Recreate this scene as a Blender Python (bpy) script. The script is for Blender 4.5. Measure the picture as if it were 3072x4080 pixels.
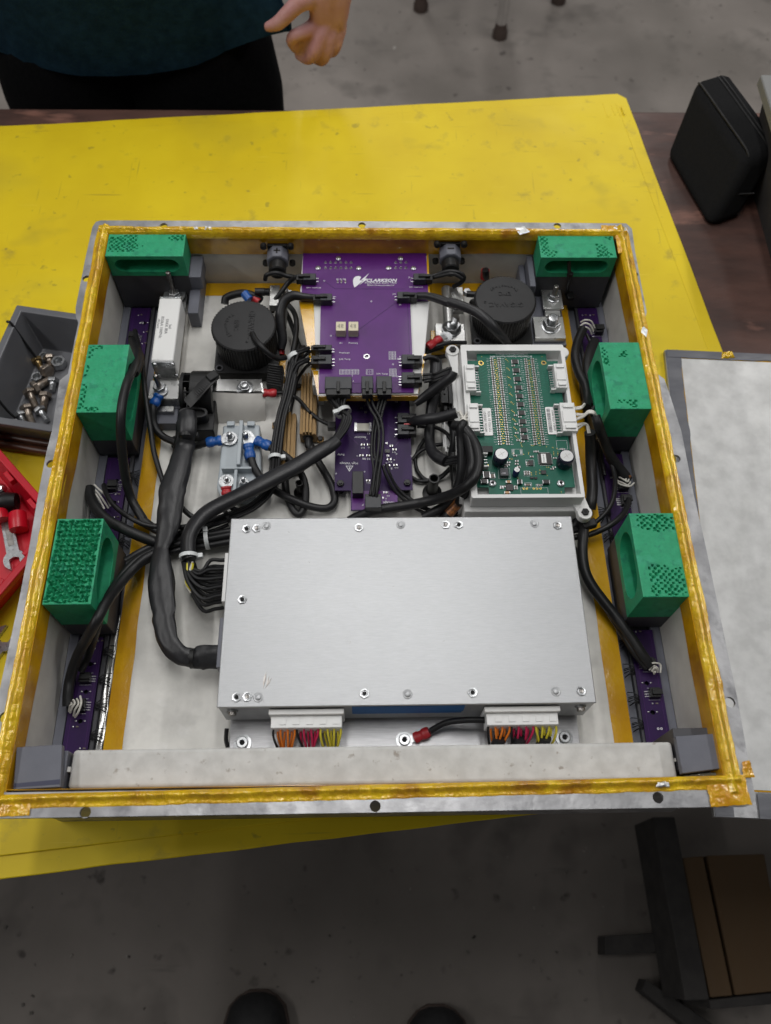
import bpy, bmesh, math, random
from mathutils import Vector, Matrix, Euler, noise
R = math.radians
PI = math.pi
rnd = random.Random(7)
for o in list(bpy.data.objects):
    bpy.data.objects.remove(o, do_unlink=True)
scene = bpy.context.scene
COL = scene.collection

# ------------------------------------------------------------------ camera
CAM = Vector((0.0014, -0.2389, 0.7373))
EUL = Euler((0.4762, -0.0189, -0.0174), 'XYZ')
FPX = 3303.76                       # focal length in photograph pixels (3072 wide)
cd = bpy.data.cameras.new('camera')
cd.sensor_fit = 'HORIZONTAL'
cd.sensor_width = 36
cd.lens = 36 * FPX / 3072
cd.clip_start = 0.02
cd.clip_end = 60
cd.dof.use_dof = True
cd.dof.focus_distance = 0.86
cd.dof.aperture_fstop = 8.0
cam = bpy.data.objects.new('camera', cd)
cam.location = CAM
cam.rotation_euler = EUL
COL.objects.link(cam)
scene.camera = cam

# ------------------------------------------------------------------ world, lamps, exposure
w = bpy.data.worlds.new('World')
scene.world = w
w.use_nodes = True
w.node_tree.nodes['Background'].inputs[0].default_value = (0.95, 0.975, 1.0, 1)
w.node_tree.nodes['Background'].inputs[1].default_value = 0.078

def lamp(name, loc, sx, sy, power, col=(1, .988, .972), rot=(0, 0, 0)):
    l = bpy.data.lights.new(name, 'AREA')
    l.shape = 'RECTANGLE'; l.size = sx; l.size_y = sy; l.energy = power; l.color = col
    o = bpy.data.objects.new(name, l)
    o.location = loc; o.rotation_euler = rot
    COL.objects.link(o)
    return o
# rows of ceiling tubes above the bench
lamp('ceiling_tube_lamp', (-0.24, 1.15, 2.25), 0.14, 2.4, 17)
lamp('ceiling_tube_lamp', (0.26, 1.15, 2.25), 0.14, 2.4, 17)
lamp('ceiling_tube_lamp', (-2.2, 0.30, 2.25), 0.14, 2.4, 37)
lamp('ceiling_tube_lamp', (2.3, 1.3, 2.25), 0.14, 2.4, 34)
lamp('ceiling_tube_lamp', (-0.6, 4.6, 2.25), 0.20, 2.4, 30)
lamp('ceiling_tube_lamp', (1.4, 4.6, 2.25), 0.20, 2.4, 30)
scene.view_settings.view_transform = 'Standard'
scene.view_settings.look = 'None'
scene.view_settings.exposure = 0.0
scene.view_settings.gamma = 1.0
scene.render.engine = 'CYCLES'

# ------------------------------------------------------------------ measuring: a pixel of the photograph to a point at a height
RM = EUL.to_matrix()
def ray(px, py):
    return RM @ Vector(((px - 1536) / FPX, -(py - 2040) / FPX, -1))
def at(px, py, z):
    d = ray(px, py); t = (z - CAM.z) / d.z
    return CAM + d * t
def aty(px, py, y):
    d = ray(px, py); t = (y - CAM.y) / d.y
    return CAM + d * t
def crop(ox, oy, s):
    return lambda u, v, z=-.085: at(ox + u / s, oy + v / s, z)
P_ = crop(0, 0, 1.0)
A_ = crop(350, 850, 1.8511)
B_ = crop(1100, 950, 2.0825)
C_ = crop(1700, 850, 1.666)
D_ = crop(0, 1200, 2.2114)
E_ = crop(500, 1550, 1.8511)
F_ = crop(1200, 1500, 2.0825)
G_ = crop(1780, 1350, 2.603)
H_ = crop(2200, 1200, 1.9106)
I_ = crop(2200, 2000, 1.8429)
J_ = crop(0, 2000, 1.8433)
K_ = crop(800, 2000, 1.04125)
M_ = crop(2500, 250, 2.9126)
N_ = crop(0, 1750, 2.2115)
Q_ = crop(560, 1080, 3.16)
S_ = crop(1620, 1380, 2.988)
U_ = crop(2200, 1600, 3.332)

# ------------------------------------------------------------------ materials
MATS = {}
def M(name, col, rough=.5, metal=0., col2=None, nscale=30., ndetail=4., nlo=.35, nhi=.65, bump=0., bscale=None,
      stretch=(1, 1, 1), coat=0., alpha=1., trans=0., spec=.5, rvar=0., spots=None, sscale=60., slo=.62, shi=.72,
      emit=None, sheen=0., aniso=0., bdist=.001, layers=()):
    if name in MATS: return MATS[name]
    m = bpy.data.materials.new(name); m.use_nodes = True
    nt = m.node_tree; b = nt.nodes['Principled BSDF']; L = nt.links
    def setv(k, v):
        if k in b.inputs: b.inputs[k].default_value = v
    setv('Base Color', (*col, 1)); setv('Roughness', rough); setv('Metallic', metal)
    setv('Coat Weight', coat); setv('Coat Roughness', .08); setv('Alpha', alpha); setv('Transmission Weight', trans)
    setv('Specular IOR Level', spec); setv('Sheen Weight', sheen); setv('Anisotropic', aniso)
    tc = nt.nodes.new('ShaderNodeTexCoord'); mp = nt.nodes.new('ShaderNodeMapping')
    mp.inputs['Scale'].default_value = stretch
    L.new(tc.outputs['Object'], mp.inputs['Vector'])
    def noi(sc, det=4., ro=.55):
        n = nt.nodes.new('ShaderNodeTexNoise'); n.inputs['Scale'].default_value = sc
        n.inputs['Detail'].default_value = det; n.inputs['Roughness'].default_value = ro
        L.new(mp.outputs[0], n.inputs['Vector']); return n
    def ramp(src, lo, hi, c1, c2):
        r = nt.nodes.new('ShaderNodeValToRGB')
        r.color_ramp.elements[0].position = lo; r.color_ramp.elements[1].position = hi
        r.color_ramp.elements[0].color = (*c1, 1); r.color_ramp.elements[1].color = (*c2, 1)
        L.new(src, r.inputs[0]); return r
    cur = None
    if col2 is not None:
        n = noi(nscale, ndetail); r = ramp(n.outputs['Fac'], nlo, nhi, col, col2)
        cur = r.outputs[0]
    if spots is not None:
        n2 = noi(sscale, 5, .6); r2 = ramp(n2.outputs['Fac'], slo, shi, (0, 0, 0), (1, 1, 1))
        mx = nt.nodes.new('ShaderNodeMix'); mx.data_type = 'RGBA'
        L.new(r2.outputs[0], mx.inputs['Factor'])
        if cur: L.new(cur, mx.inputs['A'])
        else: mx.inputs['A'].default_value = (*col, 1)
        mx.inputs['B'].default_value = (*spots, 1)
        cur = mx.outputs['Result']
    for lc, lsc, lst, lrot, llo, lhi, lfac in layers:      # scuffs, scratches, stains
        mp2 = nt.nodes.new('ShaderNodeMapping'); mp2.inputs['Scale'].default_value = lst; mp2.inputs['Rotation'].default_value = (0, 0, R(lrot))
        L.new(tc.outputs['Object'], mp2.inputs['Vector'])
        n5 = nt.nodes.new('ShaderNodeTexNoise'); n5.inputs['Scale'].default_value = lsc; n5.inputs['Detail'].default_value = 3
        L.new(mp2.outputs[0], n5.inputs['Vector'])
        r5 = ramp(n5.outputs['Fac'], llo, lhi, (0, 0, 0), (lfac, lfac, lfac))
        mx = nt.nodes.new('ShaderNodeMix'); mx.data_type = 'RGBA'
        L.new(r5.outputs[0], mx.inputs['Factor'])
        if cur: L.new(cur, mx.inputs['A'])
        else: mx.inputs['A'].default_value = (*col, 1)
        mx.inputs['B'].default_value = (*lc, 1); cur = mx.outputs['Result']
    if cur: L.new(cur, b.inputs['Base Color'])
    if rvar:
        n3 = noi(nscale * 1.7, 3); mr = nt.nodes.new('ShaderNodeMapRange')
        mr.inputs['To Min'].default_value = max(.02, rough - rvar); mr.inputs['To Max'].default_value = min(1, rough + rvar)
        L.new(n3.outputs['Fac'], mr.inputs['Value']); L.new(mr.outputs[0], b.inputs['Roughness'])
    if bump:
        n4 = noi(bscale or nscale * 3, 5); bp = nt.nodes.new('ShaderNodeBump')
        bp.inputs['Strength'].default_value = bump; bp.inputs['Distance'].default_value = bdist
        L.new(n4.outputs['Fac'], bp.inputs['Height']); L.new(bp.outputs[0], b.inputs['Normal'])
    if emit:
        setv('Emission Color', (*emit, 1)); setv('Emission Strength', 1)
    MATS[name] = m
    return m
m_mat = M('yellow_vinyl', (.72, .545, .013), .45, spec=.3, col2=(.64, .465, .010), nscale=6, bump=.25, bscale=45, spots=(.38, .29, .035), sscale=26, slo=.60, shi=.82, rvar=.1, layers=[((.30, .24, .03), 60, (1, 1, 1), 0, .68, .74, .6), ((.22, .17, .03), 9, (1, 18, 1), 25, .68, .74, .40), ((.22, .17, .03), 8, (20, 1, 1), -35, .69, .75, .38), ((.85, .70, .10), 12, (1, 30, 1), 65, .70, .74, .4), ((.20, .16, .05), 38, (1, 1, 1), 0, .73, .78, .8), ((.42, .33, .03), 3.2, (1, 1.6, 1), 10, .56, .74, .5), ((.34, .27, .03), 9, (1, 1.3, 1), 0, .62, .76, .5)])
m_conc = M('concrete', (.235, .208, .187), .75, col2=(.165, .146, .130), nscale=2.6, ndetail=9, bump=.25, bscale=60, spots=(.10, .09, .08), sscale=5, slo=.60, shi=.78, layers=[((.06, .05, .045), 22, (1, 1, 1), 0, .66, .74, .85), ((.10, .088, .078), 7, (1, 1, 1), 0, .56, .70, .6), ((.42, .40, .37), 30, (1, 1, 1), 40, .74, .77, .7), ((.11, .10, .09), 4, (1, 10, 1), 30, .68, .74, .5), ((.13, .115, .10), 1.3, (1, 1, 1), 0, .52, .66, .5)])
m_table = M('dark_wood', (.095, .045, .034), .5, col2=(.05, .025, .020), nscale=9, stretch=(1, 3, 1), bump=.3, bscale=60, spots=(.20, .095, .070), sscale=7, slo=.58, shi=.68, rvar=.15)
m_alu = M('worn_aluminium', (.46, .46, .47), .40, .60, col2=(.27, .27, .28), nscale=28, ndetail=7, stretch=(1, 1, 1), bump=.5, bscale=90, spots=(.20, .20, .21), sscale=38, slo=.54, shi=.70, rvar=.16)
m_bms = M('brushed_aluminium', (.445, .453, .463), .42, .60, col2=(.385, .393, .403), nscale=40, rvar=.08, stretch=(3, 120, 1), bump=.24, bscale=34, aniso=.35, bdist=.0005, layers=[((.36, .36, .37), 5, (1, 1.4, 1), 0, .58, .75, .35), ((.33, .33, .34), 60, (1, 30, 1), 70, .72, .76, .5)])
m_plate = M('plate_aluminium', (.46, .46, .47), .38, .75, col2=(.38, .38, .39), nscale=20, stretch=(2, 30, 1), bump=.1, bscale=60)
m_bar = M('bus_bar_metal', (.60, .60, .59), .30, .85, col2=(.45, .45, .44), nscale=50, bump=.12, bscale=80, rvar=.1)
m_steel = M('zinc_steel', (.52, .53, .54), .30, .9, col2=(.38, .39, .40), nscale=200, rvar=.08)
m_dsteel = M('dark_steel', (.22, .21, .20), .35, .9, col2=(.35, .33, .31), nscale=200)
m_rusty = M('old_bolt_steel', (.42, .37, .32), .36, .85, col2=(.22, .17, .13), nscale=120, bump=.2, bscale=400)
m_paper = M('insulating_paper', (.66, .65, .615), .72, col2=(.57, .56, .53), nscale=38, ndetail=7, bump=.12, bscale=250, spots=(.45, .44, .42), sscale=14, slo=.54, shi=.78, layers=[((.38, .375, .36), 30, (1, 1, 1), 0, .58, .74, .5), ((.70, .69, .67), 45, (1, 1, 1), 0, .60, .70, .5)])
m_wallpaper = M('wall_lining_paper', (.62, .60, .56), .6, col2=(.50, .48, .45), nscale=22, ndetail=6, bump=.15, bscale=60)
m_beam = M('stained_paper', (.60, .595, .575), .7, col2=(.50, .495, .475), nscale=70, ndetail=8, bump=.15, bscale=220, spots=(.33, .30, .265), sscale=120, slo=.63, shi=.72, layers=[((.42, .41, .39), 22, (1, 1, 1), 0, .54, .70, .6)])
m_brown = M('glue_stained_edge', (.33, .17, .06), .5, col2=(.45, .28, .13), nscale=40)
m_tape = M('amber_tape', (.70, .37, .004), .2, .0, col2=(.40, .18, .003), nscale=25, bump=.15, bscale=30, coat=.6, bdist=.003)
m_tapef = M('amber_tape_on_paper', (.62, .35, .006), .22, .0, col2=(.50, .25, .004), nscale=20, bump=.7, bscale=30, coat=.5, spots=(.30, .14, .01), sscale=35, slo=.64, shi=.75, bdist=.002)
m_bead = M('amber_tape_over_sealant', (.80, .52, .006), .16, .12, col2=(.58, .31, .003), nscale=40, ndetail=5, bump=.9, bscale=260, coat=1., rvar=.08, bdist=.0016, spots=(.42, .17, .002), sscale=20, slo=.60, shi=.74)
m_ctape = M('amber_corner_tape', (.70, .40, .004), .2, .05, col2=(.52, .23, .003), nscale=60, bump=.7, bscale=160, coat=.8, bdist=.0015, spots=(.70, .42, .005), sscale=45, slo=.56, shi=.68)
m_foil = M('crumpled_foil', (.72, .72, .72), .28, .9, bump=1., bscale=250, bdist=.002)
m_green = M('green_print', (.024, .330, .158), .50, spec=.3, col2=(.019, .280, .134), nscale=120, bump=.2, bscale=420, layers=[((.045, .34, .215), 70, (1, 1, 1), 0, .56, .70, .6), ((.012, .19, .11), 110, (1, 1, 1), 0, .58, .68, .6)])
m_gray = M('gray_print', (.125, .130, .158), .5, col2=(.105, .11, .135), nscale=30, bump=.15, bscale=200, rvar=.08)
m_dgray = M('dark_gray_print', (.050, .050, .058), .5, col2=(.042, .042, .048), nscale=40, bump=.1, bscale=200)
m_black = M('black_plastic', (.008, .008, .0085), .42, col2=(.012, .012, .0125), nscale=60, spec=.35)
m_blackm = M('matte_black_plastic', (.012, .012, .013), .5, spec=.35, col2=(.017, .017, .018), nscale=50, bump=.05, bscale=500)
m_conn = M('connector_black', (.026, .029, .034), .45, spec=.4, col2=(.036, .037, .041), nscale=90)
m_cable = M('black_cable_jacket', (.009, .009, .010), .42, col2=(.014, .014, .015), nscale=40, spec=.32)
m_sleeve = M('black_shrink_sleeve', (.013, .013, .015), .40, col2=(.020, .020, .022), nscale=30, spec=.4, bump=.35, bscale=60, bdist=.002)
m_print = M('cable_print', (.35, .35, .35), .5)
m_purple = M('purple_board', (.090, .010, .155), .40, col2=(.075, .008, .13), nscale=30, coat=.06, spec=.32, bump=.05, bscale=700)
m_dpurple = M('dark_purple_board', (.030, .008, .068), .45, col2=(.024, .007, .056), nscale=40, coat=.0, spec=.22)
m_pcb = M('green_board', (.001, .105, .066), .42, col2=(.001, .085, .053), nscale=60, coat=.05, spec=.35)
m_pcbtrace = M('green_board_trace', (.006, .17, .11), .35)
m_white = M('white_plastic', (.74, .74, .73), .42, col2=(.70, .70, .69), nscale=60)
m_wprint = M('white_print', (.70, .70, .69), .5, col2=(.66, .66, .65), nscale=30, bump=.12, bscale=300, stretch=(1, 1, 4))
m_silk = M('silkscreen_white', (.75, .75, .78), .5)
m_silkdim = M('silkscreen_dim', (.50, .50, .54), .5)
m_gold = M('gold_pad', (.80, .58, .18), .25, .9)
m_goldres = M('gold_anodised', (.21, .12, .032), .42, .30, col2=(.20, .115, .032), nscale=40, stretch=(1, 6, 1), rvar=.1)
m_solder = M('solder', (.50, .50, .51), .30, .9)
m_chip = M('chip_black', (.018, .016, .016), .38)
m_res = M('resistor_body', (.15, .125, .10), .45)
m_capc = M('ceramic_capacitor', (.42, .25, .12), .45)
m_relay = M('cream_relay', (.62, .56, .40), .45)
m_blue = M('blue_vinyl', (.008, .085, .33), .35, col2=(.006, .06, .26), nscale=120)
m_red = M('red_vinyl', (.42, .018, .025), .38, col2=(.33, .012, .018), nscale=120)
m_bluetape = M('blue_masking_tape', (.012, .12, .36), .55, bump=.1, bscale=200)
m_orangew = M('orange_wire', (.75, .20, .015), .4)
m_magw = M('magenta_wire', (.55, .014, .085), .4)
m_yelw = M('yellow_wire', (.70, .60, .045), .4)
m_whitew = M('white_wire', (.62, .60, .55), .45)
m_tiew = M('white_nylon', (.62, .64, .64), .4)
m_trans = M('milky_plastic', (.50, .55, .58), .35, col2=(.42, .47, .51), nscale=15, trans=.25)
m_copper = M('copper_scuff', (.45, .17, .05), .4, .5, col2=(.10, .05, .03), nscale=200)
m_fuse = M('white_ceramic', (.72, .72, .71), .35)
m_ink = M('print_ink', (.10, .10, .11), .5)
m_sticker = M('white_sticker', (.78, .78, .77), .45)
m_binw = M('gray_bin_plastic', (.135, .138, .150), .42, col2=(.11, .112, .122), nscale=14, bump=.06, bscale=200, spots=(.16, .155, .15), sscale=40, slo=.68, shi=.74)
m_redbox = M('red_plastic', (.56, .006, .022), .36, col2=(.46, .004, .016), nscale=14)
m_bag = M('black_fabric', (.0075, .0076, .008), .9, col2=(.010, .010, .0105), nscale=250, bump=.4, bscale=900, spec=.15)
m_bagd = M('black_piping', (.008, .008, .008), .7)
m_lidp = M('lid_paper', (.70, .70, .69), .62, col2=(.54, .54, .53), nscale=40, ndetail=8, bump=.12, bscale=90, layers=[((.50, .50, .49), 16, (1, 1, 1), 0, .50, .72, .4), ((.72, .72, .70), 34, (1, 1, 1), 0, .58, .70, .4)])
m_gtape = M('gray_tape', (.105, .108, .125), .35, col2=(.15, .152, .168), nscale=18, stretch=(1, 3, 1), bump=.3, bscale=40, bdist=.002, rvar=.1)
m_shirt = M('dark_teal_cotton', (.0065, .021, .036), .95, spec=.1, col2=(.010, .031, .052), nscale=60, bump=.8, bscale=10, bdist=.01)
m_pants = M('black_trousers', (.0035, .0035, .0042), .95, spec=.08, col2=(.0055, .0055, .006), nscale=150, bump=.3, bscale=20, bdist=.01)
m_skin = M('skin', (.52, .285, .275), .5, col2=(.45, .215, .205), nscale=22, bump=.25, bscale=220, spots=(.42, .20, .165), sscale=30, slo=.55, shi=.72)
m_shoe = M('black_shoe', (.010, .010, .011), .6, col2=(.016, .016, .017), nscale=80, bump=.2, bscale=300)
m_chrome = M('chrome', (.75, .75, .75), .12, 1.)
m_rubber = M('brown_rubber', (.06, .04, .032), .7)
m_ply = M('plywood', (.12, .078, .044), .75, spec=.2, col2=(.12, .075, .04), nscale=14, stretch=(6, 1, 1), ndetail=6)
m_dwood = M('dark_painted_wood', (.045, .042, .041), .8, spec=.2, col2=(.062, .058, .055), nscale=30)
m_hole = M('hole_black', (.004, .004, .004), .8)
m_cap = M('capacitor_sleeve', (.010, .012, .030), .25)
m_capb = M('blue_capacitor_sleeve', (.012, .014, .09), .25)
m_captop = M('capacitor_top', (.50, .50, .50), .42, .7)

# ------------------------------------------------------------------ mesh building
class MB:
    def __init__(s): s.v = []; s.f = []
    def add(s, vs, fs):
        k = len(s.v); s.v += [tuple(p) for p in vs]; s.f += [tuple(i + k for i in f) for f in fs]; return s
    def box(s, x0, x1, y0, y1, z0, z1):
        return s.add([(x0, y0, z0), (x1, y0, z0), (x1, y1, z0), (x0, y1, z0), (x0, y0, z1), (x1, y0, z1), (x1, y1, z1), (x0, y1, z1)],
                     [(0, 3, 2, 1), (4, 5, 6, 7), (0, 1, 5, 4), (1, 2, 6, 5), (2, 3, 7, 6), (3, 0, 4, 7)])
    def hexa(s, b, t):            # bottom quad and top quad, counter-clockwise seen from above
        return s.add(list(b) + list(t), [(0, 3, 2, 1), (4, 5, 6, 7), (0, 1, 5, 4), (1, 2, 6, 5), (2, 3, 7, 6), (3, 0, 4, 7)])
    def obox(s, c, sx, sy, sz, rot):   # box centred on c with a rotation matrix
        pts = [rot @ Vector((a * sx / 2, b * sy / 2, e * sz / 2)) + Vector(c) for e in (-1, 1) for a, b in ((-1, -1), (1, -1), (1, 1), (-1, 1))]
        return s.hexa(pts[:4], pts[4:])
    def prism(s, poly, z0, z1):
        n = len(poly)
        return s.add([(p[0], p[1], z0) for p in poly] + [(p[0], p[1], z1) for p in poly],
                     [tuple(range(n - 1, -1, -1)), tuple(range(n, 2 * n))] + [(i, (i + 1) % n, n + (i + 1) % n, n + i) for i in range(n)])
    def rings(s, rings, cap0=True, cap1=True, closed=True):
        n = len(rings[0]); vs = [p for r in rings for p in r]; fs = []
        for k in range(len(rings) - 1):
            for i in range(n if closed else n - 1):
                j = (i + 1) % n
                fs.append((k * n + i, k * n + j, (k + 1) * n + j, (k + 1) * n + i))
        if cap0: fs.append(tuple(range(n - 1, -1, -1)))
        if cap1: fs.append(tuple(range((len(rings) - 1) * n, len(rings) * n)))
        return s.add(vs, fs)
    def lathe(s, prof, c, axis=(0, 0, 1), n=24, cap0=True, cap1=True, ph=0.):
        q = Vector((0, 0, 1)).rotation_difference(Vector(axis).normalized()); c = Vector(c)
        return s.rings([[q @ Vector((r * math.cos(2 * PI * i / n + ph), r * math.sin(2 * PI * i / n + ph), h)) + c for i in range(n)] for r, h in prof], cap0, cap1)
    def cyl(s, c, r, h, axis=(0, 0, 1), n=20, ph=0.):
        return s.lathe([(r, 0), (r, h)], c, axis, n, ph=ph)
    def tube(s, pts, r, n=8, flat=1., twist=0., caps=True, res=4, smooth=True, crumple=0.):
        pts = [Vector(p) for p in pts]
        rs = r if isinstance(r, (list, tuple)) else [r] * len(pts)
        if smooth and len(pts) > 2: pts, rs = catmull(pts, rs, res)
        k = len(pts); T = []
        for i in range(k):
            t = pts[min(i + 1, k - 1)] - pts[max(i - 1, 0)]
            T.append(t.normalized() if t.length > 1e-9 else Vector((1, 0, 0)))
        up = Vector((0, 0, 1))
        if abs(T[0].dot(up)) > .95: up = Vector((0, 1, 0))
        nrm = (up - T[0] * up.dot(T[0])).normalized(); rg = []
        for i in range(k):
            if i:
                q = T[i - 1].rotation_difference(T[i]); nrm = q @ nrm
                nrm = (nrm - T[i] * nrm.dot(T[i])).normalized()
            bn = T[i].cross(nrm); a0 = twist * i / max(1, k - 1)
            n1 = nrm * math.cos(a0) + bn * math.sin(a0); b1 = -nrm * math.sin(a0) + bn * math.cos(a0)
            if crumple:
                cr_ = [1 + crumple * (noise.noise((i * .09, math.cos(2 * PI * j / n) * 1.3, math.sin(2 * PI * j / n) * 1.3)) + .5 * noise.noise((i * .2, math.cos(2 * PI * j / n) * 2.2, math.sin(2 * PI * j / n) * 2.2 + 7))) for j in range(n)]
            else: cr_ = [1] * n
            rg.append([pts[i] + n1 * (cr_[j] * rs[i] * flat * math.cos(2 * PI * j / n)) + b1 * (cr_[j] * rs[i] / max(.4, flat ** .5) * math.sin(2 * PI * j / n)) for j in range(n)])
        return s.rings(rg, caps, caps)
    def sphere(s, c, r, sc=(1, 1, 1), n=12, m=7):
        rg = []
        for i in range(1, m):
            a = PI * i / m - PI / 2
            rg.append([(c[0] + r * sc[0] * math.cos(a) * math.cos(2 * PI * j / n), c[1] + r * sc[1] * math.cos(a) * math.sin(2 * PI * j / n), c[2] + r * sc[2] * math.sin(a)) for j in range(n)])
        return s.rings(rg)

def catmull(P, rs, res):
    out = []; ro = []; n = len(P)
    for i in range(n - 1):
        p0 = P[i - 1] if i else P[0] * 2 - P[1]; p1 = P[i]; p2 = P[i + 1]; p3 = P[i + 2] if i + 2 < n else P[-1] * 2 - P[-2]
        for k in range(res):
            t = k / res
            out.append(.5 * ((2 * p1) + (p2 - p0) * t + (2 * p0 - 5 * p1 + 4 * p2 - p3) * t * t + (3 * p1 - p0 - 3 * p2 + p3) * t ** 3))
            ro.append(rs[i] * (1 - t) + rs[i + 1] * t)
    out.append(P[-1]); ro.append(rs[-1])
    return out, ro

ORG = {}
def put(mesh, name, mat, parent, origin, smooth, bevel, seg=2):
    o = bpy.data.objects.new(name, mesh)
    if mat: mesh.materials.append(mat)
    if smooth:
        mesh.polygons.foreach_set('use_smooth', [True] * len(mesh.polygons))
        mesh.set_sharp_from_angle(angle=R(smooth if smooth is not True else 40))
    COL.objects.link(o)
    if parent: o.parent = parent
    else: o.location = origin
    ORG[o] = origin
    if bevel:
        b = o.modifiers.new('edge', 'BEVEL'); b.width = bevel; b.segments = seg; b.limit_method = 'ANGLE'; b.angle_limit = R(35)
        mesh.polygons.foreach_set('use_smooth', [True] * len(mesh.polygons)); mesh.set_sharp_from_angle(angle=R(50))
        b.harden_normals = False
    return o
def build(mb, name, mat, parent=None, smooth=False, bevel=None, origin=None, seg=2):
    """link the collected shapes as one mesh object (world coordinates in, local coordinates stored)"""
    if parent: org = ORG[parent]
    elif origin is not None: org = Vector(origin)
    else:
        xs = [p[0] for p in mb.v]; ys = [p[1] for p in mb.v]; zs = [p[2] for p in mb.v]
        org = Vector(((min(xs) + max(xs)) / 2, (min(ys) + max(ys)) / 2, min(zs)))
    me = bpy.data.meshes.new(name)
    me.from_pydata([(p[0] - org.x, p[1] - org.y, p[2] - org.z) for p in mb.v], [], mb.f)
    me.validate()
    bm = bmesh.new(); bm.from_mesh(me); bmesh.ops.recalc_face_normals(bm, faces=bm.faces); bm.to_mesh(me); bm.free()
    return put(me, name, mat, parent, org, smooth, bevel, seg)
def thing(name, label, cat, loc, group=None):
    o = bpy.data.objects.new(name, None); o.empty_display_size = .01
    o.location = loc; COL.objects.link(o); ORG[o] = Vector(loc)
    return tag(o, label, cat, group)
def tag(o, label, cat, group=None, kind=None):
    if label: o['label'] = label
    if cat: o['category'] = cat
    if group: o['group'] = group
    if kind: o['kind'] = kind
    return o
def stuff(o): o['kind'] = 'stuff'; return o
def part(o, label): o['label'] = label; return o
def copy_part(src, parent, dx=Vector((0, 0, 0)), rot=None, name=None):
    c = src.copy(); COL.objects.link(c); c.parent = parent; c.location = dx
    if rot: c.rotation_euler = rot
    ORG[c] = ORG[parent]
    return c
def curve_mesh(splines, z0, z1, name):
    """outline with holes -> solid sheet"""
    cu = bpy.data.curves.new(name, 'CURVE'); cu.dimensions = '2D'; cu.fill_mode = 'BOTH'; cu.extrude = (z1 - z0) / 2
    for sp in splines:
        s = cu.splines.new('POLY'); s.points.add(len(sp) - 1); s.use_cyclic_u = True
        for p, q in zip(s.points, sp): p.co = (q[0], q[1], 0, 1)
    o = bpy.data.objects.new(name, cu); me = bpy.data.meshes.new_from_object(o)
    bpy.data.objects.remove(o); bpy.data.curves.remove(cu)
    me.transform(Matrix.Translation((0, 0, (z0 + z1) / 2)))
    return me
def sheet(splines, z0, z1, name, mat, parent, bevel=None):
    me = curve_mesh(splines, z0, z1, name); org = ORG[parent]
    me.transform(Matrix.Translation(-org)); me.name = name; me.materials.clear()
    return put(me, name, mat, parent, org, False, bevel)
def circ(x, y, r, n=20): return [(x + r * math.cos(2 * PI * i / n), y + r * math.sin(2 * PI * i / n)) for i in range(n)]
def rrect(x0, x1, y0, y1, r, n=5):
    out = []
    for cx, cy, a in ((x1 - r, y1 - r, 0), (x0 + r, y1 - r, 90), (x0 + r, y0 + r, 180), (x1 - r, y0 + r, 270)):
        for i in range(n + 1):
            t = R(a + 90 * i / n); out.append((cx + r * math.cos(t), cy + r * math.sin(t)))
    return out
def text(body, size, loc, rot, mat, parent, name='lettering', ext=.00012, align='CENTER', shear=0., xs=1., bold=0., M4=None):
    cu = bpy.data.curves.new(name, 'FONT'); cu.body = body; cu.size = size; cu.align_x = align; cu.align_y = 'CENTER'
    cu.extrude = ext; cu.shear = shear; cu.offset = bold; cu.resolution_u = 2
    o = bpy.data.objects.new(name, cu); me = bpy.data.meshes.new_from_object(o)
    bpy.data.objects.remove(o); bpy.data.curves.remove(cu)
    T = M4 if M4 is not None else Matrix.Translation(Vector(loc)) @ Matrix.Rotation(R(rot), 4, 'Z')
    me.transform(T @ Matrix.Diagonal((xs, 1, 1, 1)))
    org = ORG[parent]; me.transform(Matrix.Translation(-org)); me.name = name; me.materials.clear()
    return put(me, name, mat, parent, org, False, None)
def rect(f, u0, v0, u1, v1, z):
    um, vm = (u0 + u1) / 2, (v0 + v1) / 2
    return f(u0, vm, z).x, f(u1, vm, z).x, f(um, v1, z).y, f(um, v0, z).y
def pbox(mb, f, u0, v0, u1, v1, zt, zb):
    return mb.box(*rect(f, u0, v0, u1, v1, zt), zb, zt)
def hexnut(mb, c, r, h, hole=True, ph=0., ri=.55):
    if hole:
        n = 6; ro = [[(c[0] + r * math.cos(2 * PI * i / 24 * 1 + ph) * k, 0, 0) for i in range(0)] for k in (1,)]
        out = [(r * math.cos(PI * (i // 4) / 3 + ph) * (1 - (i % 4) / 4) + r * math.cos(PI * (i // 4 + 1) / 3 + ph) * ((i % 4) / 4),
                r * math.sin(PI * (i // 4) / 3 + ph) * (1 - (i % 4) / 4) + r * math.sin(PI * (i // 4 + 1) / 3 + ph) * ((i % 4) / 4)) for i in range(24)]
        inn = [(ri * r * math.cos(2 * PI * i / 24 + ph), ri * r * math.sin(2 * PI * i / 24 + ph)) for i in range(24)]
        def rr(p, z, k=1.): return [(c[0] + q[0] * k, c[1] + q[1] * k, c[2] + z) for q in p]
        mb.rings([rr(out, 0), rr(out, h * .85), rr(out, h, .94), rr(inn, h, 1.08), rr(inn, h * .9), rr(inn, h * .15)], False, True)
    else:
        mb.lathe([(r, 0), (r, h * .85), (r * .93, h)], c, n=6, ph=ph)
    return mb
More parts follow.
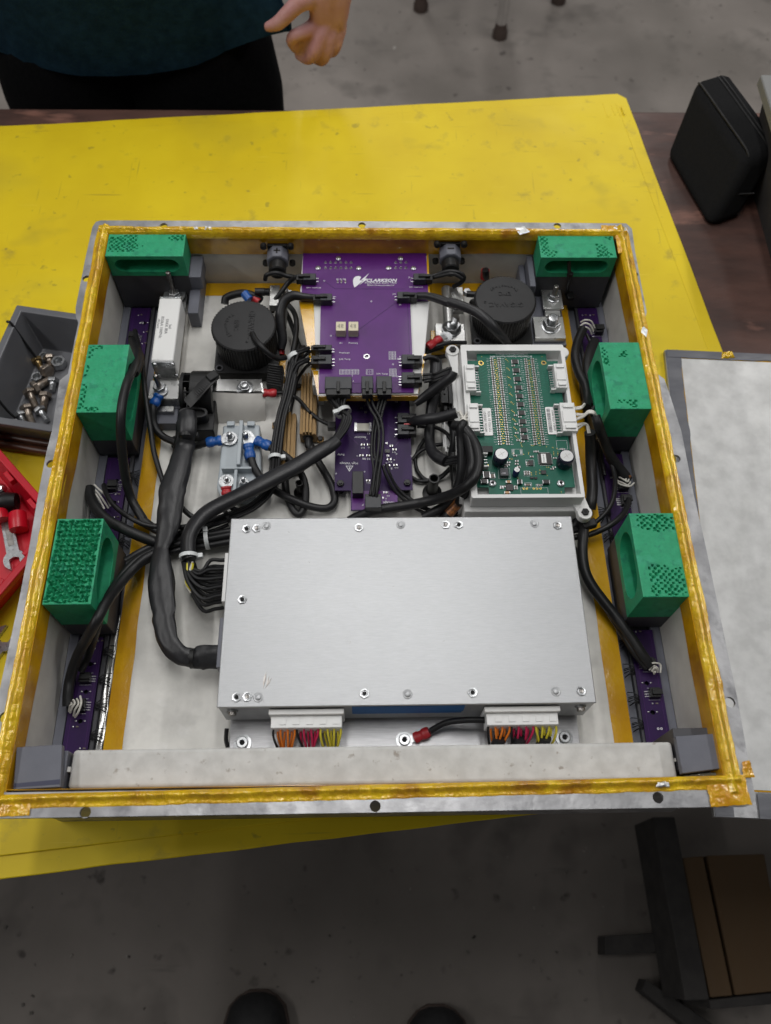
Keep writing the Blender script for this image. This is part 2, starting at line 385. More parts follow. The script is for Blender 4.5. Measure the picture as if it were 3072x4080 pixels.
def bolt_stud(parent, c, r, h, nutr, nuth, mat=None, washer=None, nm='stud', matn=None):
    """threaded stud with its nut and washer, parts of parent"""
    x, y, z = c
    z0 = z
    if washer:
        mb = MB().lathe([(washer, 0), (washer, .0009), (washer * .93, .0012), (nutr * .6, .0012)], c, n=24)
        build(mb, 'washer', m_steel, parent, smooth=30); z0 += .0012
    build(hexnut(MB(), (x, y, z0), nutr, nuth, False, rnd.random()), 'nut', matn or m_steel, parent, bevel=.0004)
    pr = []; k = 0; hh = 0
    while hh < h:
        pr += [(r, hh), (r * .86, hh + .0007)]; hh += .0014
    pr += [(r * .8, h), (r * .6, h + .0003)]
    return build(MB().lathe(pr, (x, y, z), n=14), nm, mat or m_steel, parent, smooth=60)
# ================================================================== SETTING
FLOOR = -1.04; MATZ = -.165; TABZ = -.1705; TRAY = -.085
def struct(mb, name, mat, **k):
    o = build(mb, name, mat, **k); o['kind'] = 'structure'; return o
g = MB().add([(-14, -6, FLOOR), (14, -6, FLOOR), (14, 16, FLOOR), (-14, 16, FLOOR)], [(0, 1, 2, 3)])
struct(g, 'floor', m_conc, origin=(0, 0, FLOOR))

# ---- work bench
t = thing('workbench', 'dark brown workbench under the yellow mat and the open box', 'workbench', (0, .43, FLOOR))
build(MB().box(-1.3, 1.35, -.112, .972, TABZ - .045, TABZ), 'top', m_table, t, bevel=.004)
for x in (-1.2, 1.25):
    for y in (-.05, .90):
        build(MB().box(x - .04, x + .04, y - .04, y + .04, FLOOR, TABZ - .0455), 'leg', m_dwood, t, bevel=.004)

# ---- yellow mat, turned a little on the bench
ma = [at(2490, 367, MATZ), None, None, at(0, 3500, MATZ)]
far_l = at(0, 497, MATZ); fr = at(2070, 3250, MATZ); rr_ = at(2885, 1400, MATZ)
def lines(p, q, r, s):
    d1 = (q - p).xy; d2 = (s - r).xy; den = d1.x * d2.y - d1.y * d2.x
    k = ((r - p).x * d2.y - (r - p).y * d2.x) / den; return p + (q - p) * k
FRc = lines(ma[0], rr_, ma[3], fr); FLc = ma[3] + (ma[3] - fr) * .8; BLc = far_l + (far_l - ma[0]) * .3
quad = [FLc, FRc, ma[0], BLc]
def inset(q, d):
    c = sum(q, Vector()) / 4; out = []
    for i in range(4):
        e1 = (q[i] - q[i - 1]).normalized(); e2 = (q[(i + 1) % 4] - q[i]).normalized()
        out.append(q[i] - e1 * d + e2 * d)
    return out
t = thing('work_mat', 'large yellow work mat with a moulded border lying on the bench', 'mat', (0, .4, MATZ - .004))
def rough_edge(q, amp, seed, rad=.012):
    out = []
    for i in range(4):
        p0, p1 = q[i], q[(i + 1) % 4]; d = (p1 - p0); n_ = Vector((d.y, -d.x, 0)).normalized(); L = d.length; k = int(L / .02)
        for j in range(k + 1):
            s_ = rad + (L - 2 * rad) * j / k; p = p0 + d * (s_ / L) + n_ * amp * (noise.noise((s_ * 6, seed + i, 0)) + .5 * noise.noise((s_ * 22, seed + i, 5)))
            out.append((p.x, p.y))
    return out
build(MB().prism(rough_edge(quad, .0016, 1), MATZ - .005, MATZ - .0022), 'border', m_mat, t, bevel=.001)
q2 = inset(quad, .021)
poly = []
for i in range(4):
    p, a, b = q2[i], (q2[i - 1] - q2[i]).normalized(), (q2[(i + 1) % 4] - q2[i]).normalized()
    poly += [p + a * .012, p + b * .012] if i == 2 else [p]
build(MB().prism([(p.x, p.y) for p in poly], MATZ - .0022, MATZ + .0002), 'field', m_mat, t, bevel=.001)
e = (quad[3] - quad[2]).normalized(); ang = math.degrees(math.atan2(-e.y, -e.x))
c = at(2415, 438, MATZ)
for k, (ln, dx) in enumerate([(.035, 0), (.026, .012), (.03, .020), (.022, .028)]):
    mb = MB().obox((c.x + dx * 1.0, c.y - .0, MATZ + .0003), .0022 if k else .005, ln, .0006, Matrix.Rotation(R(ang), 3, 'Z'))
    build(mb, 'moulded_mark', m_mat, t)

# ================================================================== BATTERY BOX
XL, XR, YF, YB = -.306, .3125, -.1225, .5225
box = thing('battery_box', 'open aluminium battery box with flanged rim and amber tape', 'box', (0, .2, MATZ))
outer = [(400, 878), (382, 884), (368, 905), (340, 1030), (301, 1227), (302, 1262), (312, 1286), (289, 1394), (271, 1489), (253, 1503), (237, 1516),
         (206, 1720), (185, 1801), (149, 1987), (113, 2200), (76, 2390), (11, 2690), (-95, 3200), (-102, 3262), (1500, 3237), (2975, 3213), (3003, 3198),
         (3010, 3170), (2995, 3105), (2939, 2787), (2882, 2515), (2810, 2168), (2765, 1974), (2715, 1718), (2665, 1560), (2647, 1510), (2619, 1489), (2611, 1468),
         (2597, 1397), (2579, 1332), (2570, 1272), (2577, 1242), (2564, 1180), (2530, 1000), (2518, 912), (2495, 890), (1440, 881)]
outer = [(p.x, p.y) for p in (at(*q, 0) for q in outer)]
inner = rrect(XL - .0005, XR + .0005, YF - .0005, YB + .0005, .004)
hp = [(340, 3237), (1495, 3212), (2622, 3178), (2909, 2798), (2694, 1827), (2527, 1093), (652, 900), (1442, 897), (2221, 900), (203, 1848), (18, 2858), (345, 1110)]
holes = [circ(p.x, p.y, .0047) for p in (at(*q, 0) for q in hp)]
sheet([outer, inner] + holes, -.0035, 0, 'rim_flange', m_alu, box, bevel=.0006)
for x0, x1, y0, y1 in ((XL - .004, XL, YF - .004, YB + .004), (XR, XR + .004, YF - .004, YB + .004), (XL, XR, YB, YB + .004), (XL, XR, YF - .004, YF)):
    build(MB().box(x0, x1, y0, y1, MATZ + .0006, -.0036), 'wall', m_alu, box)
for k, (x0, x1, y0, y1) in enumerate(((XL, XL + .0012, YF + .0012, YB - .0012), (XR - .0012, XR, YF + .0012, YB - .0012), (XL, XR, YB - .0012, YB), (XL, XR, YF, YF + .0012))):
    build(MB().box(x0 + .0001, x1 - .0001, y0 + .0001, y1 - .0001, -.16, -.012), 'wall_lining', m_wallpaper, box)
def wavy_strip(p0, p1, ztop, zbot, nrm, amp, seed):
    n = 60; a = []; b = []
    for i in range(n + 1):
        t_ = i / n; p = Vector(p0).lerp(Vector(p1), t_)
        w1 = noise.noise((t_ * 6, seed, 0)) * amp
        off = Vector(nrm) * (.0006 + .0006 * noise.noise((t_ * 14, seed, 3)))
        a.append(p + off + Vector((0, 0, ztop))); b.append(p + off * 1.4 + Vector((0, 0, zbot + w1)))
    back = [q - Vector(nrm) * .0004 for q in a]; backb = [q - Vector(nrm) * .0004 for q in b]
    return MB().rings([a, b, backb, back, a], False, False, closed=False)
e_ = .0013
build(wavy_strip((XL + e_, YF, 0), (XL + e_, YB, 0), -.001, -.026, (1, 0, 0), .004, 1), 'tape_strip', m_tape, box, smooth=60)
build(wavy_strip((XR - e_, YF, 0), (XR - e_, YB, 0), -.001, -.026, (-1, 0, 0), .004, 2), 'tape_strip', m_tape, box, smooth=60)
build(wavy_strip((XL, YB - e_, 0), (XR, YB - e_, 0), -.001, -.034, (0, -1, 0), .002, 3), 'tape_strip', m_tape, box, smooth=60)
build(wavy_strip((XL, YF + e_, 0), (XR, YF + e_, 0), -.001, -.024, (0, 1, 0), .004, 4), 'tape_strip', m_tape, box, smooth=60)
# the sealant bead under tape along the rim, lumpy and creased
def bead(p0, p1, side, seed, width=.0118, hgt=.0040):
    """sealant hump under wrinkled tape; p0-p1 runs along the inner edge, side points outwards"""
    p0, p1, side = Vector(p0), Vector(p1), Vector(side); L = (p1 - p0).length; n = int(L / .00075); d = (p1 - p0).normalized(); rg = []
    for i in range(n + 1):
        s_ = i * L / n; c = p0 + d * s_; ring = []
        hb = hgt * (1 + .30 * noise.noise((s_ * 30, seed, 0)) + .22 * noise.noise((s_ * 90, seed, 2)))
        ctr = .36 + .08 * noise.noise((s_ * 18, seed, 9)); wd = width * (1 + .10 * noise.noise((s_ * 26, seed, 5)) + .05 * noise.noise((s_ * 110, seed, 6)))
        dens = max(.05, .45 + 1.1 * noise.noise((s_ * 11, seed, 30)))
        for j in range(17):
            t_ = j / 16
            hump = math.exp(-((t_ - ctr) / .22) ** 2)
            wr = .00075 * noise.noise((s_ * 560 + 60 * noise.noise((s_ * 40, seed, 3)), t_ * 1.3, seed)) * (.25 + dens) + .00080 * noise.noise((s_ * 230, t_ * 1.8, seed + 4)) + .0005 * noise.noise((s_ * 110, t_ * 1.6, seed + 8))
            z = .0006 + hb * hump + wr * (.35 + hump) + .0003 * (1 - t_)
            if j == 0: z = -.0075
            if j == 16: z = .0002
            ring.append(c + side * (-.0018 + (wd + .0018) * t_) + Vector((0, 0, z)))
        rg.append(ring)
    return MB().rings(rg, False, False, closed=False)
build(bead((XL, YF - .010, 0), (XL, YB + .010, 0), (-1, 0, 0), 1), 'taped_seal', m_bead, box, smooth=80)
build(bead((XR, YF - .010, 0), (XR, YB + .008, 0), (1, 0, 0), 2, .0126), 'taped_seal', m_bead, box, smooth=80)
build(bead((XL - .008, YB - .0008, 0), (XR + .010, YB - .0045, 0), (0, 1, 0), 3, .0100, .0042), 'taped_seal', m_bead, box, smooth=80)
build(bead((XL - .010, YF - .0036, 0), (XR + .011, YF + .0036, 0), (0, -1, 0), 4, .0106), 'taped_seal', m_bead, box, smooth=80)
def lumpy_patch(poly, z, amp, seed, n=26, th=.0004):
    xs = [p[0] for p in poly]; ys = [p[1] for p in poly]
    a, b, c, d = [Vector((p[0], p[1], 0)) for p in poly]; rows = []
    for i in range(n + 1):
        row = []
        for j in range(n + 1):
            u, v = i / n, j / n; p = (a.lerp(b, u)).lerp(d.lerp(c, u), v)
            edge = min(u, 1 - u, v, 1 - v) * 6
            row.append((p.x + .0009 * noise.noise((p.x * 260, p.y * 260, seed + 9)), p.y + .0009 * noise.noise((p.x * 260, p.y * 260, seed + 19)),
                        z + min(1, edge) * amp * (.5 + noise.noise((p.x * 160, p.y * 160, seed)) + .5 * noise.noise((p.x * 420, p.y * 420, seed)))))
        rows.append(row)
    return MB().rings(rows, False, False, closed=False)
def ppoly(pts, z=0): return [(p.x, p.y) for p in (at(*q, z) for q in pts)]
for pts, sd in (([(0, 3255), (118, 3250), (125, 3205), (5, 3195)], 1), ([(2832, 3216), (2994, 3206), (2962, 3085), (2812, 3128)], 2), ([(2462, 1012), (2516, 1010), (2500, 945), (2450, 932)], 3),
                ([(2958, 3100), (3004, 3098), (2985, 3030), (2955, 3036)], 4), ([(-70, 3245), (10, 3245), (14, 3130), (-40, 3130)], 5), ([(2395, 925), (2460, 928), (2470, 902), (2395, 900)], 6)):
    build(lumpy_patch(ppoly(pts), .0012, .0009, sd), 'corner_tape', m_ctape, box, smooth=60)
for pts, sd in (([(2070, 938), (2110, 925), (2088, 902), (2052, 908)], 1), ([(2612, 3136), (2668, 3136), (2662, 3116), (2618, 3116)], 2), ([(2552, 1325), (2575, 1345), (2580, 1318), (2562, 1300)], 3),
                ([(2385, 3143), (2440, 3143), (2430, 3128), (2390, 3128)], 9) if False else ([(770, 915), (790, 915), (790, 905), (770, 905)], 4), ([(815, 915), (845, 915), (840, 905), (818, 905)], 5), ([(405, 905), (425, 925), (410, 935), (388, 912)], 7), ([(2440, 905), (2510, 918), (2490, 893), (2440, 890)], 8)):
    build(lumpy_patch(ppoly(pts, .004), .0046 if sd not in (7, 8) else .001, .0012, sd, 10), 'foil_patch', m_foil, box, smooth=60)
# floor of the box and the raised tray that carries the electronics
build(MB().box(XL, XR, YF, YB, MATZ + .0006, MATZ + .003), 'bottom', m_alu, box)
TX0, TX1 = -.2535, .2635
build(MB().box(TX0, TX1, -.118, .5205, TRAY - .004, TRAY), 'tray', m_paper, box, bevel=.0008)
for x0, x1, s in ((TX0 + .0004, -.2345, 1), (.2440, TX1 - .0004, 2)):
    n = 90; rg = []
    for i in range(n + 1):
        y = -.1175 + .637 * i / n
        wv = .0012 * noise.noise((y * 25, s, 0)); hz = .0003 + .00035 * max(0, noise.noise((y * 40, s, 4)))
        xa = x0 if s == 1 else x0 + wv; xb = x1 + wv if s == 1 else x1
        rg.append([(xa, y, TRAY + .0003), ((xa * 2 + xb) / 3, y, TRAY + .0003 + hz), ((xa + 2 * xb) / 3, y, TRAY + .0003 + hz * .7), (xb, y, TRAY + .0003)])
    build(MB().rings(rg, False, False, closed=False), 'tape_strip', m_tapef, box, smooth=70)
build(MB().box(-.2340, .2435, .4985, .5195, TRAY + .0002, TRAY + .0006), 'tape_strip', m_tapef, box)

# ================================================================== BATTERY MODULES in the side channels
for sgn, nm, lab in ((-1, 'left', 'gray battery module in the left channel of the box'), (1, 'right', 'gray battery module in the right channel of the box')):
    xo = XL + .0014 if sgn < 0 else XR - .0014
    xi = -.2560 if sgn < 0 else .2660
    t = thing('battery_module', lab, 'battery module', ((xo + xi) / 2, .2, MATZ + .003), 'battery modules in the side channels')
    a, b = sorted((xo, xi))
    build(MB().box(a, b, -.118, .519, MATZ + .0032, -.0965), 'case', m_gray, t, bevel=.001)
    la, lb = sorted((xo, xo - sgn * .0095)); build(MB().box(la, lb, -.117, .518, -.0964, -.0895), 'ledge', m_gray, t, bevel=.0006)
    la, lb = sorted((xi + sgn * .0085, xi + sgn * .0125)); build(MB().box(la, lb, -.117, .518, -.0964, -.0900), 'rib', m_dgray, t, bevel=.0005)
    if sgn < 0:
        build(MB().box(xi + sgn * .0075, xi + sgn * .0005, -.117, .07, -.0964, -.0935), 'cell_foil', m_bar, t, bevel=.001)
        build(lumpy_patch([(xi - .0075, -.116), (xi - .0004, -.116), (xi - .0004, .068), (xi - .0075, .068)], -.0932, .0012, 5, 30), 'cell_tab', m_bar, t, smooth=60)
    spots = ([(790, 1105), (770, 1310), (735, 1500), (710, 1720), (905, 300)] if sgn < 0 else [(500, 1030), (560, 1240), (590, 1450), (600, 1640), (390, 250)])
    for (u, v) in spots:
        c = (J_ if sgn < 0 else I_)(u, v, -.088); mb = MB()
        for k in range(6):
            y0 = c.y + (k - 2.5) * .0011; sp = (k - 2.5) * .0035 * (1 if k % 2 else .6)
            mb.tube([(xi + sgn * .0015, c.y + sp, -.0935), (xi + sgn * .005, (y0 + c.y + sp) / 2, -.0865 + .001 * (k % 3)), (xi + sgn * .0115, y0, -.0880)], .00045, 5, res=3)
        build(mb, 'sense_wires', m_cable, t, smooth=70)
    for (u, v) in ([(1190, 1540)] if sgn < 0 else [(340, 80)]):
        c = (D_ if sgn < 0 else I_)(u, v, -.088); mb = MB()
        for k in range(7):
            y0 = c.y + (k - 3) * .0012
            mb.tube([(xi + sgn * .001, c.y + (k - 3) * .0035, -.0935), (xi + sgn * .006, y0, -.0855), (xi + sgn * .0125, y0, -.0880)], .0005, 5, res=3)
        build(mb, 'sense_wires', m_cable, t, smooth=70)

# ---- slim purple boards over the modules
def cell_board(sgn, y0, y1, label, conns, holes_, pads, zeros=None):
    x0, x1 = ((-.2935, -.2690) if sgn < 0 else (.2770, .3020))
    z = -.0876
    t = thing('cell_board', label, 'circuit board', ((x0 + x1) / 2, (y0 + y1) / 2, -.0893), 'slim purple cell boards')
    hs = [circ(x0 + (x1 - x0) * hx, hy, .0024, 14) for hx, hy in holes_]
    sheet([[(x0, y0), (x1, y0), (x1, y1), (x0, y1)]] + hs, z - .0014, z, 'board', m_dpurple, t)
    for hx, hy in holes_:
        for s in (-1, 1):
            p = MB().sphere((x0 + (x1 - x0) * hx + s * .0042, hy + .0004, z + .0003), .0011, (1.2, .9, .7), 8, 5)
            build(p, 'solder_blob', m_solder, t, smooth=70)
    for hx, hy, n in conns:
        cx = x0 + (x1 - x0) * hx
        mb = MB().box(cx - .0052, cx + .0052, hy - .0026 * n / 2 - .001, hy + .0026 * n / 2 + .001, z + .0002, z + .0078)
        mb.box(cx - .0040, cx + .0062, hy - .0018 * n / 2, hy + .0018 * n / 2, z + .0079, z + .0105)
        build(mb, 'connector', m_black, t, bevel=.0004)
        mb = MB()
        for k in range(n):
            yy = hy + (k - (n - 1) / 2) * .0025
            mb.box(cx - sgn * .0053 - .0016, cx - sgn * .0053 + .0016, yy - .0004, yy + .0004, z + .0003, z + .0012)
            mb.box(cx - sgn * .0080 - .0014, cx - sgn * .0080 + .0014, yy - .0005, yy + .0005, z + .0002, z + .0007)
        stuff(build(mb, 'pins', m_solder, t))
        fr = MB()
        for a, b, c_, d in ((-.0095, .0060, -1, -1), (-.0095, .0060, 1, 1)):
            yy = hy + c_ * (.0026 * n / 2 + .0022); fr.box(cx - .006, cx + .006, yy - .00015, yy + .00015, z + .0001, z + .0002)
        build(fr, 'outline', m_silkdim, t)
    for hx, hy in pads:
        cx = x0 + (x1 - x0) * hx
        build(MB().sphere((cx, hy, z + .0002), .0010, (1, 1.2, .6), 8, 5), 'solder_blob', m_solder, t, smooth=70)
        build(MB().box(cx + .003, cx + .0054, hy - .0006, hy + .0006, z + .0001, z + .0011), 'resistor', m_res, t)
    if zeros is not None:
        for k in (-1, 1):
            sheet([circ((x0 + x1) / 2 + .003 + k * .0016, zeros, .0012, 14), circ((x0 + x1) / 2 + .003 + k * .0016, zeros, .0006, 14)], z + .0001, z + .0003, 'zero_mark', m_silk, t)
    tr = MB()
    for fx in (.16, .88): tr.box(x0 + (x1 - x0) * fx, x0 + (x1 - x0) * fx + .0002, y0 + .004, y1 - .004, z + .00005, z + .0001)
    build(tr, 'trace', m_purple, t)
    return t
def jy(v, f=J_): return f(600, v, -.087).y
cell_board(-1, -.117, .043, 'slim purple board at the front of the left channel', [(.55, jy(1300), 3), (.50, jy(1500), 4)], [(.62, jy(1190)), (.60, jy(1395)), (.55, jy(1610))], [(.8, jy(1020)), (.3, jy(1650)), (.7, jy(1810))], jy(1075))
cell_board(-1, .140, .259, 'slim purple board between the two left green blocks', [(.45, D_(980, 1640, -.087).y, 4)], [(.55, D_(1030, 1580, -.087).y), (.6, D_(1010, 1770, -.087).y)], [(.6, D_(1020, 1700, -.087).y), (.7, D_(1040, 1900, -.087).y), (.7, D_(1080, 1960, -.087).y), (.5, D_(1040, 1390, -.087).y)])
cell_board(-1, .357, .481, 'slim purple board beside the white fuse', [(.35, D_(1220, 330, -.087).y, 4)], [(.75, D_(1250, 190, -.087).y)], [(.4, D_(1230, 120, -.087).y), (.8, D_(1270, 270, -.087).y), (.8, D_(1260, 370, -.087).y), (.6, D_(1230, 440, -.087).y)], D_(1280, 190, -.087).y)
def iy(v): return I_(700, v, -.087).y
cell_board(1, -.117, .045, 'slim purple board at the front of the right channel', [(.55, iy(1195), 4), (.6, iy(1410), 3)], [(.4, iy(1330)), (.45, iy(1545))], [(.3, iy(950)), (.5, iy(1480))], iy(1665))
cell_board(1, .140, .260, 'slim purple board between the two right green blocks', [(.75, U_(900, 1130, -.087).y, 4), (.75, U_(900, 1330, -.087).y, 4)], [(.5, U_(760, 1010, -.087).y)], [(.2, U_(680, 750, -.087).y), (.3, U_(715, 1010, -.087).y), (.4, U_(765, 1310, -.087).y), (.55, U_(865, 1500, -.087).y)])
cell_board(1, .357, .480, 'slim purple board below the far right green block', [(.85, H_(300, 230, -.087).y, 4)], [(.4, H_(240, 270, -.087).y)], [(.2, H_(215, 105, -.087).y), (.6, H_(255, 105, -.087).y), (.4, H_(235, 370, -.087).y), (.4, H_(245, 425, -.087).y)])

# ================================================================== GREEN SPACER BLOCKS
def pit_field(kind, x, y, a, b):
    """depth 0..1 of the printed infill showing through the top skin; x along the long side"""
    u, v = x / a, y / b                      # 0..1
    p = .0080
    x += .0016 * noise.noise((x * 150, y * 150, 8)); y += .0016 * noise.noise((x * 150, y * 150, 18))
    X, Y = x * 2 * PI / p, y * 2 * PI / p
    Zc = .9 + .8 * noise.noise((x * 25, y * 25, 4))
    X, Y = (X + Y) * .75, (X - Y) * .75
    g_ = abs(math.sin(X) * math.cos(Y) + math.sin(Y) * math.cos(Zc) + math.sin(Zc) * math.cos(X)) - .35 + .35 * noise.noise((x * 420, y * 420, 3.1))
    edge = min(x, a - x, y, b - y)
    if edge < .0018: return 0
    n1 = noise.noise((x * 55, y * 55, hash(kind) % 50 * 0 + len(kind) + ord(kind[0]) * .7 + ord(kind[-1]) * .3))
    hole = max(0, min(1, g_ * 1.7))
    if kind == 'LL': return hole
    hexp = max(0, min(1, (math.sin(x * 2 * PI / .0062) * math.sin(y * 2 * PI / .0062) + .5 * noise.noise((x * 420, y * 420, 1)) + .5 * noise.noise((x * 90, y * 90, 6)) - .25) * 2.6))
    if kind == 'LR':
        m = 1 if (u < .21 + .05 * n1 and v > .12) or (u > .64 + .06 * n1 and v > .22 - .3 * max(0, u - .85)) else 0
        return hexp * m
    if kind == 'ML':
        m = 1 if ((v > .86 and n1 > -.05) or (u < .07 and n1 > -.1) or (u > .94 and n1 > .1)) else 0
        return hexp * m
    if kind == 'MR':
        m = 1 if (u < .22 and v > .30 and n1 > -.12) or (v < .17 and u < .62 and n1 > -.15) or (u > .87 and v > .2 and n1 > -.02) else 0
        return hexp * m
    if kind == 'TL':
        m = 1 if (v > .33 and u < .58 and noise.noise((x * 30, y * 140, 5)) > -.10) or (v > .72 and u > .78) or (v < .33 and v > .2 and u < .35) else 0
        return hexp * m
    if kind == 'TR':
        m = 1 if (u < .12 + .1 * (v < .3) and n1 > -.3) or (u > .74 and n1 > .02) else 0
        return hexp * m * .8
    return 0
def spacer_block(kind, cx, cy, rot, a, b, h, label, gz, slot, base_fn=None):
    """local frame: long side along x, slot in the face y=0 (towards -y)"""
    t = thing('spacer_block', label, 'spacer block', (cx, cy, gz), 'green printed spacer blocks')
    RZ = Matrix.Rotation(R(rot), 3, 'Z'); org = Vector((cx, cy, 0))
    def W(x, y, z): return RZ @ Vector((x - a / 2, y - b / 2, 0)) + org + Vector((0, 0, z))
    body = MB(); nx, ny = int(a / .00085), int(b / .00085)
    rows = []
    for i in range(nx + 1):
        row = []
        for j in range(ny + 1):
            x, y = a * i / nx, b * j / ny
            d = pit_field(kind, x, y, a, b)
            z = -d * (.0040 if kind == 'LL' else .0033) + (.00022 * noise.noise((x * 420, y * 420, 2)) if 0 < i < nx and 0 < j < ny else -.0004)
            row.append(W(x, y, z))
        rows.append(row)
    body.rings(rows, False, False, closed=False)
    # sides: back, ends, bottom; front face with a rounded slot and its pocket
    z0 = -.0004; z1 = -h
    body.add([W(0, b, z0), W(a, b, z0), W(a, b, z1), W(0, b, z1)], [(0, 1, 2, 3)])
    body.add([W(0, 0, z0), W(0, b, z0), W(0, b, z1), W(0, 0, z1)], [(0, 1, 2, 3)])
    body.add([W(a, 0, z0), W(a, b, z0), W(a, b, z1), W(a, 0, z1)], [(0, 1, 2, 3)])
    body.add([W(0, 0, z1), W(a, 0, z1), W(a, b, z1), W(0, b, z1)], [(0, 1, 2, 3)])
    sw, sh, depth = slot; N = 48; lp = []; rc = []
    zc = (z0 + z1) / 2 + .001
    for i in range(N):
        th = 2 * PI * i / N; ca, sa = math.cos(th), math.sin(th)
        lx = math.copysign(max(0, sw / 2 - sh / 2), ca) + sh / 2 * ca; lz = sh / 2 * sa
        lp.append((a / 2 + lx, zc + lz))
        sx = (a / 2) / max(1e-6, abs(ca)); k = min(sx, ((zc - z1) if sa < 0 else (z0 - zc)) / max(1e-6, abs(sa)) * 1.0)
        # project on the rectangle by angle of the slot point
        ang = math.atan2(lz / (h / 2), lx / (a / 2)); c2, s2 = math.cos(ang), math.sin(ang); kk = 1 / max(abs(c2), abs(s2))
        rc.append((a / 2 + a / 2 * c2 * kk, zc + ((z0 - zc) if s2 > 0 else (zc - z1)) * s2 * kk))
    for cxn, czn in ((0, z0), (a, z0), (0, z1), (a, z1)):
        k = min(range(N), key=lambda i: (rc[i][0] - cxn) ** 2 + (rc[i][1] - czn) ** 2); rc[k] = (cxn, czn)
    f0 = [W(x, 0, z) for x, z in rc]; f1 = [W(x, 0, z) for x, z in lp]
    f2 = [W(x, depth, z) for x, z in lp]
    body.rings([f0, f1, f2], False, True)
    build(body, 'body', m_green, t, smooth=30)
    for k in (.36, .8):
        rib = MB(); x = a / 2 - sw / 2 + sw * k
        rib.hexa([W(x - .001, depth - .001, zc - sh * .42), W(x + .001, depth - .001, zc - sh * .42), W(x + .001, depth - .0001, zc - sh * .42), W(x - .001, depth - .0001, zc - sh * .42)],
                 [W(x - .001, depth - .001, zc + sh * .42), W(x + .001, depth - .001, zc + sh * .42), W(x + .001, depth - .0001, zc + sh * .42), W(x - .001, depth - .0001, zc + sh * .42)])
        build(rib, 'rib', m_green, t)
    base = MB()
    g0 = z1 - .0003
    base.hexa([W(0, 0, gz), W(a, 0, gz), W(a, b, gz), W(0, b, gz)], [W(0, .0004, g0), W(a, .0004, g0), W(a, b, g0), W(0, b, g0)])
    part(build(base, 'base', m_dgray, t, bevel=.0008), 'dark gray printed base under the green block')
    return t
a_, b_, h_ = .090, .045, .0557
spacer_block('LL', -.3009 + b_ / 2 - .0012, .046 + a_ / 2, 90, a_, b_, h_, 'green spacer block with open honeycomb top, nearest on the left', -.0868, (.070, .040, .030))
spacer_block('ML', -.3043 + b_ / 2 + .0008, .2623 + a_ / 2, 90, a_, b_, h_, 'smooth-topped green spacer block left of the white fuse', -.0868, (.070, .040, .030))
spacer_block('LR', .2678 - .0008 + b_ / 2, .0478 + a_ / 2, -90, a_, b_, h_, 'green spacer block with two pitted bands, nearest on the right', -.0868, (.070, .040, .030))
spacer_block('MR', .2661 + b_ / 2, .2642 + a_ / 2, -90, a_, b_, h_, 'green spacer block right of the white circuit housing', -.0868, (.070, .040, .030))
tl = spacer_block('TL', -.3036 + .0915 / 2 + .0005, .4835 + .0351 / 2, 0, .0915, .0351, .0327, 'green spacer block in the far left corner', -.0888, (.076, .020, .020))
tr = spacer_block('TR', .2138 + .0915 / 2, .482 + .0351 / 2, 0, .0915, .0351, .0327, 'green spacer block in the far right corner with a black cable tie', -.0888, (.076, .020, .020))
# gray rails beside the far blocks
x0, x1 = Q_(588, 530, -.058).x, Q_(725, 530, -.058).x; y0 = Q_(650, 530, -.058).y
build(MB().box(x0, x1, y0, .5200, TRAY + .0004, -.058), 'rail', m_gray, tl, bevel=.001)
build(MB().box(x0 - .012, x1 + .004, .4845, .5190, -.0575, -.036), 'rail', m_gray, tl, bevel=.001)
build(MB().box(.2060, .2135, .470, .5200, TRAY + .0004, -.036), 'rail', m_gray, tr, bevel=.001)
build(MB().box(.1985, .2055, .440, .5200, TRAY + .0004, -.052), 'rail', m_gray, tr, bevel=.001)
# tie through the slot of the far right block
mb = MB(); c = C_(945, 320, -.01)
mb.tube([C_(945, 318, -.010), C_(945, 350, -.016), C_(948, 400, -.024), C_(955, 430, -.034), C_(940, 500, -.05), C_(930, 545, -.066)], .0021, 6, flat=.6)
o = build(mb, 'tie_strap', m_black, None, smooth=50, origin=C_(945, 400, -.05))
tag(o, 'black cable tie looped through the far right green block', 'cable tie')
hd = MB().obox(C_(952, 405, -.026), .0075, .0050, .0055, Matrix.Rotation(R(-12), 3, 'Z')); hd.obox(C_(950, 545, -.062), .008, .014, .006, Matrix.Rotation(R(8), 3, 'Z'))
build(hd, 'tie_head', m_black, o, bevel=.0008)

# ================================================================== FRONT BEAM with end blocks
t = thing('front_beam', 'pale paper-covered beam along the front of the box', 'beam', (.008, -.1, -.09))
bz = -.020
x0, x1, y0, y1 = at(279, 3066, bz).x, at(2690, 3030, bz).x, at(1500, 3125, bz).y, at(1500, 2970, bz).y
build(MB().box(x0, x1, y0, y1, -.0845, bz), 'bar', m_beam, t, bevel=.0035, seg=4)
mb = MB()
mb.box(x0 + .004, x1 - .004, y0 - .0006, y0 + .002, -.0840, bz - .0022)
build(mb, 'stained_edge', m_brown, t, bevel=.0005)
build(MB().box(x0 - .009, x0, (y0 + y1) / 2 - .0022, (y0 + y1) / 2 + .0022, -.06, bz - .001), 'tab', m_beam, t)
build(MB().box(x1, x1 + .007, (y0 + y1) / 2 - .0008, (y0 + y1) / 2 + .0022, -.06, bz - .001), 'tab', m_beam, t)
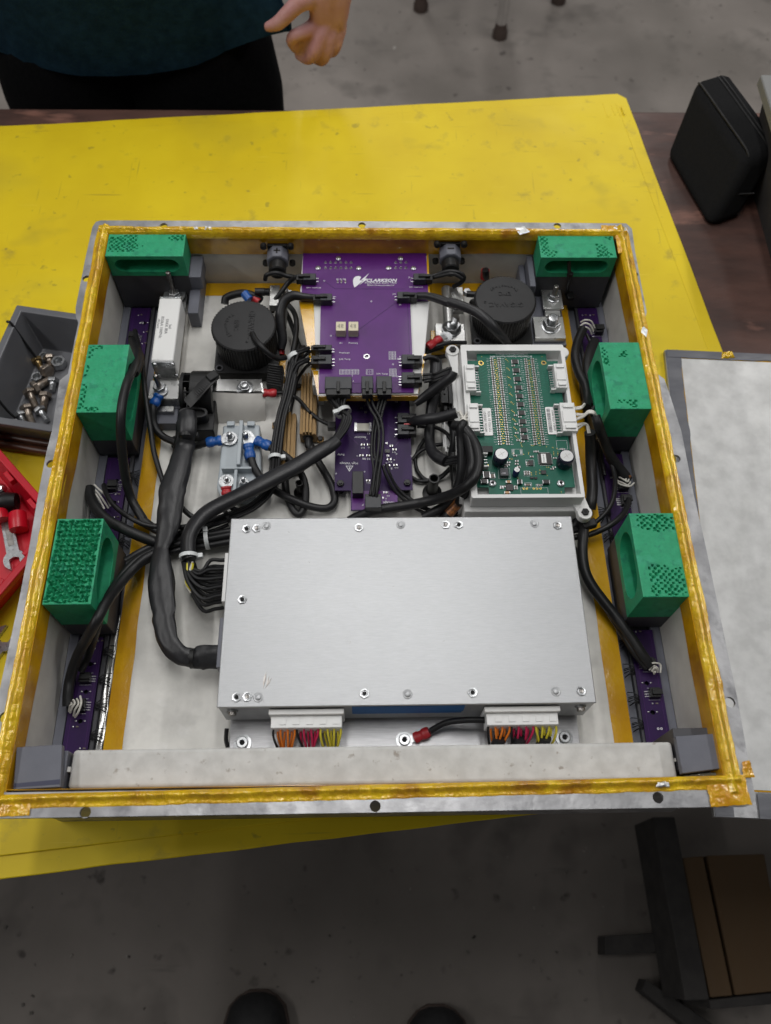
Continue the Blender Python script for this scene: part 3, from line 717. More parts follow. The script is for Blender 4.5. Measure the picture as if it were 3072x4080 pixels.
for side, quadp, under, lab in (('l', [(52, 3146), (241, 3136), (247, 2966), (66, 2977)], (55, 2985, 268, 3150), 'gray printed end block at the left end of the front beam'),
                               ('r', [(2719, 3082), (2882, 3061), (2846, 2923), (2692, 2934)], (2652, 2928, 2885, 3098), 'gray printed end block at the right end of the front beam')):
    zz = -.006
    t = thing('end_block', lab, 'end block', at((quadp[0][0] + quadp[1][0]) / 2, 3050, -.084), 'gray end blocks of the beam')
    q = [at(*p, zz) for p in quadp]; lo = [Vector((p.x, p.y, zz - .007)) for p in q]
    build(MB().hexa(lo, q), 'cover', m_gray, t, bevel=.0006)
    u0, v0, u1, v1 = under
    xa, xb, ya, yb = at(u0, 3060, -.02).x, at(u1, 3060, -.02).x, at(900, v1, -.02).y, at(900, v0, -.02).y
    xa, xb = (xa, min(xb, x0 - .0012)) if side == 'l' else (max(xa, x1 + .0012), xb)
    mb = MB().box(xa, xb, ya, yb - .0275, -.0845, -.020) if False else MB().box(xa, xb, ya + .0005, yb, -.0845, -.0165)
    build(mb, 'body', m_gray if side == 'l' else m_dgray, t, bevel=.0008)
    if side == 'l':
        s = [at(*p, zz) for p in [(56, 3138), (238, 3125), (239, 3105), (58, 3122)]]
        build(MB().hexa([Vector((p.x, p.y, zz + .0001)) for p in s], [Vector((p.x, p.y, zz + .0002)) for p in s]), 'ink_mark', M('dark_ink', (.035, .038, .075), .4), t)
    else:
        s = [at(*p, -.0163) for p in [(2722, 3090), (2880, 3075), (2880, 3088), (2730, 3094)]]
        build(lumpy_patch([(p.x, p.y) for p in s], -.0163, .0012, 8, 14), 'glue_bead', M('clear_glue', (.30, .30, .24), .15, coat=.5), t, smooth=60)
# ================================================================== ALUMINIUM CONTROLLER BOX
LX0, LX1, LY0, LY1, LZ = -.1362, .2155, -.0472, .148, -.025
bms = thing('controller_box', 'large brushed aluminium controller box in the middle of the tray', 'electronics box', (.04, .05, TRAY))
build(MB().box(LX0 + .002, LX1 - .002, LY0 + .004, LY1 - .002, TRAY + .003, LZ - .0024), 'body', m_plate, bms, bevel=.001)
build(MB().box(LX0, LX1, LY0, LY1, LZ - .0022, LZ), 'lid', m_bms, bms, bevel=.0014, seg=3)
build(MB().box(LX0 + .0004, LX0 + .0018, LY0 + .002, LY1 - .002, LZ - .016, LZ - .0023), 'lid_side', m_bms, bms)
build(MB().box(LX1 - .0018, LX1 - .0004, LY0 + .002, LY1 - .002, LZ - .016, LZ - .0023), 'lid_side', m_bms, bms)
build(MB().box(LX0 + .001, LX1 - .001, LY0 + .0008, LY0 + .0034, -.0755, LZ - .0023), 'lid_front', m_bms, bms, bevel=.0006)
fx0, fx1 = K_(118, 980, -.081).x, K_(1570, 960, -.081).x
build(MB().box(fx0, fx1, -.0835, LY0 + .006, TRAY + .0003, -.0815), 'mounting_flange', m_plate, bms, bevel=.0008)
for i, (u, v) in enumerate([(190, 112), (232, 110), (656, 107), (1015, 95), (1070, 95), (1480, 98), (172, 405), (148, 810), (193, 808), (679, 795), (1128, 791), (1579, 785)]):
    p = K_(u, v, LZ); n = build(hexnut(MB(), (p.x, p.y, LZ + .0001), .0049, .0011, True, rnd.random() * 1.0, .52), 'press_nut', m_steel, bms, smooth=30)
    if i in (0, 4, 6, 7, 9, 10): build(MB().cyl((p.x, p.y, LZ + .0002), .0021, .00035, n=14), 'bore', m_hole, n)
    else:
        build(MB().lathe([(.0021, 0), (.0019, .0007), (.0008, .0004)], (p.x, p.y, LZ + .0003), n=12), 'bolt_end', m_dsteel, n, smooth=40)
for u, v in [(272, 100), (829, 95), (1384, 90), (238, 811), (858, 798), (1473, 787)]:
    p = K_(u, v, LZ)
    build(MB().lathe([(.0046, 0), (.0040, .00035), (.0030, .0002), (.0027, .0004), (.0026, .0012), (.0018, .0016)], (p.x, p.y, LZ + .0001), n=22), 'rivet', m_bms, bms, smooth=30)
mb = MB()
for (u0, v0, u1, v1, wd) in [(258, 778, 272, 702, 7), (264, 778, 296, 728, 5), (270, 770, 285, 720, 4), (258, 760, 262, 735, 3)]:
    p, q = K_(u0, v0, LZ), K_(u1, v1, LZ); s = (q - p).cross(Vector((0, 0, 1))).normalized() * wd * .0002; m_ = p.lerp(q, .55)
    mb.add([p + Vector((0, 0, .0001)), m_ + s + Vector((0, 0, .0002)), q + Vector((0, 0, .0001)), m_ - s + Vector((0, 0, .0002))], [(0, 1, 2, 3)])
part(build(mb, 'scratch', m_dsteel, bms), 'scraped mark on the lid')
for (u, v) in [(365, 125), (785, 215), (620, 308), (620, 583), (1008, 577), (1190, 130), (800, 350), (450, 250)]:
    p = K_(u, v, LZ); build(MB().obox(p + Vector((0, 0, .0001)), .0016 + rnd.random() * .001, .0003, .0001, Matrix.Rotation(rnd.random() * 3, 3, 'Z')), 'nick', m_dsteel, bms)
for u, v in [(130, 893), (1577, 866)]:
    p = K_(u, v, -.040); c = Vector((p.x, LY0 + .0006, -.040))
    b_o = build(MB().lathe([(.0055, 0), (.0055, .0014), (.0030, .0014)], c, (0, -1, 0), 16), 'side_washer', m_steel, bms, smooth=30)
    build(MB().lathe([(.0040, 0), (.0038, .0028), (.0020, .0034)], c + Vector((0, -.0015, 0)), (0, -1, 0), 14), 'side_screw', m_dsteel, bms, smooth=30)
for u, v in [(173, 1000), (845, 988), (1508, 978)]:
    p = K_(u, v, -.080)
    build(MB().lathe([(.0088, 0), (.0086, .0010), (.0040, .0012)], (p.x, p.y, -.0813), n=24), 'flange_washer', m_steel, bms, smooth=30)
    b_o = build(MB().lathe([(.0058, 0), (.0058, .0030), (.0050, .0036), (.0028, .0036), (.0026, .0018)], (p.x, p.y, -.0800), n=18), 'flange_bolt', m_steel, bms, smooth=30)
    build(MB().cyl((p.x, p.y, -.0780), .0026, .0003, n=6), 'socket', m_hole, b_o)
p0, p1 = K_(628, 876, -.045), K_(1086, 876, -.045)
mb = MB(); mb.box(p0.x, p1.x, LY0 + .0003, LY0 + .0007, -.0560, -.0290); mb.box(p0.x + .03, p1.x + .001, LY0 - .0001, LY0 + .0003, -.0480, -.0285)
part(build(mb, 'masking_tape', m_bluetape, bms), 'strip of blue masking tape on the front face')
# wide white front connectors with their coloured wires
def front_connector(u0, u1, v0, v1, label):
    x0, x1 = K_(u0, v0 + 30, -.040).x, K_(u1, v0 + 30, -.040).x
    y0, y1 = LY0 - .0165, LY0 + .0002
    t = thing('wire_connector', label, 'connector', ((x0 + x1) / 2, y0, -.07), 'white front connectors of the aluminium box')
    build(MB().box(x0 - .002, x1 + .002, LY0 - .0052, LY0 - .0002, -.0640, -.0320), 'header', m_white, t, bevel=.0006)
    build(MB().box(x0, x1, y0, LY0 - .0053, -.0610, -.0370), 'plug', m_white, t, bevel=.0006)
    n = 7; mb = MB()
    for k in range(5):
        xx = x0 + (x1 - x0) * (.12 + .19 * k); mb.box(xx, xx + .006, y0 + .003, y0 + .0085, -.03695, -.0362)
    build(mb, 'latch', m_white, t)
    groups = [(m_orangew, .03, .33), (m_magw, .36, .66), (m_yelw, .70, .98)]
    for mt, a, b in groups:
        for k in range(7):
            fx = a + (b - a) * k / 6; xx = x0 + (x1 - x0) * fx
            cx = x0 + (x1 - x0) * (a + b) / 2
            jit = (rnd.random() - .5) * .003
            zt = -.044 - .008 * (k % 2)
            ye = -.0815 + .002 * rnd.random()
            mb = MB().tube([(xx, y0 + .001, zt), (xx + jit * .3, y0 - .004, zt - .002), (xx * .8 + cx * .2 + jit, y0 - .0095, zt - .010), (xx * .6 + cx * .4 + jit, ye + .003, zt - .02), (xx * .5 + cx * .5, ye + .0015, -.078)], .00115, 6, res=3)
            col = m_cable if (k == 0 and mt is not m_yelw) else mt
            build(mb, 'wire', col, t, smooth=70)
    return t
front_connector(292, 586, 885, 930, 'white connector with orange, red and yellow wires, left front')
fc = front_connector(1184, 1480, 870, 915, 'white connector with taped orange, red and yellow wires, right front')
for u in (1240, 1325, 1430):
    c = K_(u, 975, -.055)
    build(MB().tube([(c.x, LY0 - .0245, -.054), (c.x - .002, LY0 - .030, -.062), (c.x - .004, -.0815, -.076)], [.0058, .0064, .0060], 10), 'wrap', m_sleeve, fc, smooth=70)
# white plug rows and black plug on the left flank
t = thing('side_connector', 'pale row connector on the left flank of the aluminium box', 'connector', (LX0 - .004, .07, TRAY + .01))
ya, yb = E_(745, 1590, -.045).y, E_(745, 1235, -.045).y
build(MB().box(LX0 - .0052, LX0 + .0002, ya, yb, -.072, -.036), 'housing', m_white, t, bevel=.0006)
side_y = (ya, yb)
t = thing('side_plug', 'black cable plug on the left flank of the aluminium box', 'connector', (LX0 - .004, .0, TRAY + .01))
ya2, yb2 = J_(1615, 1250, -.05).y, J_(1630, 890, -.05).y
build(MB().box(LX0 - .0050, LX0 + .0003, ya2, yb2, -.078, -.034), 'housing', m_gray, t, bevel=.0006)
plug_c = Vector((LX0 - .006, J_(1600, 1140, -.055).y, -.055))

# ================================================================== LOW-VOLTAGE PURPLE BOARD on its taped stand
LV = -.0325
lv = thing('purple_board', 'large purple circuit board with white lightning logo', 'circuit board', (.004, .41, LV - .002))
X0, X1, XN0, XN1 = -.0732, .0798, -.0498, .0575
YT, YN, YBt = .5205, .4440, .3095
screws = [(517, 158), (1034, 158), (348, 238), (685, 240), (933, 238), (1140, 240)]
hole_c = B_(752, 980, LV)
sheet([[(X0, YT), (X0, YN), (XN0, YN), (XN0, YBt), (XN1, YBt), (XN1, YN), (X1, YN), (X1, YT)][::-1], circ(hole_c.x, hole_c.y, .0022, 16)], LV - .0016, LV, 'board', m_purple, lv)
sheet([circ(hole_c.x, hole_c.y, .0037, 20), circ(hole_c.x, hole_c.y, .0023, 20)], LV + .00005, LV + .0002, 'hole_ring', m_solder, lv)
for u, v in screws:
    p = B_(u, v, LV + .002)
    s = build(MB().lathe([(.0034, 0), (.0032, .0010), (.0020, .0018)], (p.x, p.y, LV + .0001), n=18), 'screw', m_steel, lv, smooth=40)
    build(MB().obox((p.x, p.y, LV + .0019), .0032, .0006, .0003, Matrix.Rotation(rnd.random(), 3, 'Z')).obox((p.x, p.y, LV + .0019), .0006, .0032, .0003, Matrix.Rotation(rnd.random(), 3, 'Z')), 'slot', m_dsteel, s)
for u0, nn in ((410, 6), (993, 3)):
    for r_ in (195, 240):
        for k in range(nn):
            p = B_(u0 + 42.5 * k, r_, LV + .001)
            build(MB().lathe([(.0018, 0), (.0011, .0006), (.0006, .0020), (.0005, .0024)], (p.x, p.y, LV + .0001), n=10), 'solder_joint', m_solder, lv, smooth=60)
def silk(s, f, u, v, size, rot=0, par=None, z=LV, mat=None, **k):
    p = f(u, v, z); return text(s, size, (p.x, p.y, z + .00025), rot, mat or m_silk, par, **k)
silk('CLARKSON', B_, 872, 350, .0064, par=lv, shear=.25, xs=1.12, bold=.0002)
silk('FORMULA ELECTRIC', B_, 868, 370, .0037, par=lv, shear=.2, xs=1.16)
silk('FE2LV-7A-AccumulatorLV', B_, 868, 390, .0031, par=lv, xs=1.0)
for s, u, v in (('HV+ Interlock', 312, 410), ('HV- Interlock', 1162, 405), ('IR+', 486, 487), ('IR-', 1030, 552), ('Precharge', 567, 950), ('E.M. Temp', 570, 1004), ('E.M. Temp', 880, 1125),
                ('IR+', 538, 870), ('Precharg', 640, 869), ('R1 R3 R2', 540, 340), ('5', 632, 1140), ('4', 640, 1185), ('J9', 1105, 325), ('J10', 980, 463), ('J6', 1010, 1000), ('J2', 1010, 1148), ('B', 1028, 985)):
    silk(s, B_, u, v, .0030 if len(s) > 4 else .0028, par=lv)
# logo: round badge cut by a bolt
p = B_(683, 350, LV)
def lg(pts): return [((B_(u, v, LV)).x, (B_(u, v, LV)).y) for u, v in pts]
badge = [(683 + 46 * math.cos(t_), 350 - 36 * math.sin(t_)) for t_ in [2 * PI * i / 28 for i in range(28)]]
badge = [(u, v) for u, v in badge if not (u > 690 and v > 352)]
mb = MB().prism(lg([(638, 350), (645, 330), (662, 316), (686, 313), (706, 320), (692, 348), (722, 350), (668, 396), (650, 408), (640, 380)][::-1]), LV + .0001, LV + .0003)
mb.prism(lg([(772, 290), (705, 345), (728, 345), (690, 388), (762, 335), (738, 335)]), LV + .0001, LV + .0003)
part(build(mb, 'logo', m_silk, lv), 'white lightning bolt logo')
for u, v, w_, h_2, nr in ((607, 1108, 160, 40, 2), (776, 1109, 56, 42, 2), (965, 972, 56, 66, 4), (970, 1115, 56, 66, 4)):
    x0, x1, y0, y1 = rect(B_, u - w_ / 2, v - h_2 / 2, u + w_ / 2, v + h_2 / 2, LV)
    mb = MB(); lw = .00022
    nc = 6 if w_ > 100 else (1 if nr == 2 else 2)
    for k in range(nr + 1): yy = y0 + (y1 - y0) * k / nr; mb.box(x0, x1, yy - lw, yy + lw, LV + .0001, LV + .0002)
    for k in range(nc + 1): xx = x0 + (x1 - x0) * k / nc; mb.box(xx - lw, xx + lw, y0, y1, LV + .0001, LV + .0002)
    for k in range(nr):
        yy = y0 + (y1 - y0) * (k + .5) / nr
        for j in range(nc * 3): xx = x0 + (x1 - x0) * (j + .5) / (nc * 3); mb.box(xx - .0005, xx + .0005, yy - .0004, yy + .0004, LV + .0001, LV + .0002)
    build(mb, 'pin_table', m_silkdim, lv)
mb = MB()
for (a, b) in (((985, 540), (690, 755)), ((400, 355), (490, 418)), ((490, 418), (1075, 420)), ((1090, 545), (1108, 950)), ((455, 808), (500, 808)), ((632, 1205), (700, 1205))):
    p, q = B_(*a, LV), B_(*b, LV); d = (q - p); mb.obox((p + q) / 2 + Vector((0, 0, .00006)), d.length, .0005, .0001, Matrix.Rotation(math.atan2(d.y, d.x), 3, 'Z'))
build(mb, 'trace', m_dpurple, lv)
for u, v in ((512, 360), (542, 360), (575, 360), (790, 523), (400, 352), (970, 1045), (455, 808)):
    p = B_(u, v, LV)
    if u in (512, 542, 575): build(MB().box(p.x - .0008, p.x + .0008, p.y - .0015, p.y + .0015, LV + .0001, LV + .0009), 'resistor', m_res, lv); build(MB().box(p.x - .0008, p.x + .0008, p.y + .0016, p.y + .0022, LV + .0001, LV + .0008).box(p.x - .0008, p.x + .0008, p.y - .0022, p.y - .0016, LV + .0001, LV + .0008), 'solder_pad', m_solder, lv)
    else: sheet([circ(p.x, p.y, .0011, 12), circ(p.x, p.y, .0005, 12)], LV + .0001, LV + .0002, 'via', m_silkdim, lv)
for (u0, v0, u1, v1, lb) in ((497, 690, 578, 765, 'IR relay'), (601, 690, 682, 765, 'precharge relay')):
    zt = LV + .0105; x0, x1, y0, y1 = rect(B_, u0, v0, u1, v1, zt)
    r_ = build(MB().box(x0, x1, y0, y1, LV + .0006, zt), 'relay', m_relay, lv, bevel=.0004)
    for k, (s, du) in enumerate((('omron', 18), ('G6K-2', 6), ('24VDC', -14), ('1A', -24))):
        text(s, .0022, ((x0 + x1) / 2 + du / 81 * (x1 - x0), (y0 + y1) / 2, zt + .0001), -90, m_ink, lv, ext=.00006)
    build(MB().box(x0 + .0005, x1 - .0005, y1 + .0001, y1 + .0014, LV + .0001, LV + .0012).box(x0 + .0005, x1 - .0005, y0 - .0013, y0 - .0001, LV + .0001, LV + .0012), 'relay_pins', m_solder, lv)
# black latching plugs
def plug(par, x0, x1, y0, y1, z, d, ncirc, h=.0100, mat=None):
    """header and plug lying on a board; d = direction in which the wires leave: 'l','r','f'"""
    mat = mat or m_conn
    hb = build(MB().box(x0, x1, y0, y1, z + .0002, z + h), 'plug', mat, par, bevel=.0007)
    if d in 'lr':
        s = -1 if d == 'l' else 1; xe = x0 if s < 0 else x1; ym = (y0 + y1) / 2; wy = (y1 - y0)
        ex = sorted((xe, xe + s * .0085)); build(MB().box(*ex, y0 + wy * .06, y1 - wy * .06, z + .0009, z + h - .0008), 'plug_tail', m_black, par, bevel=.0005)
        lx = sorted((xe - s * .0085, xe + s * .0060)); build(MB().box(*lx, ym - .0019, ym + .0019, z + h + .0001, z + h + .0024), 'latch', m_black, par, bevel=.0005)
        xb = x1 if s < 0 else x0
        for k in range(ncirc):
            yy = y0 + wy * (k + .5) / ncirc; px_ = sorted((xb, xb - s * .0030)); build(MB().box(*px_, yy - .0005, yy + .0005, z + .0030, z + .0041), 'pin', m_solder, par)
    else:
        xm = (x0 + x1) / 2; wx = x1 - x0
        build(MB().box(x0 + wx * .05, x1 - wx * .05, y0 - .0080, y0, z + .0009, z + h - .0008), 'plug_tail', m_black, par, bevel=.0005)
        build(MB().box(xm - .0019, xm + .0019, y0 - .0055, y0 + .0085, z + h + .0001, z + h + .0024), 'latch', m_black, par, bevel=.0005)
        for k in range(ncirc):
            xx = x0 + wx * (k + .5) / ncirc; build(MB().box(xx - .0005, xx + .0005, y1, y1 + .0030, z + .0030, z + .0041), 'pin', m_solder, par)
    return hb
PZ = LV + .010
def plug_px(par, f, u0, v0, u1, v1, z, d, n, h=.0100): x0, x1, y0, y1 = rect(f, u0, v0, u1, v1, z + h); return plug(par, x0, x1, y0, y1, z, d, n, h)
plug_px(lv, B_, 225, 288, 330, 342, LV, 'l', 2); plug_px(lv, B_, 365, 455, 465, 512, LV, 'l', 2)
plug_px(lv, B_, 1140, 288, 1240, 342, LV, 'r', 2); plug_px(lv, B_, 1005, 440, 1110, 495, LV, 'r', 2)
plug_px(lv, B_, 350, 880, 462, 925, LV, 'l', 2); plug_px(lv, B_, 350, 962, 462, 1040, LV, 'l', 3)
plug_px(lv, B_, 1042, 960, 1150, 1040, LV, 'r', 3); plug_px(lv, B_, 1042, 1108, 1150, 1200, LV, 'r', 4)
plug_px(lv, B_, 405, 1145, 628, 1245, LV, 'f', 6); plug_px(lv, B_, 708, 1140, 805, 1245, LV, 'f', 2); plug_px(lv, B_, 832, 1140, 962, 1245, LV, 'f', 3)
# stand of the board: white printed trestle wrapped in amber tape
t = thing('board_stand', 'white printed stand wrapped in amber tape under the purple board', 'stand', (.004, .40, TRAY))
zt = LV - .0020
bx0, bx1, byf = B_(205, 700, zt).x, B_(1235, 700, zt).x, .3025
poly = [B_(222, 110, zt), B_(195, 520, zt), B_(300, 1095, zt), B_(345, 1305, zt), B_(1180, 1290, zt), B_(1232, 960, zt), B_(1275, 520, zt), B_(1262, 110, zt)]
poly = [(p.x, min(p.y, .519)) for p in poly]
build(MB().prism(poly, zt - .010, zt), 'deck', m_wprint, t, bevel=.0008)
tl_ = [B_(195, 520, zt), B_(300, 1095, zt), B_(360, 1095, zt), B_(305, 520, zt)]
def slab(pts, z0, z1): return MB().hexa([Vector((p.x, p.y, z0)) for p in pts], [Vector((p.x, p.y, z1)) for p in pts])
def tape_over(pts, nm='tape_wrap'): return build(slab(pts, zt + .0001, zt + .0005), nm, m_tapef, t)
tape_over([tl_[1], B_(332, 1095, zt), B_(312, 520, zt), tl_[0]])
tape_over([B_(345, 1305, zt), B_(358, 1290, zt), B_(348, 1100, zt), B_(303, 1100, zt)])
tape_over([B_(1240, 520, zt), B_(1278, 520, zt), B_(1262, 112, zt), B_(1252, 112, zt)])
tape_over([B_(1180, 1290, zt), B_(1205, 1180, zt), B_(1245, 960, zt), B_(1225, 960, zt)])
y_f = poly[3][1]
build(MB().box(poly[3][0] + .0005, poly[4][0] - .0005, y_f - .0006, y_f - .0001, zt - .0098, zt - .0006), 'tape_wrap', m_tapef, t)
build(slab([Vector((poly[2][0] - .0008, poly[2][1], 0)), Vector((poly[2][0] + .0004, poly[2][1], 0)), Vector((poly[1][0] + .0004, poly[1][1], 0)), Vector((poly[1][0] - .0008, poly[1][1], 0))], zt - .0098, zt), 'tape_wrap', m_tapef, t)
for lx in (-.052, .056):
    for ly in (.335, .495):
        build(MB().box(lx - .006, lx + .006, ly - .006, ly + .006, TRAY + .0003, zt - .0102), 'leg', m_wprint, t, bevel=.0005)

# ================================================================== HIGH-VOLTAGE PURPLE BOARD (lying lower, lettering upside down)
HZ = -.068
hv = thing('purple_board', 'dark purple circuit board with high voltage warning, below the upper board', 'circuit board', (.01, .25, TRAY))
sheet([[(p.x, p.y) for p in (F_(285, 150, HZ), F_(278, 945, HZ), F_(412, 945, HZ), F_(412, 1112, HZ), F_(803, 1104, HZ), F_(803, 942, HZ), F_(926, 940, HZ), F_(896, 150, HZ))][::-1]], HZ - .0016, HZ, 'board', m_dpurple, hv)
build(slab([F_(418, 1106, HZ), F_(798, 1098, HZ), F_(798, 948, HZ), F_(418, 950, HZ)], HZ + .00004, HZ + .0001), 'low_voltage_zone', m_purple, hv)
for u, v in ((325, 885), (880, 880)):
    p = F_(u, v, HZ + .002)
    build(MB().cyl((p.x, p.y, TRAY + .0002), .0035, HZ - TRAY - .002, n=12), 'standoff', m_black, hv)
    build(hexnut(MB(), (p.x, p.y, HZ + .0001), .0042, .0030, False), 'nut', m_black, hv, bevel=.0003)
    build(MB().cyl((p.x, p.y, HZ + .0031), .0020, .0016, n=10), 'stud', m_black, hv)
for s, u, v, sz in (('F3', 560, 472, .0036), ('Resistor', 490, 505, .0040), ('HV+', 866, 508, .0040), ('Relay', 330, 650, .0036), ('High Voltage', 396, 722, .0040), ('R5 R6', 540, 684, .0036), ('R10', 512, 592, .0026),
                   ('R11', 567, 590, .0026), ('R15', 790, 757, .0026), ('8', 750, 764, .0034), ('R18', 740, 710, .0026), ('R14', 770, 630, .0026), ('R12', 748, 568, .0026), ('J4', 778, 500, .0026), ('Voltage', 730, 1048, .0044),
                   ('Low', 756, 1072, .0044), ('J7', 512, 1066, .0026), ('R21', 558, 884, .0028), ('C3', 722, 992, .0026), ('E1', 495, 788, .0001), ('Z2', 790, 208, .0034)):
    if sz > .001: silk(s, F_, u, v, sz, 180, hv, HZ)
pts = [F_(400, 790, HZ), F_(370, 742, HZ), F_(434, 742, HZ)]
pin_ = [F_(400, 781, HZ), F_(378, 746, HZ), F_(426, 746, HZ)]
sheet([[(p.x, p.y) for p in pts], [(p.x, p.y) for p in pin_]], HZ + .0001, HZ + .0003, 'warning_triangle', m_silk, hv)
zz_ = [(404, 748), (393, 764), (401, 764), (397, 778), (410, 759), (402, 759)]
build(MB().prism([(F_(u, v, HZ).x, F_(u, v, HZ).y) for u, v in zz_], HZ + .0001, HZ + .0003), 'warning_bolt', m_silk, hv)
for u, v, w_ in ((512, 568, 34), (562, 568, 34), (500, 658, 34), (556, 658, 34), (604, 658, 28), (775, 608, 36), (748, 580, 26), (730, 690, 40), (782, 738, 34), (724, 740, 30), (556, 866, 34), (596, 692, 20),
                 (710, 558, 18), (720, 660, 20), (690, 965, 14), (712, 965, 14), (680, 1010, 12), (640, 845, 12), (535, 300, 20), (500, 265, 24), (540, 235, 18)):
    p = F_(u, v, HZ); w2 = w_ * .000062
    r_ = build(MB().box(p.x - w2 * .55, p.x + w2 * .55, p.y - .0011, p.y + .0011, HZ + .0001, HZ + .0010), 'resistor', m_res, hv)
    build(MB().box(p.x - w2, p.x - w2 * .58, p.y - .0012, p.y + .0012, HZ + .0001, HZ + .0011).box(p.x + w2 * .58, p.x + w2, p.y - .0012, p.y + .0012, HZ + .0001, HZ + .0011), 'solder_pad', m_solder, hv)
for u, v in ((467, 660), (544, 523), (588, 543), (790, 643), (772, 692), (708, 718), (690, 735), (704, 1014), (526, 790), (290, 806), (915, 660)):
    p = F_(u, v, HZ); sheet([circ(p.x, p.y, .0009, 12), circ(p.x, p.y, .0005, 12)], HZ + .0001, HZ + .0002, 'via', m_silkdim, hv)
p = F_(715, 625, HZ); build(MB().box(p.x - .0028, p.x + .0028, p.y - .0022, p.y + .0022, HZ + .0002, HZ + .0018), 'chip', m_chip, hv)
x0, x1, y0, y1 = rect(F_, 450, 390, 572, 452, HZ + .003)
build(MB().box(x0, x1, y0, y1, HZ + .0004, HZ + .0036), 'fuse', M('ceramic_fuse', (.62, .60, .52), .4), hv, bevel=.0003)
build(MB().box(x0 - .0012, x0 + .0014, y0 - .0008, y1 + .0004, HZ + .0003, HZ + .0042).box(x1 - .0014, x1 + .0012, y0 - .0008, y1 + .0004, HZ + .0003, HZ + .0042), 'fuse_clip', m_solder, hv)
x0, x1, y0, y1 = rect(F_, 424, 785, 516, 970, HZ + .012)
build(MB().box(x0, x1, y0, y1, HZ + .0005, HZ + .012), 'relay', m_black, hv, bevel=.0005)
plug_px(hv, F_, 800, 300, 895, 380, HZ, 'r', 2, .0095); plug_px(hv, F_, 800, 395, 895, 480, HZ, 'r', 2, .0095)
p = F_(890, 396, HZ + .0098); build(MB().box(p.x - .005, p.x + .005, p.y - .0008, p.y + .0010, HZ + .0097, HZ + .0102), 'red_mark', m_red, hv)
x0, x1, y0, y1 = rect(F_, 530, 995, 665, 1075, HZ + .011)
build(MB().box(x0, x1, y0 - .002, y1, HZ + .0003, HZ + .011), 'plug', m_conn, hv, bevel=.0006)
build(MB().box(x0, x1, y1 + .0001, y1 + .004, HZ + .002, HZ + .0095), 'plug_tail', m_black, hv, bevel=.0004)
x0, x1, y0, y1 = rect(F_, 218, 372, 285, 425, HZ + .008)
build(MB().box(x0, x1, y0, y1, HZ + .0003, HZ + .008), 'plug', m_black, hv, bevel=.0006)
mb = MB()
for (a, b) in (((400, 495), (475, 565)), ((720, 405), (795, 460)), ((840, 510), (775, 580)), ((775, 645), (792, 665)), ((792, 665), (792, 740)), ((425, 688), (470, 685)), ((290, 355), (600, 355))):
    p, q = F_(*a, HZ), F_(*b, HZ); d = q - p; mb.obox((p + q) / 2 + Vector((0, 0, .0001)), d.length, .0003, .0001, Matrix.Rotation(math.atan2(d.y, d.x), 3, 'Z'))
build(mb, 'trace', m_purple, hv)

# ================================================================== GREEN BOARD in its white housing
GZ = -.034; RIM = -.028
gb = thing('white_housing', 'white printed housing holding the green sensor board', 'housing', (.175, .27, TRAY))
gx0, gx1, gy0, gy1 = .1135, .2335, .1715, .3735
x_in0, x_in1, y_in0, y_in1 = G_(203, 600, RIM).x, G_(1290, 1200, RIM).x, G_(700, 1612, RIM).y, G_(700, 122, RIM).y
x_in0 = G_(205, 130, RIM).x; x_in1 = G_(1140, 125, RIM).x + .0045
sheet([rrect(gx0, gx1, gy0, gy1, .002, 3), [(x_in0, y_in0), (x_in1, y_in0), (x_in1, y_in1), (x_in0, y_in1)][::-1]], GZ - .010, RIM, 'frame', m_wprint, gb, bevel=.0007)
build(MB().box(gx0 + .001, gx1 - .001, gy0 + .001, gy1 - .001, GZ - .0160, GZ - .0101), 'floor', m_wprint, gb)
build(MB().box(gx0 - .0055, gx1 + .0045, gy0 - .0045, gy1 - .012, TRAY + .003, GZ - .0165), 'skirt', m_wprint, gb, bevel=.0012)
build(MB().box(gx0 - .010, gx0 - .0056, gy0 + .008, gy1 - .006, TRAY + .003, -.048), 'side_rail', m_wprint, gb, bevel=.0008)
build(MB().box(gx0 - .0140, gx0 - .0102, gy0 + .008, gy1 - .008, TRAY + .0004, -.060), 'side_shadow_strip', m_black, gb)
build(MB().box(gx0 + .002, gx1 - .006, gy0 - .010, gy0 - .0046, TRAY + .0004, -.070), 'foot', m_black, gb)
for (u, v, sy) in ((62, 110, 1), (1437, 1795, -1), (1200, 130, 1)):
    p = G_(u, v, -.042)
    mb = MB().lathe([(.0080, 0), (.0080, .008), (.0074, .009)], (p.x, p.y, -.052), n=22)
    build(mb, 'lug', m_wprint, gb, smooth=30)
    if u < 1100 or sy < 0:
        q = Vector((gx0 + .004, p.y - .022, 0)) if sy > 0 else Vector((gx1 - .014, gy0 + .002, 0))
        q2 = Vector((gx0 - .004, p.y - .03, 0)) if sy > 0 else Vector((gx1 + .001, gy0 + .010, 0))
        d = Vector((p.x, p.y, 0))
        if sy > 0: pol = [(gx0 - .0085, p.y - .035), (gx0 - .002, p.y - .035), (gx0 - .0005, p.y + .004), (p.x + .002, p.y + .0065), (p.x - .0070, p.y - .002)]
        else: pol = [(p.x - .012, gy0 + .004), (p.x - .006, p.y - .0055), (p.x + .004, p.y - .0065), (p.x + .0072, p.y + .002), (gx1 + .0035, gy0 + .014)]
        build(MB().prism(pol, -.051, -.0445), 'lug_arm', m_wprint, gb, bevel=.0008)
        s = build(MB().lathe([(.0043, 0), (.0043, .0018), (.0038, .0026)], (p.x, p.y, -.0428), n=6), 'screw', m_black, gb, bevel=.0002)
        build(MB().cyl((p.x, p.y, -.0402), .0020, .0002, n=6), 'socket', m_hole, s)
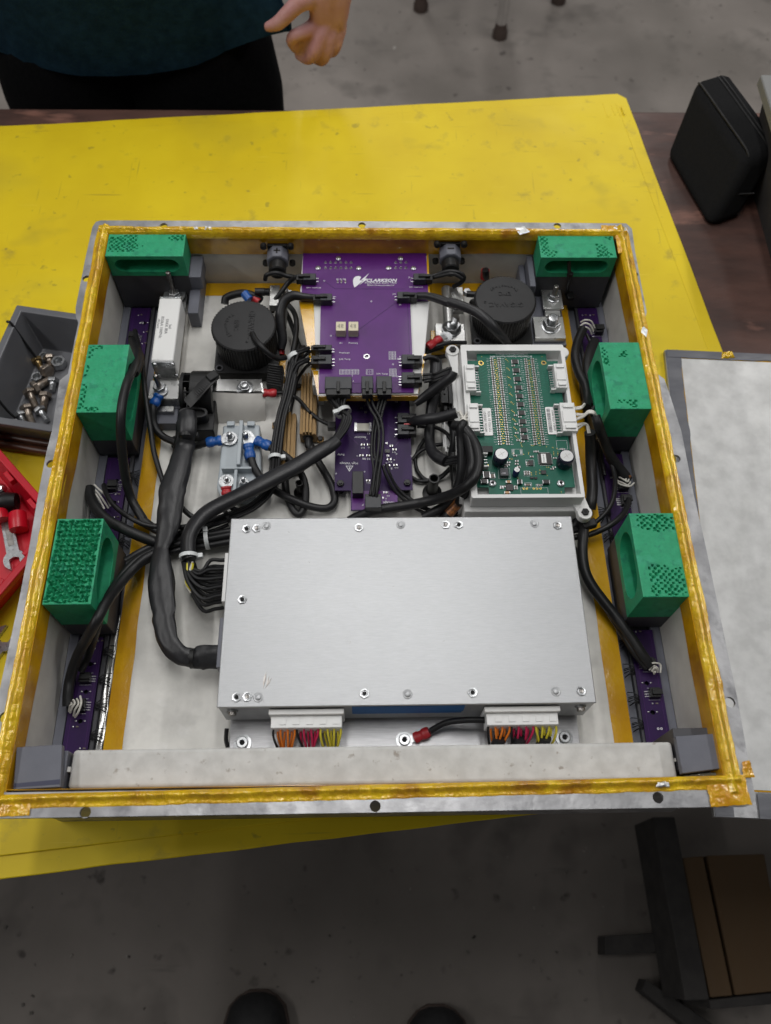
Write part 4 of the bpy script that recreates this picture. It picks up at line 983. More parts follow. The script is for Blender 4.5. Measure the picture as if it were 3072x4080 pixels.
bo = thing('green_board', 'green circuit board with rows of tiny resistors in the white housing', 'circuit board', (.176, .27, GZ - .0016))
bp = [(310, 155), (215, 228), (240, 625), (275, 1020), (330, 1540), (437, 1540), (440, 1612), (1228, 1612), (1222, 1540), (1330, 1535), (1262, 1010), (1200, 625), (1135, 232), (1030, 230), (1025, 155)]
bpw = [G_(u, v, GZ) for u, v in bp]
# square the outline up to board axes
XA = lambda u, v: G_(u, v, GZ)
gl = .1195; gr = .2262
outl = [(XA(310, 155).x, XA(310, 155).y), (XA(310, 155).x, XA(215, 228).y), (gl, XA(215, 228).y), (gl, XA(240, 1540).y), (XA(440, 1612).x, XA(240, 1540).y), (XA(440, 1612).x, XA(440, 1612).y),
        (XA(1228, 1612).x, XA(440, 1612).y), (XA(1228, 1612).x, XA(1330, 1538).y), (gr, XA(1330, 1538).y), (gr, XA(1135, 231).y), (XA(1028, 155).x, XA(1135, 231).y), (XA(1028, 155).x, XA(310, 155).y)]
mh = [XA(355, 252), XA(1005, 250)]
sheet([outl] + [circ(p.x, p.y, .0019, 14) for p in mh], GZ - .0016, GZ, 'board', m_pcb, bo)
for p in mh: sheet([circ(p.x, p.y, .0031, 18), circ(p.x, p.y, .0019, 18)], GZ + .0001, GZ + .0002, 'gold_ring', m_gold, bo)
silk('80 Thermistor Expansion Board V1 REV5', G_, 665, 184, .0034, 180, bo, GZ, xs=.86)
silk('CopyRight 2013 Ewert Energy Systems, Inc.', G_, 670, 160, .0025, 180, bo, GZ, xs=.86)
# four ladders of small resistors: measured ends of each column
res_me = None; pad_me = None
def shared(me, name, mat, parent, loc, rz=0.):
    o = bpy.data.objects.new(name, me); COL.objects.link(o); o.parent = parent; o.location = Vector(loc) - ORG[parent]; o.rotation_euler = (0, 0, rz)
    ORG[o] = ORG[parent]; return o
def small_mesh(mb, name, mat):
    me = bpy.data.meshes.new(name); me.from_pydata(mb.v, [], mb.f); me.materials.append(mat); return me
me_r = small_mesh(MB().box(-.0009, .0009, -.0009, .0009, .0001, .0009), 'resistor', m_res)
mbp = MB().box(-.0019, -.00092, -.00098, .00098, .0001, .0010); mbp.box(.00092, .0019, -.00098, .00098, .0001, .0010)
me_p = small_mesh(mbp, 'solder_ends', m_solder)
for (a, b) in (((462, 208), (550, 1095)), ((540, 208), (635, 1095)), ((815, 215), (918, 1095)), ((885, 212), (1003, 1095))):
    p, q = G_(*a, GZ), G_(*b, GZ); n = 38
    for k in range(n):
        c = p.lerp(q, k / (n - 1)); r_ = shared(me_r, 'resistor', m_res, bo, (c.x, c.y, GZ)); e2 = bpy.data.objects.new('solder_ends', me_p); COL.objects.link(e2); e2.parent = r_
    # lettering beside the ladder, too small to read
    mb = MB(); rnd2 = random.Random(int(a[0]))
    for side in ((-1,) if a[0] in (462, 815) else (1,)):
        for k in range(n):
            c = p.lerp(q, k / (n - 1)); xx = c.x + side * .0034
            for j in range(4):
                if rnd2.random() < .85: mb.box(xx + side * j * .00078 - .00026, xx + side * j * .00078 + .00026, c.y - .00045, c.y + .00045 * (rnd2.random() > .3), GZ + .00005, GZ + .0001)
    stuff(build(mb, 'tiny_print', m_silkdim, bo))
    mb = MB()
    for k in range(n):
        c = p.lerp(q, (k + .5) / n); sd = 1 if a[0] in (462, 815) else -1
        mb.cyl((c.x + sd * (.0032 + .0007 * (k % 2)), c.y, GZ + .0001), .0007, .0001, n=6)
    stuff(build(mb, 'gold_vias', m_gold, bo))
mb = MB()
for k in range(10):
    for j in range(3):
        c = G_(612 + 12 * k * .9 + j * 13, 215 + 88 * k + j * 12, GZ); mb.cyl((c.x, c.y, GZ + .0001), .0006, .0001, n=6)
for u, v in ((770, 1080), (775, 1100), (780, 1118), (880, 1108), (900, 1108), (965, 1105), (1035, 1120), (1100, 1130), (1140, 1140), (850, 1180), (850, 1195), (1110, 1175), (1110, 1190), (1110, 1205), (1152, 1175), (1152, 1190), (1152, 1205),
             (876, 1388), (925, 1382), (925, 1405), (965, 1362), (965, 1395), (880, 1410), (1042, 1418), (1055, 1332), (1035, 1332), (740, 1445), (652, 1245), (678, 1248), (688, 1190), (798, 1196), (430, 1308), (1187, 1590), (362, 188), (987, 185), (465, 1148)):
    c = G_(u, v, GZ); mb.cyl((c.x, c.y, GZ + .0001), .0006, .0001, n=6)
stuff(build(mb, 'gold_vias', m_gold, bo))
for k, u in enumerate((798, 833, 903, 938, 973)):
    c = G_(u, 1554, GZ); sheet([circ(c.x, c.y, .0013, 14), circ(c.x, c.y, .0006, 14)], GZ + .0001, GZ + .0002, 'gold_ring', m_gold, bo)
for k, (u, v) in enumerate(((708, 235), (722, 325), (734, 415), (745, 505), (756, 592), (766, 678), (777, 766), (788, 855), (798, 945), (807, 1020))):
    c = G_(u, v, GZ + .001); ch = build(MB().box(c.x - .0034, c.x + .0034, c.y - .0030, c.y + .0030, GZ + .0003, GZ + .0013), 'chip', m_chip, bo, bevel=.0002)
    build(MB().box(c.x - .0042, c.x - .0035, c.y - .0028, c.y + .0028, GZ + .0001, GZ + .0006).box(c.x + .0035, c.x + .0042, c.y - .0028, c.y + .0028, GZ + .0001, GZ + .0006), 'legs', m_solder, ch)
    c2 = G_(u - 20, v + 47, GZ); shared(me_r, 'resistor', m_res, bo, (c2.x, c2.y, GZ)); shared(me_p, 'solder_ends', m_solder, bo, (c2.x, c2.y, GZ))
    silk('U%d' % (13 - k), G_, u + 38, v + 44, .0018, 180, bo, GZ, mat=m_silkdim)
# stickers
def sticker(u0, v0, u1, v1, lines_, bar=False):
    x0, x1, y0, y1 = rect(G_, u0, v0, u1, v1, GZ + .001)
    me = curve_mesh([rrect(x0, x1, y0, y1, .0014, 4)], GZ + .0009, GZ + .0011, 'sticker'); me.transform(Matrix.Translation(-ORG[bo])); me.materials.clear()
    s = put(me, 'sticker', m_sticker, bo, ORG[bo], False, None)
    cx, cy = (x0 + x1) / 2, (y0 + y1) / 2
    for s_, dx, sz in lines_: text(s_, sz, (cx + dx, cy, GZ + .0012), 90, m_ink, s, ext=.00005)
    if bar:
        mb = MB(); yy = y0 + .0025
        while yy < y1 - .003:
            w_ = rnd.choice((.0003, .0005, .0008)); mb.box(x0 + .0012, x0 + .0052, yy, yy + w_, GZ + .00115, GZ + .0012); yy += w_ + rnd.choice((.0003, .0005))
        build(mb, 'barcode', m_ink, s)
sticker(378, 718, 468, 1002, (('AMTN  10/20/21', -.0022, .0039), ('TESTED BY 9236', .0024, .0039)))
sticker(1036, 708, 1128, 990, (('A0582-5 17335-00412', .0030, .0030),), True)
# white header plugs on the green board
def white_plug(u0, v0, u1, v1, side, label=None, n=10, h=.0115):
    zt = GZ + h; x0, x1, y0, y1 = rect(G_, u0, v0, u1, v1, zt)
    body = MB().box(x0, x1, y0, y1, GZ + .0002, zt - .001)
    b_o = build(body, 'white_plug', m_white, bo, bevel=.0006)
    L = y1 - y0; W_ = x1 - x0
    mb = MB(); mb.box(x0 + W_ * .18, x1 - W_ * .12, y0 + L * .80, y0 + L * .93, zt - .0009, zt + .0012); mb.box(x0 + W_ * .18, x1 - W_ * .12, y0 + L * .07, y0 + L * .20, zt - .0009, zt + .0012)
    if n > 6: mb.box(x0 + W_ * .10, x1 - W_ * .05, y0 + L * .30, y0 + L * .70, zt - .0009, zt + .0004)
    build(mb, 'rib', m_white, b_o, bevel=.0003)
    s = 1 if side == 'l' else -1
    xa = x1 if side == 'l' else x0
    for e_y in (y0 - .0006, y1 - .0012):
        ex = sorted((xa, xa + s * .0055)); build(MB().box(*ex, e_y, e_y + .0018, GZ + .0002, zt - .004), 'ear', m_white, b_o, bevel=.0003)
    mb = MB()
    for k in range(n):
        yy = y0 + L * (k + .7) / (n + .4); ex = sorted((xa + s * .0001, xa + s * .0048)); mb.box(*ex, yy - .0004, yy + .0004, GZ + .0030, GZ + .0038)
        ex = sorted((xa + s * .0042, xa + s * .0050)); mb.box(*ex, yy - .0004, yy + .0004, GZ + .0002, GZ + .0030)
    stuff(build(mb, 'pins', m_solder, b_o))
    return (x0, x1, y0, y1)
wp1 = white_plug(190, 258, 300, 528, 'l'); wp2 = white_plug(222, 660, 338, 950, 'l'); wp3 = white_plug(1125, 250, 1240, 500, 'r'); wp4 = white_plug(1190, 655, 1345, 950, 'r'); wp5 = white_plug(330, 1160, 384, 1300, 'l', n=4)
def can(u, v, r, h, mat, ang=(0, 0, 1)):
    p = G_(u, v, GZ + h); base = Vector((p.x, p.y, GZ + .0004))
    c_ = build(MB().lathe([(r * .96, 0), (r, .001), (r, h - .0012), (r * .93, h - .0004), (r * .80, h)], base, n=24), 'capacitor', mat, bo, smooth=40)
    build(MB().cyl(base + Vector((0, 0, h)), r * .82, .0002, n=24), 'capacitor_top', m_captop, c_)
    build(MB().obox(base + Vector((0, 0, h + .0003)), r * 1.1, .0003, .0001, Matrix.Rotation(.6, 3, 'Z')).obox(base + Vector((0, 0, h + .0003)), r * .7, .0003, .0001, Matrix.Rotation(2.0, 3, 'Z')), 'vent_mark', m_dsteel, c_)
can(568, 1195, .0080, .0165, m_cap); can(1245, 1215, .0085, .0165, m_cap); can(728, 1358, .0035, .0115, m_capb)
for (u0, v0, u1, v1, zt, mt, nm) in ((352, 1110, 478, 1175, .008, m_black, 'relay'), (555, 1340, 642, 1418, .006, m_dgray, 'inductor'), (388, 1370, 442, 1440, .005, m_chip, 'diode'), (362, 1450, 420, 1496, .004, m_chip, 'diode'),
                                 (614, 1505, 690, 1572, .0016, m_chip, 'chip'), (742, 1455, 776, 1502, .004, m_chip, 'diode'), (1004, 1458, 1062, 1498, .004, m_chip, 'diode'), (850, 1258, 898, 1312, .0016, m_chip, 'chip'),
                                 (980, 1362, 1032, 1402, .0016, m_chip, 'chip'), (865, 1428, 900, 1450, .0014, m_chip, 'transistor'), (908, 1430, 940, 1452, .0014, m_chip, 'transistor'), (958, 1180, 1085, 1300, .0018, m_chip, 'processor'),
                                 (625, 1466, 660, 1492, .002, m_capc, 'ceramic_capacitor'), (606, 1580, 650, 1602, .002, m_capc, 'ceramic_capacitor'), (458, 1398, 492, 1440, .0012, m_res, 'resistor'), (820, 1500, 866, 1522, .0012, m_res, 'resistor')):
    x0, x1, y0, y1 = rect(G_, u0, v0, u1, v1, GZ + zt); o = build(MB().box(x0, x1, y0, y1, GZ + .0003, GZ + zt), nm, mt, bo, bevel=.0003)
    if nm in ('ceramic_capacitor', 'resistor', 'diode'): build(MB().box(x0 - .0010, x0, y0 + .0002, y1 - .0002, GZ + .0002, GZ + zt * .8).box(x1, x1 + .0010, y0 + .0002, y1 - .0002, GZ + .0002, GZ + zt * .8), 'solder_ends', m_solder, o)
    if nm == 'processor':
        mb = MB()
        for k in range(11):
            f_ = (k + .8) / 12.6
            mb.box(x0 + (x1 - x0) * f_ - .0002, x0 + (x1 - x0) * f_ + .0002, y1, y1 + .0012, GZ + .0001, GZ + .0007); mb.box(x0 + (x1 - x0) * f_ - .0002, x0 + (x1 - x0) * f_ + .0002, y0 - .0012, y0, GZ + .0001, GZ + .0007)
            mb.box(x0 - .0012, x0, y0 + (y1 - y0) * f_ - .0002, y0 + (y1 - y0) * f_ + .0002, GZ + .0001, GZ + .0007); mb.box(x1, x1 + .0012, y0 + (y1 - y0) * f_ - .0002, y0 + (y1 - y0) * f_ + .0002, GZ + .0001, GZ + .0007)
        stuff(build(mb, 'legs', m_solder, o))
        mx = (x0 + x1) / 2; s_ = build(MB().box(mx - .0042, mx + .0010, y0 + .0016, y1 - .0016, GZ + zt + .0001, GZ + zt + .0002), 'sticker', m_sticker, o)
        text('PRG00130', .0023, (mx - .0016, (y0 + y1) / 2, GZ + zt + .0003), 90, m_ink, o, ext=.00004)
text('4R7', .0028, (G_(592, 1392, GZ + .006).x, G_(592, 1392, GZ + .006).y, GZ + .0062), 180, m_silkdim, bo, ext=.00004)
for u, v in ((475, 1495), (1184, 1495)):
    p = G_(u, v, GZ + .002); s = build(MB().lathe([(.0042, 0), (.0040, .0016), (.0030, .0024)], (p.x, p.y, GZ + .0002), n=20), 'screw', m_steel, bo, smooth=40)
    build(MB().cyl((p.x, p.y, GZ + .0026), .0018, .0002, n=6), 'socket', m_hole, s)
# scattered small parts and printed outlines
for u, v in ((708, 1215), (632, 1310), (640, 1285), (612, 1325), (725, 1270), (725, 1300), (745, 1330), (880, 1225), (915, 1172), (935, 1172), (1120, 1240), (1112, 1335), (1092, 1352), (838, 1285), (838, 1305), (820, 1385), (845, 1385), (820, 1405), (845, 1405),
             (950, 1520), (975, 1520), (570, 1535), (570, 1550), (590, 1535), (716, 1535), (716, 1555), (725, 980), (720, 888), (712, 798), (740, 1055), (1205, 1148), (1188, 1148)):
    c = G_(u, v, GZ); shared(me_r, 'resistor', m_res, bo, (c.x, c.y, GZ)); shared(me_p, 'solder_ends', m_solder, bo, (c.x, c.y, GZ))
mb = MB()
def outline(u0, v0, u1, v1):
    x0, x1, y0, y1 = rect(G_, u0, v0, u1, v1, GZ); l = .00014
    for q in ((x0, x1, y0 - l, y0 + l), (x0, x1, y1 - l, y1 + l), (x0 - l, x0 + l, y0, y1), (x1 - l, x1 + l, y0, y1)): mb.box(*q, GZ + .00005, GZ + .0001)
for q in ((675, 1145, 785, 1205), (1140, 1055, 1250, 1145), (455, 1390, 498, 1448), (805, 1492, 880, 1528), (800, 1370, 862, 1422), (768, 1545, 1050, 1610), (535, 1340, 655, 1448), (925, 1508, 985, 1532), (820, 1255, 905, 1320)): outline(*q)
build(mb, 'outline', m_silkdim, bo)
x0, x1, y0, y1 = rect(G_, 682, 1150, 780, 1200, GZ); mb = MB()
for k in range(4):
    yy = y0 + (y1 - y0) * (k + .5) / 4
    mb.box(x0, x0 + .0022, yy - .0004, yy + .0004, GZ + .0001, GZ + .0003); mb.box(x1 - .0022, x1, yy - .0004, yy + .0004, GZ + .0001, GZ + .0003)
build(mb, 'bare_pads', m_solder, bo)
mb = MB()
for k in range(9):
    for (u0, v0, u1, v1) in ((345, 320 + 30 * k, 420, 300 + 30 * k + (k - 4) * 10), (1055, 320 + 28 * k, 985, 330 + 24 * k)):
        p, q = G_(u0, v0, GZ), G_(u1, v1, GZ); d = q - p; mb.obox((p + q) / 2 + Vector((0, 0, .00005)), d.length, .0003, .0001, Matrix.Rotation(math.atan2(d.y, d.x), 3, 'Z'))
for k in range(6): p = G_(300, 1035 + 8 * k, GZ); mb.box(p.x, p.x + .022, p.y - .0002, p.y + .0001, GZ + .00003, GZ + .0001)
build(mb, 'trace', m_pcbtrace, bo)
# ================================================================== CONTACTORS
def contactor(cx, cy, r, label, rot, ztop=-.020):
    t = thing('contactor', label, 'contactor', (cx, cy, TRAY), 'black round contactors')
    zb = -.060
    ring0, ring1, ring2, ring3 = [], [], [], []
    n = 2 * 60
    def rg(rad, z, amp): return [(cx + (rad + (amp if i % 2 else 0)) * math.cos(2 * PI * i / n), cy + (rad + (amp if i % 2 else 0)) * math.sin(2 * PI * i / n), z) for i in range(n)]
    body = MB().rings([rg(r * .945, zb, .0008), rg(r * .95, ztop - .0075, .0008), rg(r * .985, ztop - .0070, .0)], True, True)
    build(body, 'ribbed_can', m_black, t, smooth=20)
    cap = MB().rings([rg(r * .985, ztop - .0068, .0012), rg(r * .985, ztop - .0016, .0012), rg(r * .955, ztop - .0002, .0004), rg(r * .90, ztop, 0)], True, True)
    build(cap, 'cap', m_blackm, t, smooth=35)
    RZ = Matrix.Rotation(R(rot), 4, 'Z')
    def put_t(s, sz, dx, dy, rr=0, xs=1.):
        M4 = Matrix.Translation((cx, cy, ztop + .0001)) @ RZ @ Matrix.Translation((dx, dy, 0)) @ Matrix.Rotation(R(rr), 4, 'Z')
        text(s, sz, None, 0, m_blackm, t, ext=.0005, M4=M4, xs=xs, bold=.00015)
    put_t('GIGAVAC', .0098, -.0005, .0085, 0, .98)
    put_t('\u00ae', .0040, .0245, .0050)
    put_t('EPIC', .0078, 0, -.0085)
    for k, ch in enumerate('Technology'):
        a = R(-90 + (k - 4.5) * 10.5); put_t(ch, .0052, .0205 * math.cos(a), .0205 * math.sin(a), math.degrees(a) + 90)
    # square base with its mounting ears
    base = rrect(cx - r * 1.02, cx + r * 1.02, cy - r * 1.02, cy + r * 1.02, .008, 4)
    hs = [circ(cx + sx * r * .85, cy + sy * r * .85, .0028, 14) for sx, sy in ((-1, -1), (1, 1))]
    sheet([base] + hs, -.0665, -.0605, 'flange', m_black, t, bevel=.0006)
    for sx, sy in ((-1, -1), (1, 1)):
        sheet([circ(cx + sx * r * .85, cy + sy * r * .85, .0044, 18), circ(cx + sx * r * .85, cy + sy * r * .85, .0028, 18)], -.0604, -.0590, 'bushing', m_dgray, t)
    build(MB().box(cx - r * .9, cx + r * .9, cy - r * .9, cy + r * .9, TRAY + .0003, -.0666), 'base', m_black, t, bevel=.001)
    return t
cl = contactor(-.1378, .3965, .0372, 'black contactor beside the white fuse', -90)
crp = C_(523, 568, -.020)
cr = contactor(crp.x, crp.y, .0364, 'black contactor behind the white housing', 180)
# black corrugated lead-out at the foot of the left contactor
mb = MB(); p = A_(1390, 1150, -.055); q = A_(1375, 1290, -.07)
for k in range(9):
    c = p.lerp(q, k / 8); mb.obox(c, .018, .0022, .016, Matrix.Rotation(R(-12), 3, 'Z'))
    mb.obox(c + Vector((0, -.0011, 0)), .015, .0016, .013, Matrix.Rotation(R(-12), 3, 'Z'))
build(mb, 'lead_out', m_black, cl, bevel=.0003)
# bus bar and bolt in front of the left contactor
bz_ = -.0595
def pad(f, u0, v0, u1, v1, z, th, name, parent, mat=m_bar): return build(MB().box(*rect(f, u0, v0, u1, v1, z), z - th, z), name, mat, parent, bevel=.0006)
bb1 = thing('bus_bar', 'silver bus bar with bolt in front of the left contactor', 'bus bar', A_(1100, 1260, TRAY))
pad(A_, 915, 1222, 1282, 1312, -.064, .012, 'bar', bb1)
p = A_(1155, 1275, -.060); bolt_stud(bb1, (p.x, p.y, -.0639), .0052, .0075, .0078, .0045, washer=.0098)
# curved paper barrier
t = thing('paper_barrier', 'curved pale insulating paper flap below the left contactor', 'insulating sheet', A_(1120, 1430, TRAY))
rows = []
for i in range(13):
    f_ = i / 12; u = 918 + (1312 - 918) * f_
    top = A_(u, 1312 + 10 * f_ + 18 * math.sin(PI * f_) * .3, -.057); bot = A_(u + 15 * (1 - f_) - 4, 1548 - 20 * f_ + 6 * math.sin(PI * f_), -.0845)
    rows.append([top, top.lerp(bot, .33) + Vector((0, -.001, .004)), top.lerp(bot, .66) + Vector((0, -.001, .004)), bot])
rows2 = [[p + Vector((0, .0006, -.0006)) for p in r] for r in rows]
mb = MB().rings(rows, False, False, closed=False); mb.rings(rows2, False, False, closed=False)
mb.rings([[a[0] for a in rows], [a[0] for a in rows2]], False, False, closed=False)
build(mb, 'sheet', m_wallpaper, t, smooth=60)
build(MB().tube([r[0] + Vector((0, 0, .0003)) for r in rows], .0006, 5, res=2), 'edge', m_black, t, smooth=70)

# ================================================================== FUSE and its terminals
fz = -.034
fu = thing('fuse', 'white rectangular fuse with metal end plates', 'fuse', (-.232, .40, TRAY))
fx0, fx1, fy0, fy1 = Q_(175, 740, fz).x + .0005, Q_(463, 740, fz).x, Q_(250, 1130, fz).y, Q_(345, 335, fz).y
build(MB().box(fx0, fx1, fy0, fy1, fz - .030, fz), 'body', m_fuse, fu, bevel=.0022, seg=3)
for y0, y1 in ((fy0 - .0022, fy0 - .0001), (fy1 + .0001, fy1 + .0022)):
    e_p = build(MB().box(fx0 + .0006, fx1 - .0006, y0, y1, fz - .0295, fz - .0004), 'end_plate', m_steel, fu, bevel=.0006)
    for dx in (.004, .024):
        for dz in (.004, .025):
            s_ = 1 if y0 > .4 else -1
            build(MB().lathe([(.0030, 0), (.0027, .0014), (.0012, .0020)], (fx0 + dx + .0005, y1 if s_ > 0 else y0, fz - dz), (0, s_, 0), 14), 'plate_screw', m_steel, e_p, smooth=40)
build(MB().box((fx0 + fx1) / 2 - .0115, (fx0 + fx1) / 2 + .0115, fy0 - .022, fy0 - .0023, -.0655, -.0625), 'blade', m_bar, fu)
build(MB().box((fx0 + fx1) / 2 - .0115, (fx0 + fx1) / 2 + .0115, fy1 + .0023, fy1 + .018, -.0655, -.0625), 'blade', m_bar, fu)
for s, u, v, sz in (('bel', 372, 700, .0050), ('0AKK 80A', 326, 697, .0050), ('IR50kA 1000Vdc', 262, 708, .0048), ('cRUus', 228, 645, .0040), ('CE', 217, 705, .0030)):
    p = Q_(u, v, fz); text(s, sz, (p.x, p.y, fz + .0001), -90, m_ink, fu, ext=.00006)
# front terminal: aluminium block, stud, gray insulators
ft = thing('terminal_block', 'aluminium terminal block with threaded stud in front of the fuse', 'terminal', Q_(300, 1500, TRAY))
x0, x1, y0, y1 = rect(Q_, 108, 1375, 485, 1606, -.056)
build(MB().box(x0, x1, y0, y1, -.0700, -.056), 'block', m_bar, ft, bevel=.0006)
build(MB().box(x0 - .001, x1 + .001, y0 - .004, y1 + .004, TRAY + .0003, -.0702), 'insulator', m_gray, ft, bevel=.0008)
x0b, x1b, y0b, y1b = rect(Q_, 70, 1790, 465, 1920, -.070)
build(MB().box(x0b, x1b, y0b, y0 - .0045, TRAY + .0003, -.070), 'insulator', m_gray, ft, bevel=.0008)
build(MB().box(x0b + .003, x1b - .004, y0 - .0120, y0 - .0050, -.0699, -.0640), 'clip', m_bar, ft, bevel=.0004)
p = Q_(250, 1490, -.056); bolt_stud(ft, (p.x, p.y, -.0559), .0029, .0265, .0074, .0060, mat=m_dsteel, washer=.0088, nm='threaded_rod')
rt = thing('terminal_stud', 'threaded stud with washer behind the fuse', 'terminal', Q_(420, 280, TRAY))
p = Q_(425, 285, -.060)
build(MB().box(p.x - .014, p.x + .014, p.y - .010, p.y + .012, TRAY + .0003, -.0665), 'block', m_bar, rt, bevel=.0006)
bolt_stud(rt, (p.x, p.y, -.0623), .0029, .0400, .0068, .0050, mat=m_dsteel, washer=.0135, nm='threaded_rod')

# ================================================================== CURRENT SENSOR
cs = thing('current_sensor', 'black ring current sensor strapped in front of the fuse', 'current sensor', A_(800, 1300, TRAY))
xl, xr = A_(745, 1280, -.035).x, A_(908, 1280, -.035).x
yc = A_(820, 1300, -.050).y; zc = -.0585; ro = .0265
mb = MB().lathe([(ro * .55, 0), (ro, 0), (ro, xr - xl), (ro * .55, xr - xl)], (xl, yc, zc), (1, 0, 0), 32, False, False)
build(mb, 'ring', m_black, cs, bevel=.001)
mb = MB().lathe([(ro * .50, 0), (ro * .93, 0), (ro * .93, .004), (ro * .50, .004)], (xl - .0115, yc, zc), (1, 0, 0), 28, False, False)
build(mb, 'ring_collar', m_black, cs, smooth=40)
for k in range(5):
    a = R(30 + 30 * k); build(MB().obox((xl - .004, yc + math.cos(a) * ro * .72, zc + math.sin(a) * ro * .72), .0085, .0012, ro * .4, Matrix.Rotation(a - PI / 2, 3, 'X')), 'web', m_black, cs)
x0, x1, y0, y1 = rect(A_, 690, 1400, 935, 1600, -.060)
build(MB().box(x0 + .004, x1, y0, y1 + .004, TRAY + .0003, -.0600), 'body', m_black, cs, bevel=.0012)
oc = A_(775, 1468, -.046)
cps = [(oc.x + .016 * math.copysign(abs(math.cos(t_)) ** .6, math.cos(t_)), oc.y + .0068 * math.copysign(abs(math.sin(t_)) ** .8, math.sin(t_))) for t_ in [2 * PI * i / 28 for i in range(28)]]
cin = [(oc.x + .0135 * math.copysign(abs(math.cos(t_)) ** .6, math.cos(t_)), oc.y + .0048 * math.copysign(abs(math.sin(t_)) ** .8, math.sin(t_))) for t_ in [2 * PI * i / 28 for i in range(28)]]
sheet([cps, cin], -.060, -.046, 'socket_shell', m_blackm, cs, bevel=.0006)
build(MB().prism(cin, -.0598, -.0505), 'socket_core', m_black, cs)
sheet([[(oc.x - .0085, oc.y + .0075), (oc.x + .0050, oc.y + .0075), (oc.x + .0050, oc.y + .0115), (oc.x - .0085, oc.y + .0115)],
       [(oc.x - .0075, oc.y + .0083), (oc.x - .0022, oc.y + .0083), (oc.x - .0022, oc.y + .0107), (oc.x - .0075, oc.y + .0107)], [(oc.x - .0012, oc.y + .0083), (oc.x + .0040, oc.y + .0083), (oc.x + .0040, oc.y + .0107), (oc.x - .0012, oc.y + .0107)]], -.055, -.047, 'latch_bar', m_blackm, cs)
sn = build(MB().tube([A_(925, 1205, -.030), A_(850, 1275, -.030), A_(790, 1345, -.0325), A_(735, 1405, -.038)], .0046, 6, flat=.35), 'strap', m_black, cs, smooth=40)
mb = MB()
for k in range(16):
    c = A_(918 - 170 * k / 15, 1212 + 180 * k / 15, -.0285 - .009 * max(0, (k - 7) / 8) ** 1.6); mb.obox(c, .0011, .0066, .0012, Matrix.Rotation(R(45), 3, 'Z'))
build(mb, 'strap_teeth', m_blackm, cs)
build(MB().obox(A_(920, 1205, -.029), .0125, .0105, .0070, Matrix.Rotation(R(40), 3, 'Z')), 'strap_head', m_black, cs, bevel=.0012)

# ================================================================== BULKHEAD CONNECTORS at the far wall with their bus bars
def bulkhead(px_, py_, mark, label):
    yf = .490; p = aty(px_, py_, yf); cx = p.x; cz = p.z - .008
    t = thing('bulkhead_connector', label, 'connector', (cx, YB - .002, cz - .02), 'power connectors on the far wall')
    build(MB().box(cx - .0125, cx + .0125, YB - .0060, YB - .0016, cz - .017, cz + .010), 'flange', m_black, t, bevel=.001)
    for sx in (-1, 1):
        for sz in (-1, 1):
            s = build(MB().lathe([(.0040, 0), (.0040, .0045), (.0030, .0055)], (cx + sx * .0165, YB - .0061, cz + (.011 if sz > 0 else -.017)), (0, -1, 0), 14), 'screw', m_black, t, smooth=30)
    hexb = MB().lathe([(.0140, 0), (.0140, .0155), (.0125, .0170)], (cx, YB - .0061, cz - .003), (0, -1, 0), 8, ph=PI / 8)
    build(hexb, 'body', m_gray, t, bevel=.0008)
    build(MB().lathe([(.0108, 0), (.0108, .012), (.0095, .0135)], (cx, YB - .0232, cz - .005), (0, -1, 0), 22), 'collar', m_black, t, smooth=35)
    if True:
        z_ = cz - .003 + .0140 * math.cos(PI / 8) + .0001
        mk = MB().box(cx - .0040, cx + .0040, YB - .0150, YB - .0132, z_, z_ + .0005)
        if mark == '+': mk.box(cx - .0009, cx + .0009, YB - .0181, YB - .0101, z_, z_ + .0005)
        build(mk, 'polarity_mark', m_black, t)
    return t, cx, cz
t, cx, cz = bulkhead(1101, 1048, '+', 'bulkhead connector left of the upper purple board')
bb = thing('bus_bar', 'silver bus bar running from the left bulkhead connector', 'bus bar', A_(1330, 600, TRAY))
y_a = A_(1340, 480, -.045).y; y_b = A_(1330, 700, -.050).y
build(MB().box(cx - .010, cx + .002, y_b, YB - .0425, -.0560, -.0450), 'bar', m_bar, bb, bevel=.0008)
build(MB().cyl((cx + .0075, YB - .105, -.0500), .0048, .060, (0, 1, 0), 14), 'rod', m_bar, bb, smooth=30)
p = A_(1215, 580, -.05); build(MB().lathe([(.0050, 0), (.0045, .006), (.0050, .0065), (.0050, .018)], (cx - .0105, p.y, -.0500), (-1, 0, 0), 12), 'insulated_bolt', m_black, bb, smooth=30)
build(hexnut(MB(), (cx + .0135, p.y, -.054), .0040, .004, False), 'nut', m_steel, bb)
t, cx2, cz2 = bulkhead(1799, 1040, '-', 'bulkhead connector right of the upper purple board')
bb = thing('bus_bar', 'silver bus bar stepping down from the right bulkhead connector', 'bus bar', C_(200, 600, TRAY))
build(MB().box(cx2 + .001, cx2 + .0165, C_(215, 650, -.052).y, YB - .0425, -.0580, -.0480), 'bar', m_bar, bb, bevel=.0008)
build(MB().cyl((cx2 - .004, YB - .100, -.0500), .0060, .056, (0, 1, 0), 16), 'rod', m_bar, bb, smooth=30)
build(MB().tube([C_(265, 535, -.050), C_(335, 540, -.050)], .0040, 10, smooth=False), 'insulated_bolt', m_black, bb, smooth=30)
build(hexnut(MB(), C_(265, 535, -.054), .0046, .006, False), 'nut', m_steel, bb)
x0, x1, y0, y1 = rect(C_, 58, 730, 255, 850, -.062)
build(MB().box(x0, x1, y0, y1, -.070, -.062), 'lower_bar', m_bar, bb, bevel=.0008)
build(MB().box(x0 - .005, x1 - .010, y0 - .008, y1 - .004, TRAY + .0004, -.0702), 'tape_wrap', m_tapef, bb, bevel=.0006)
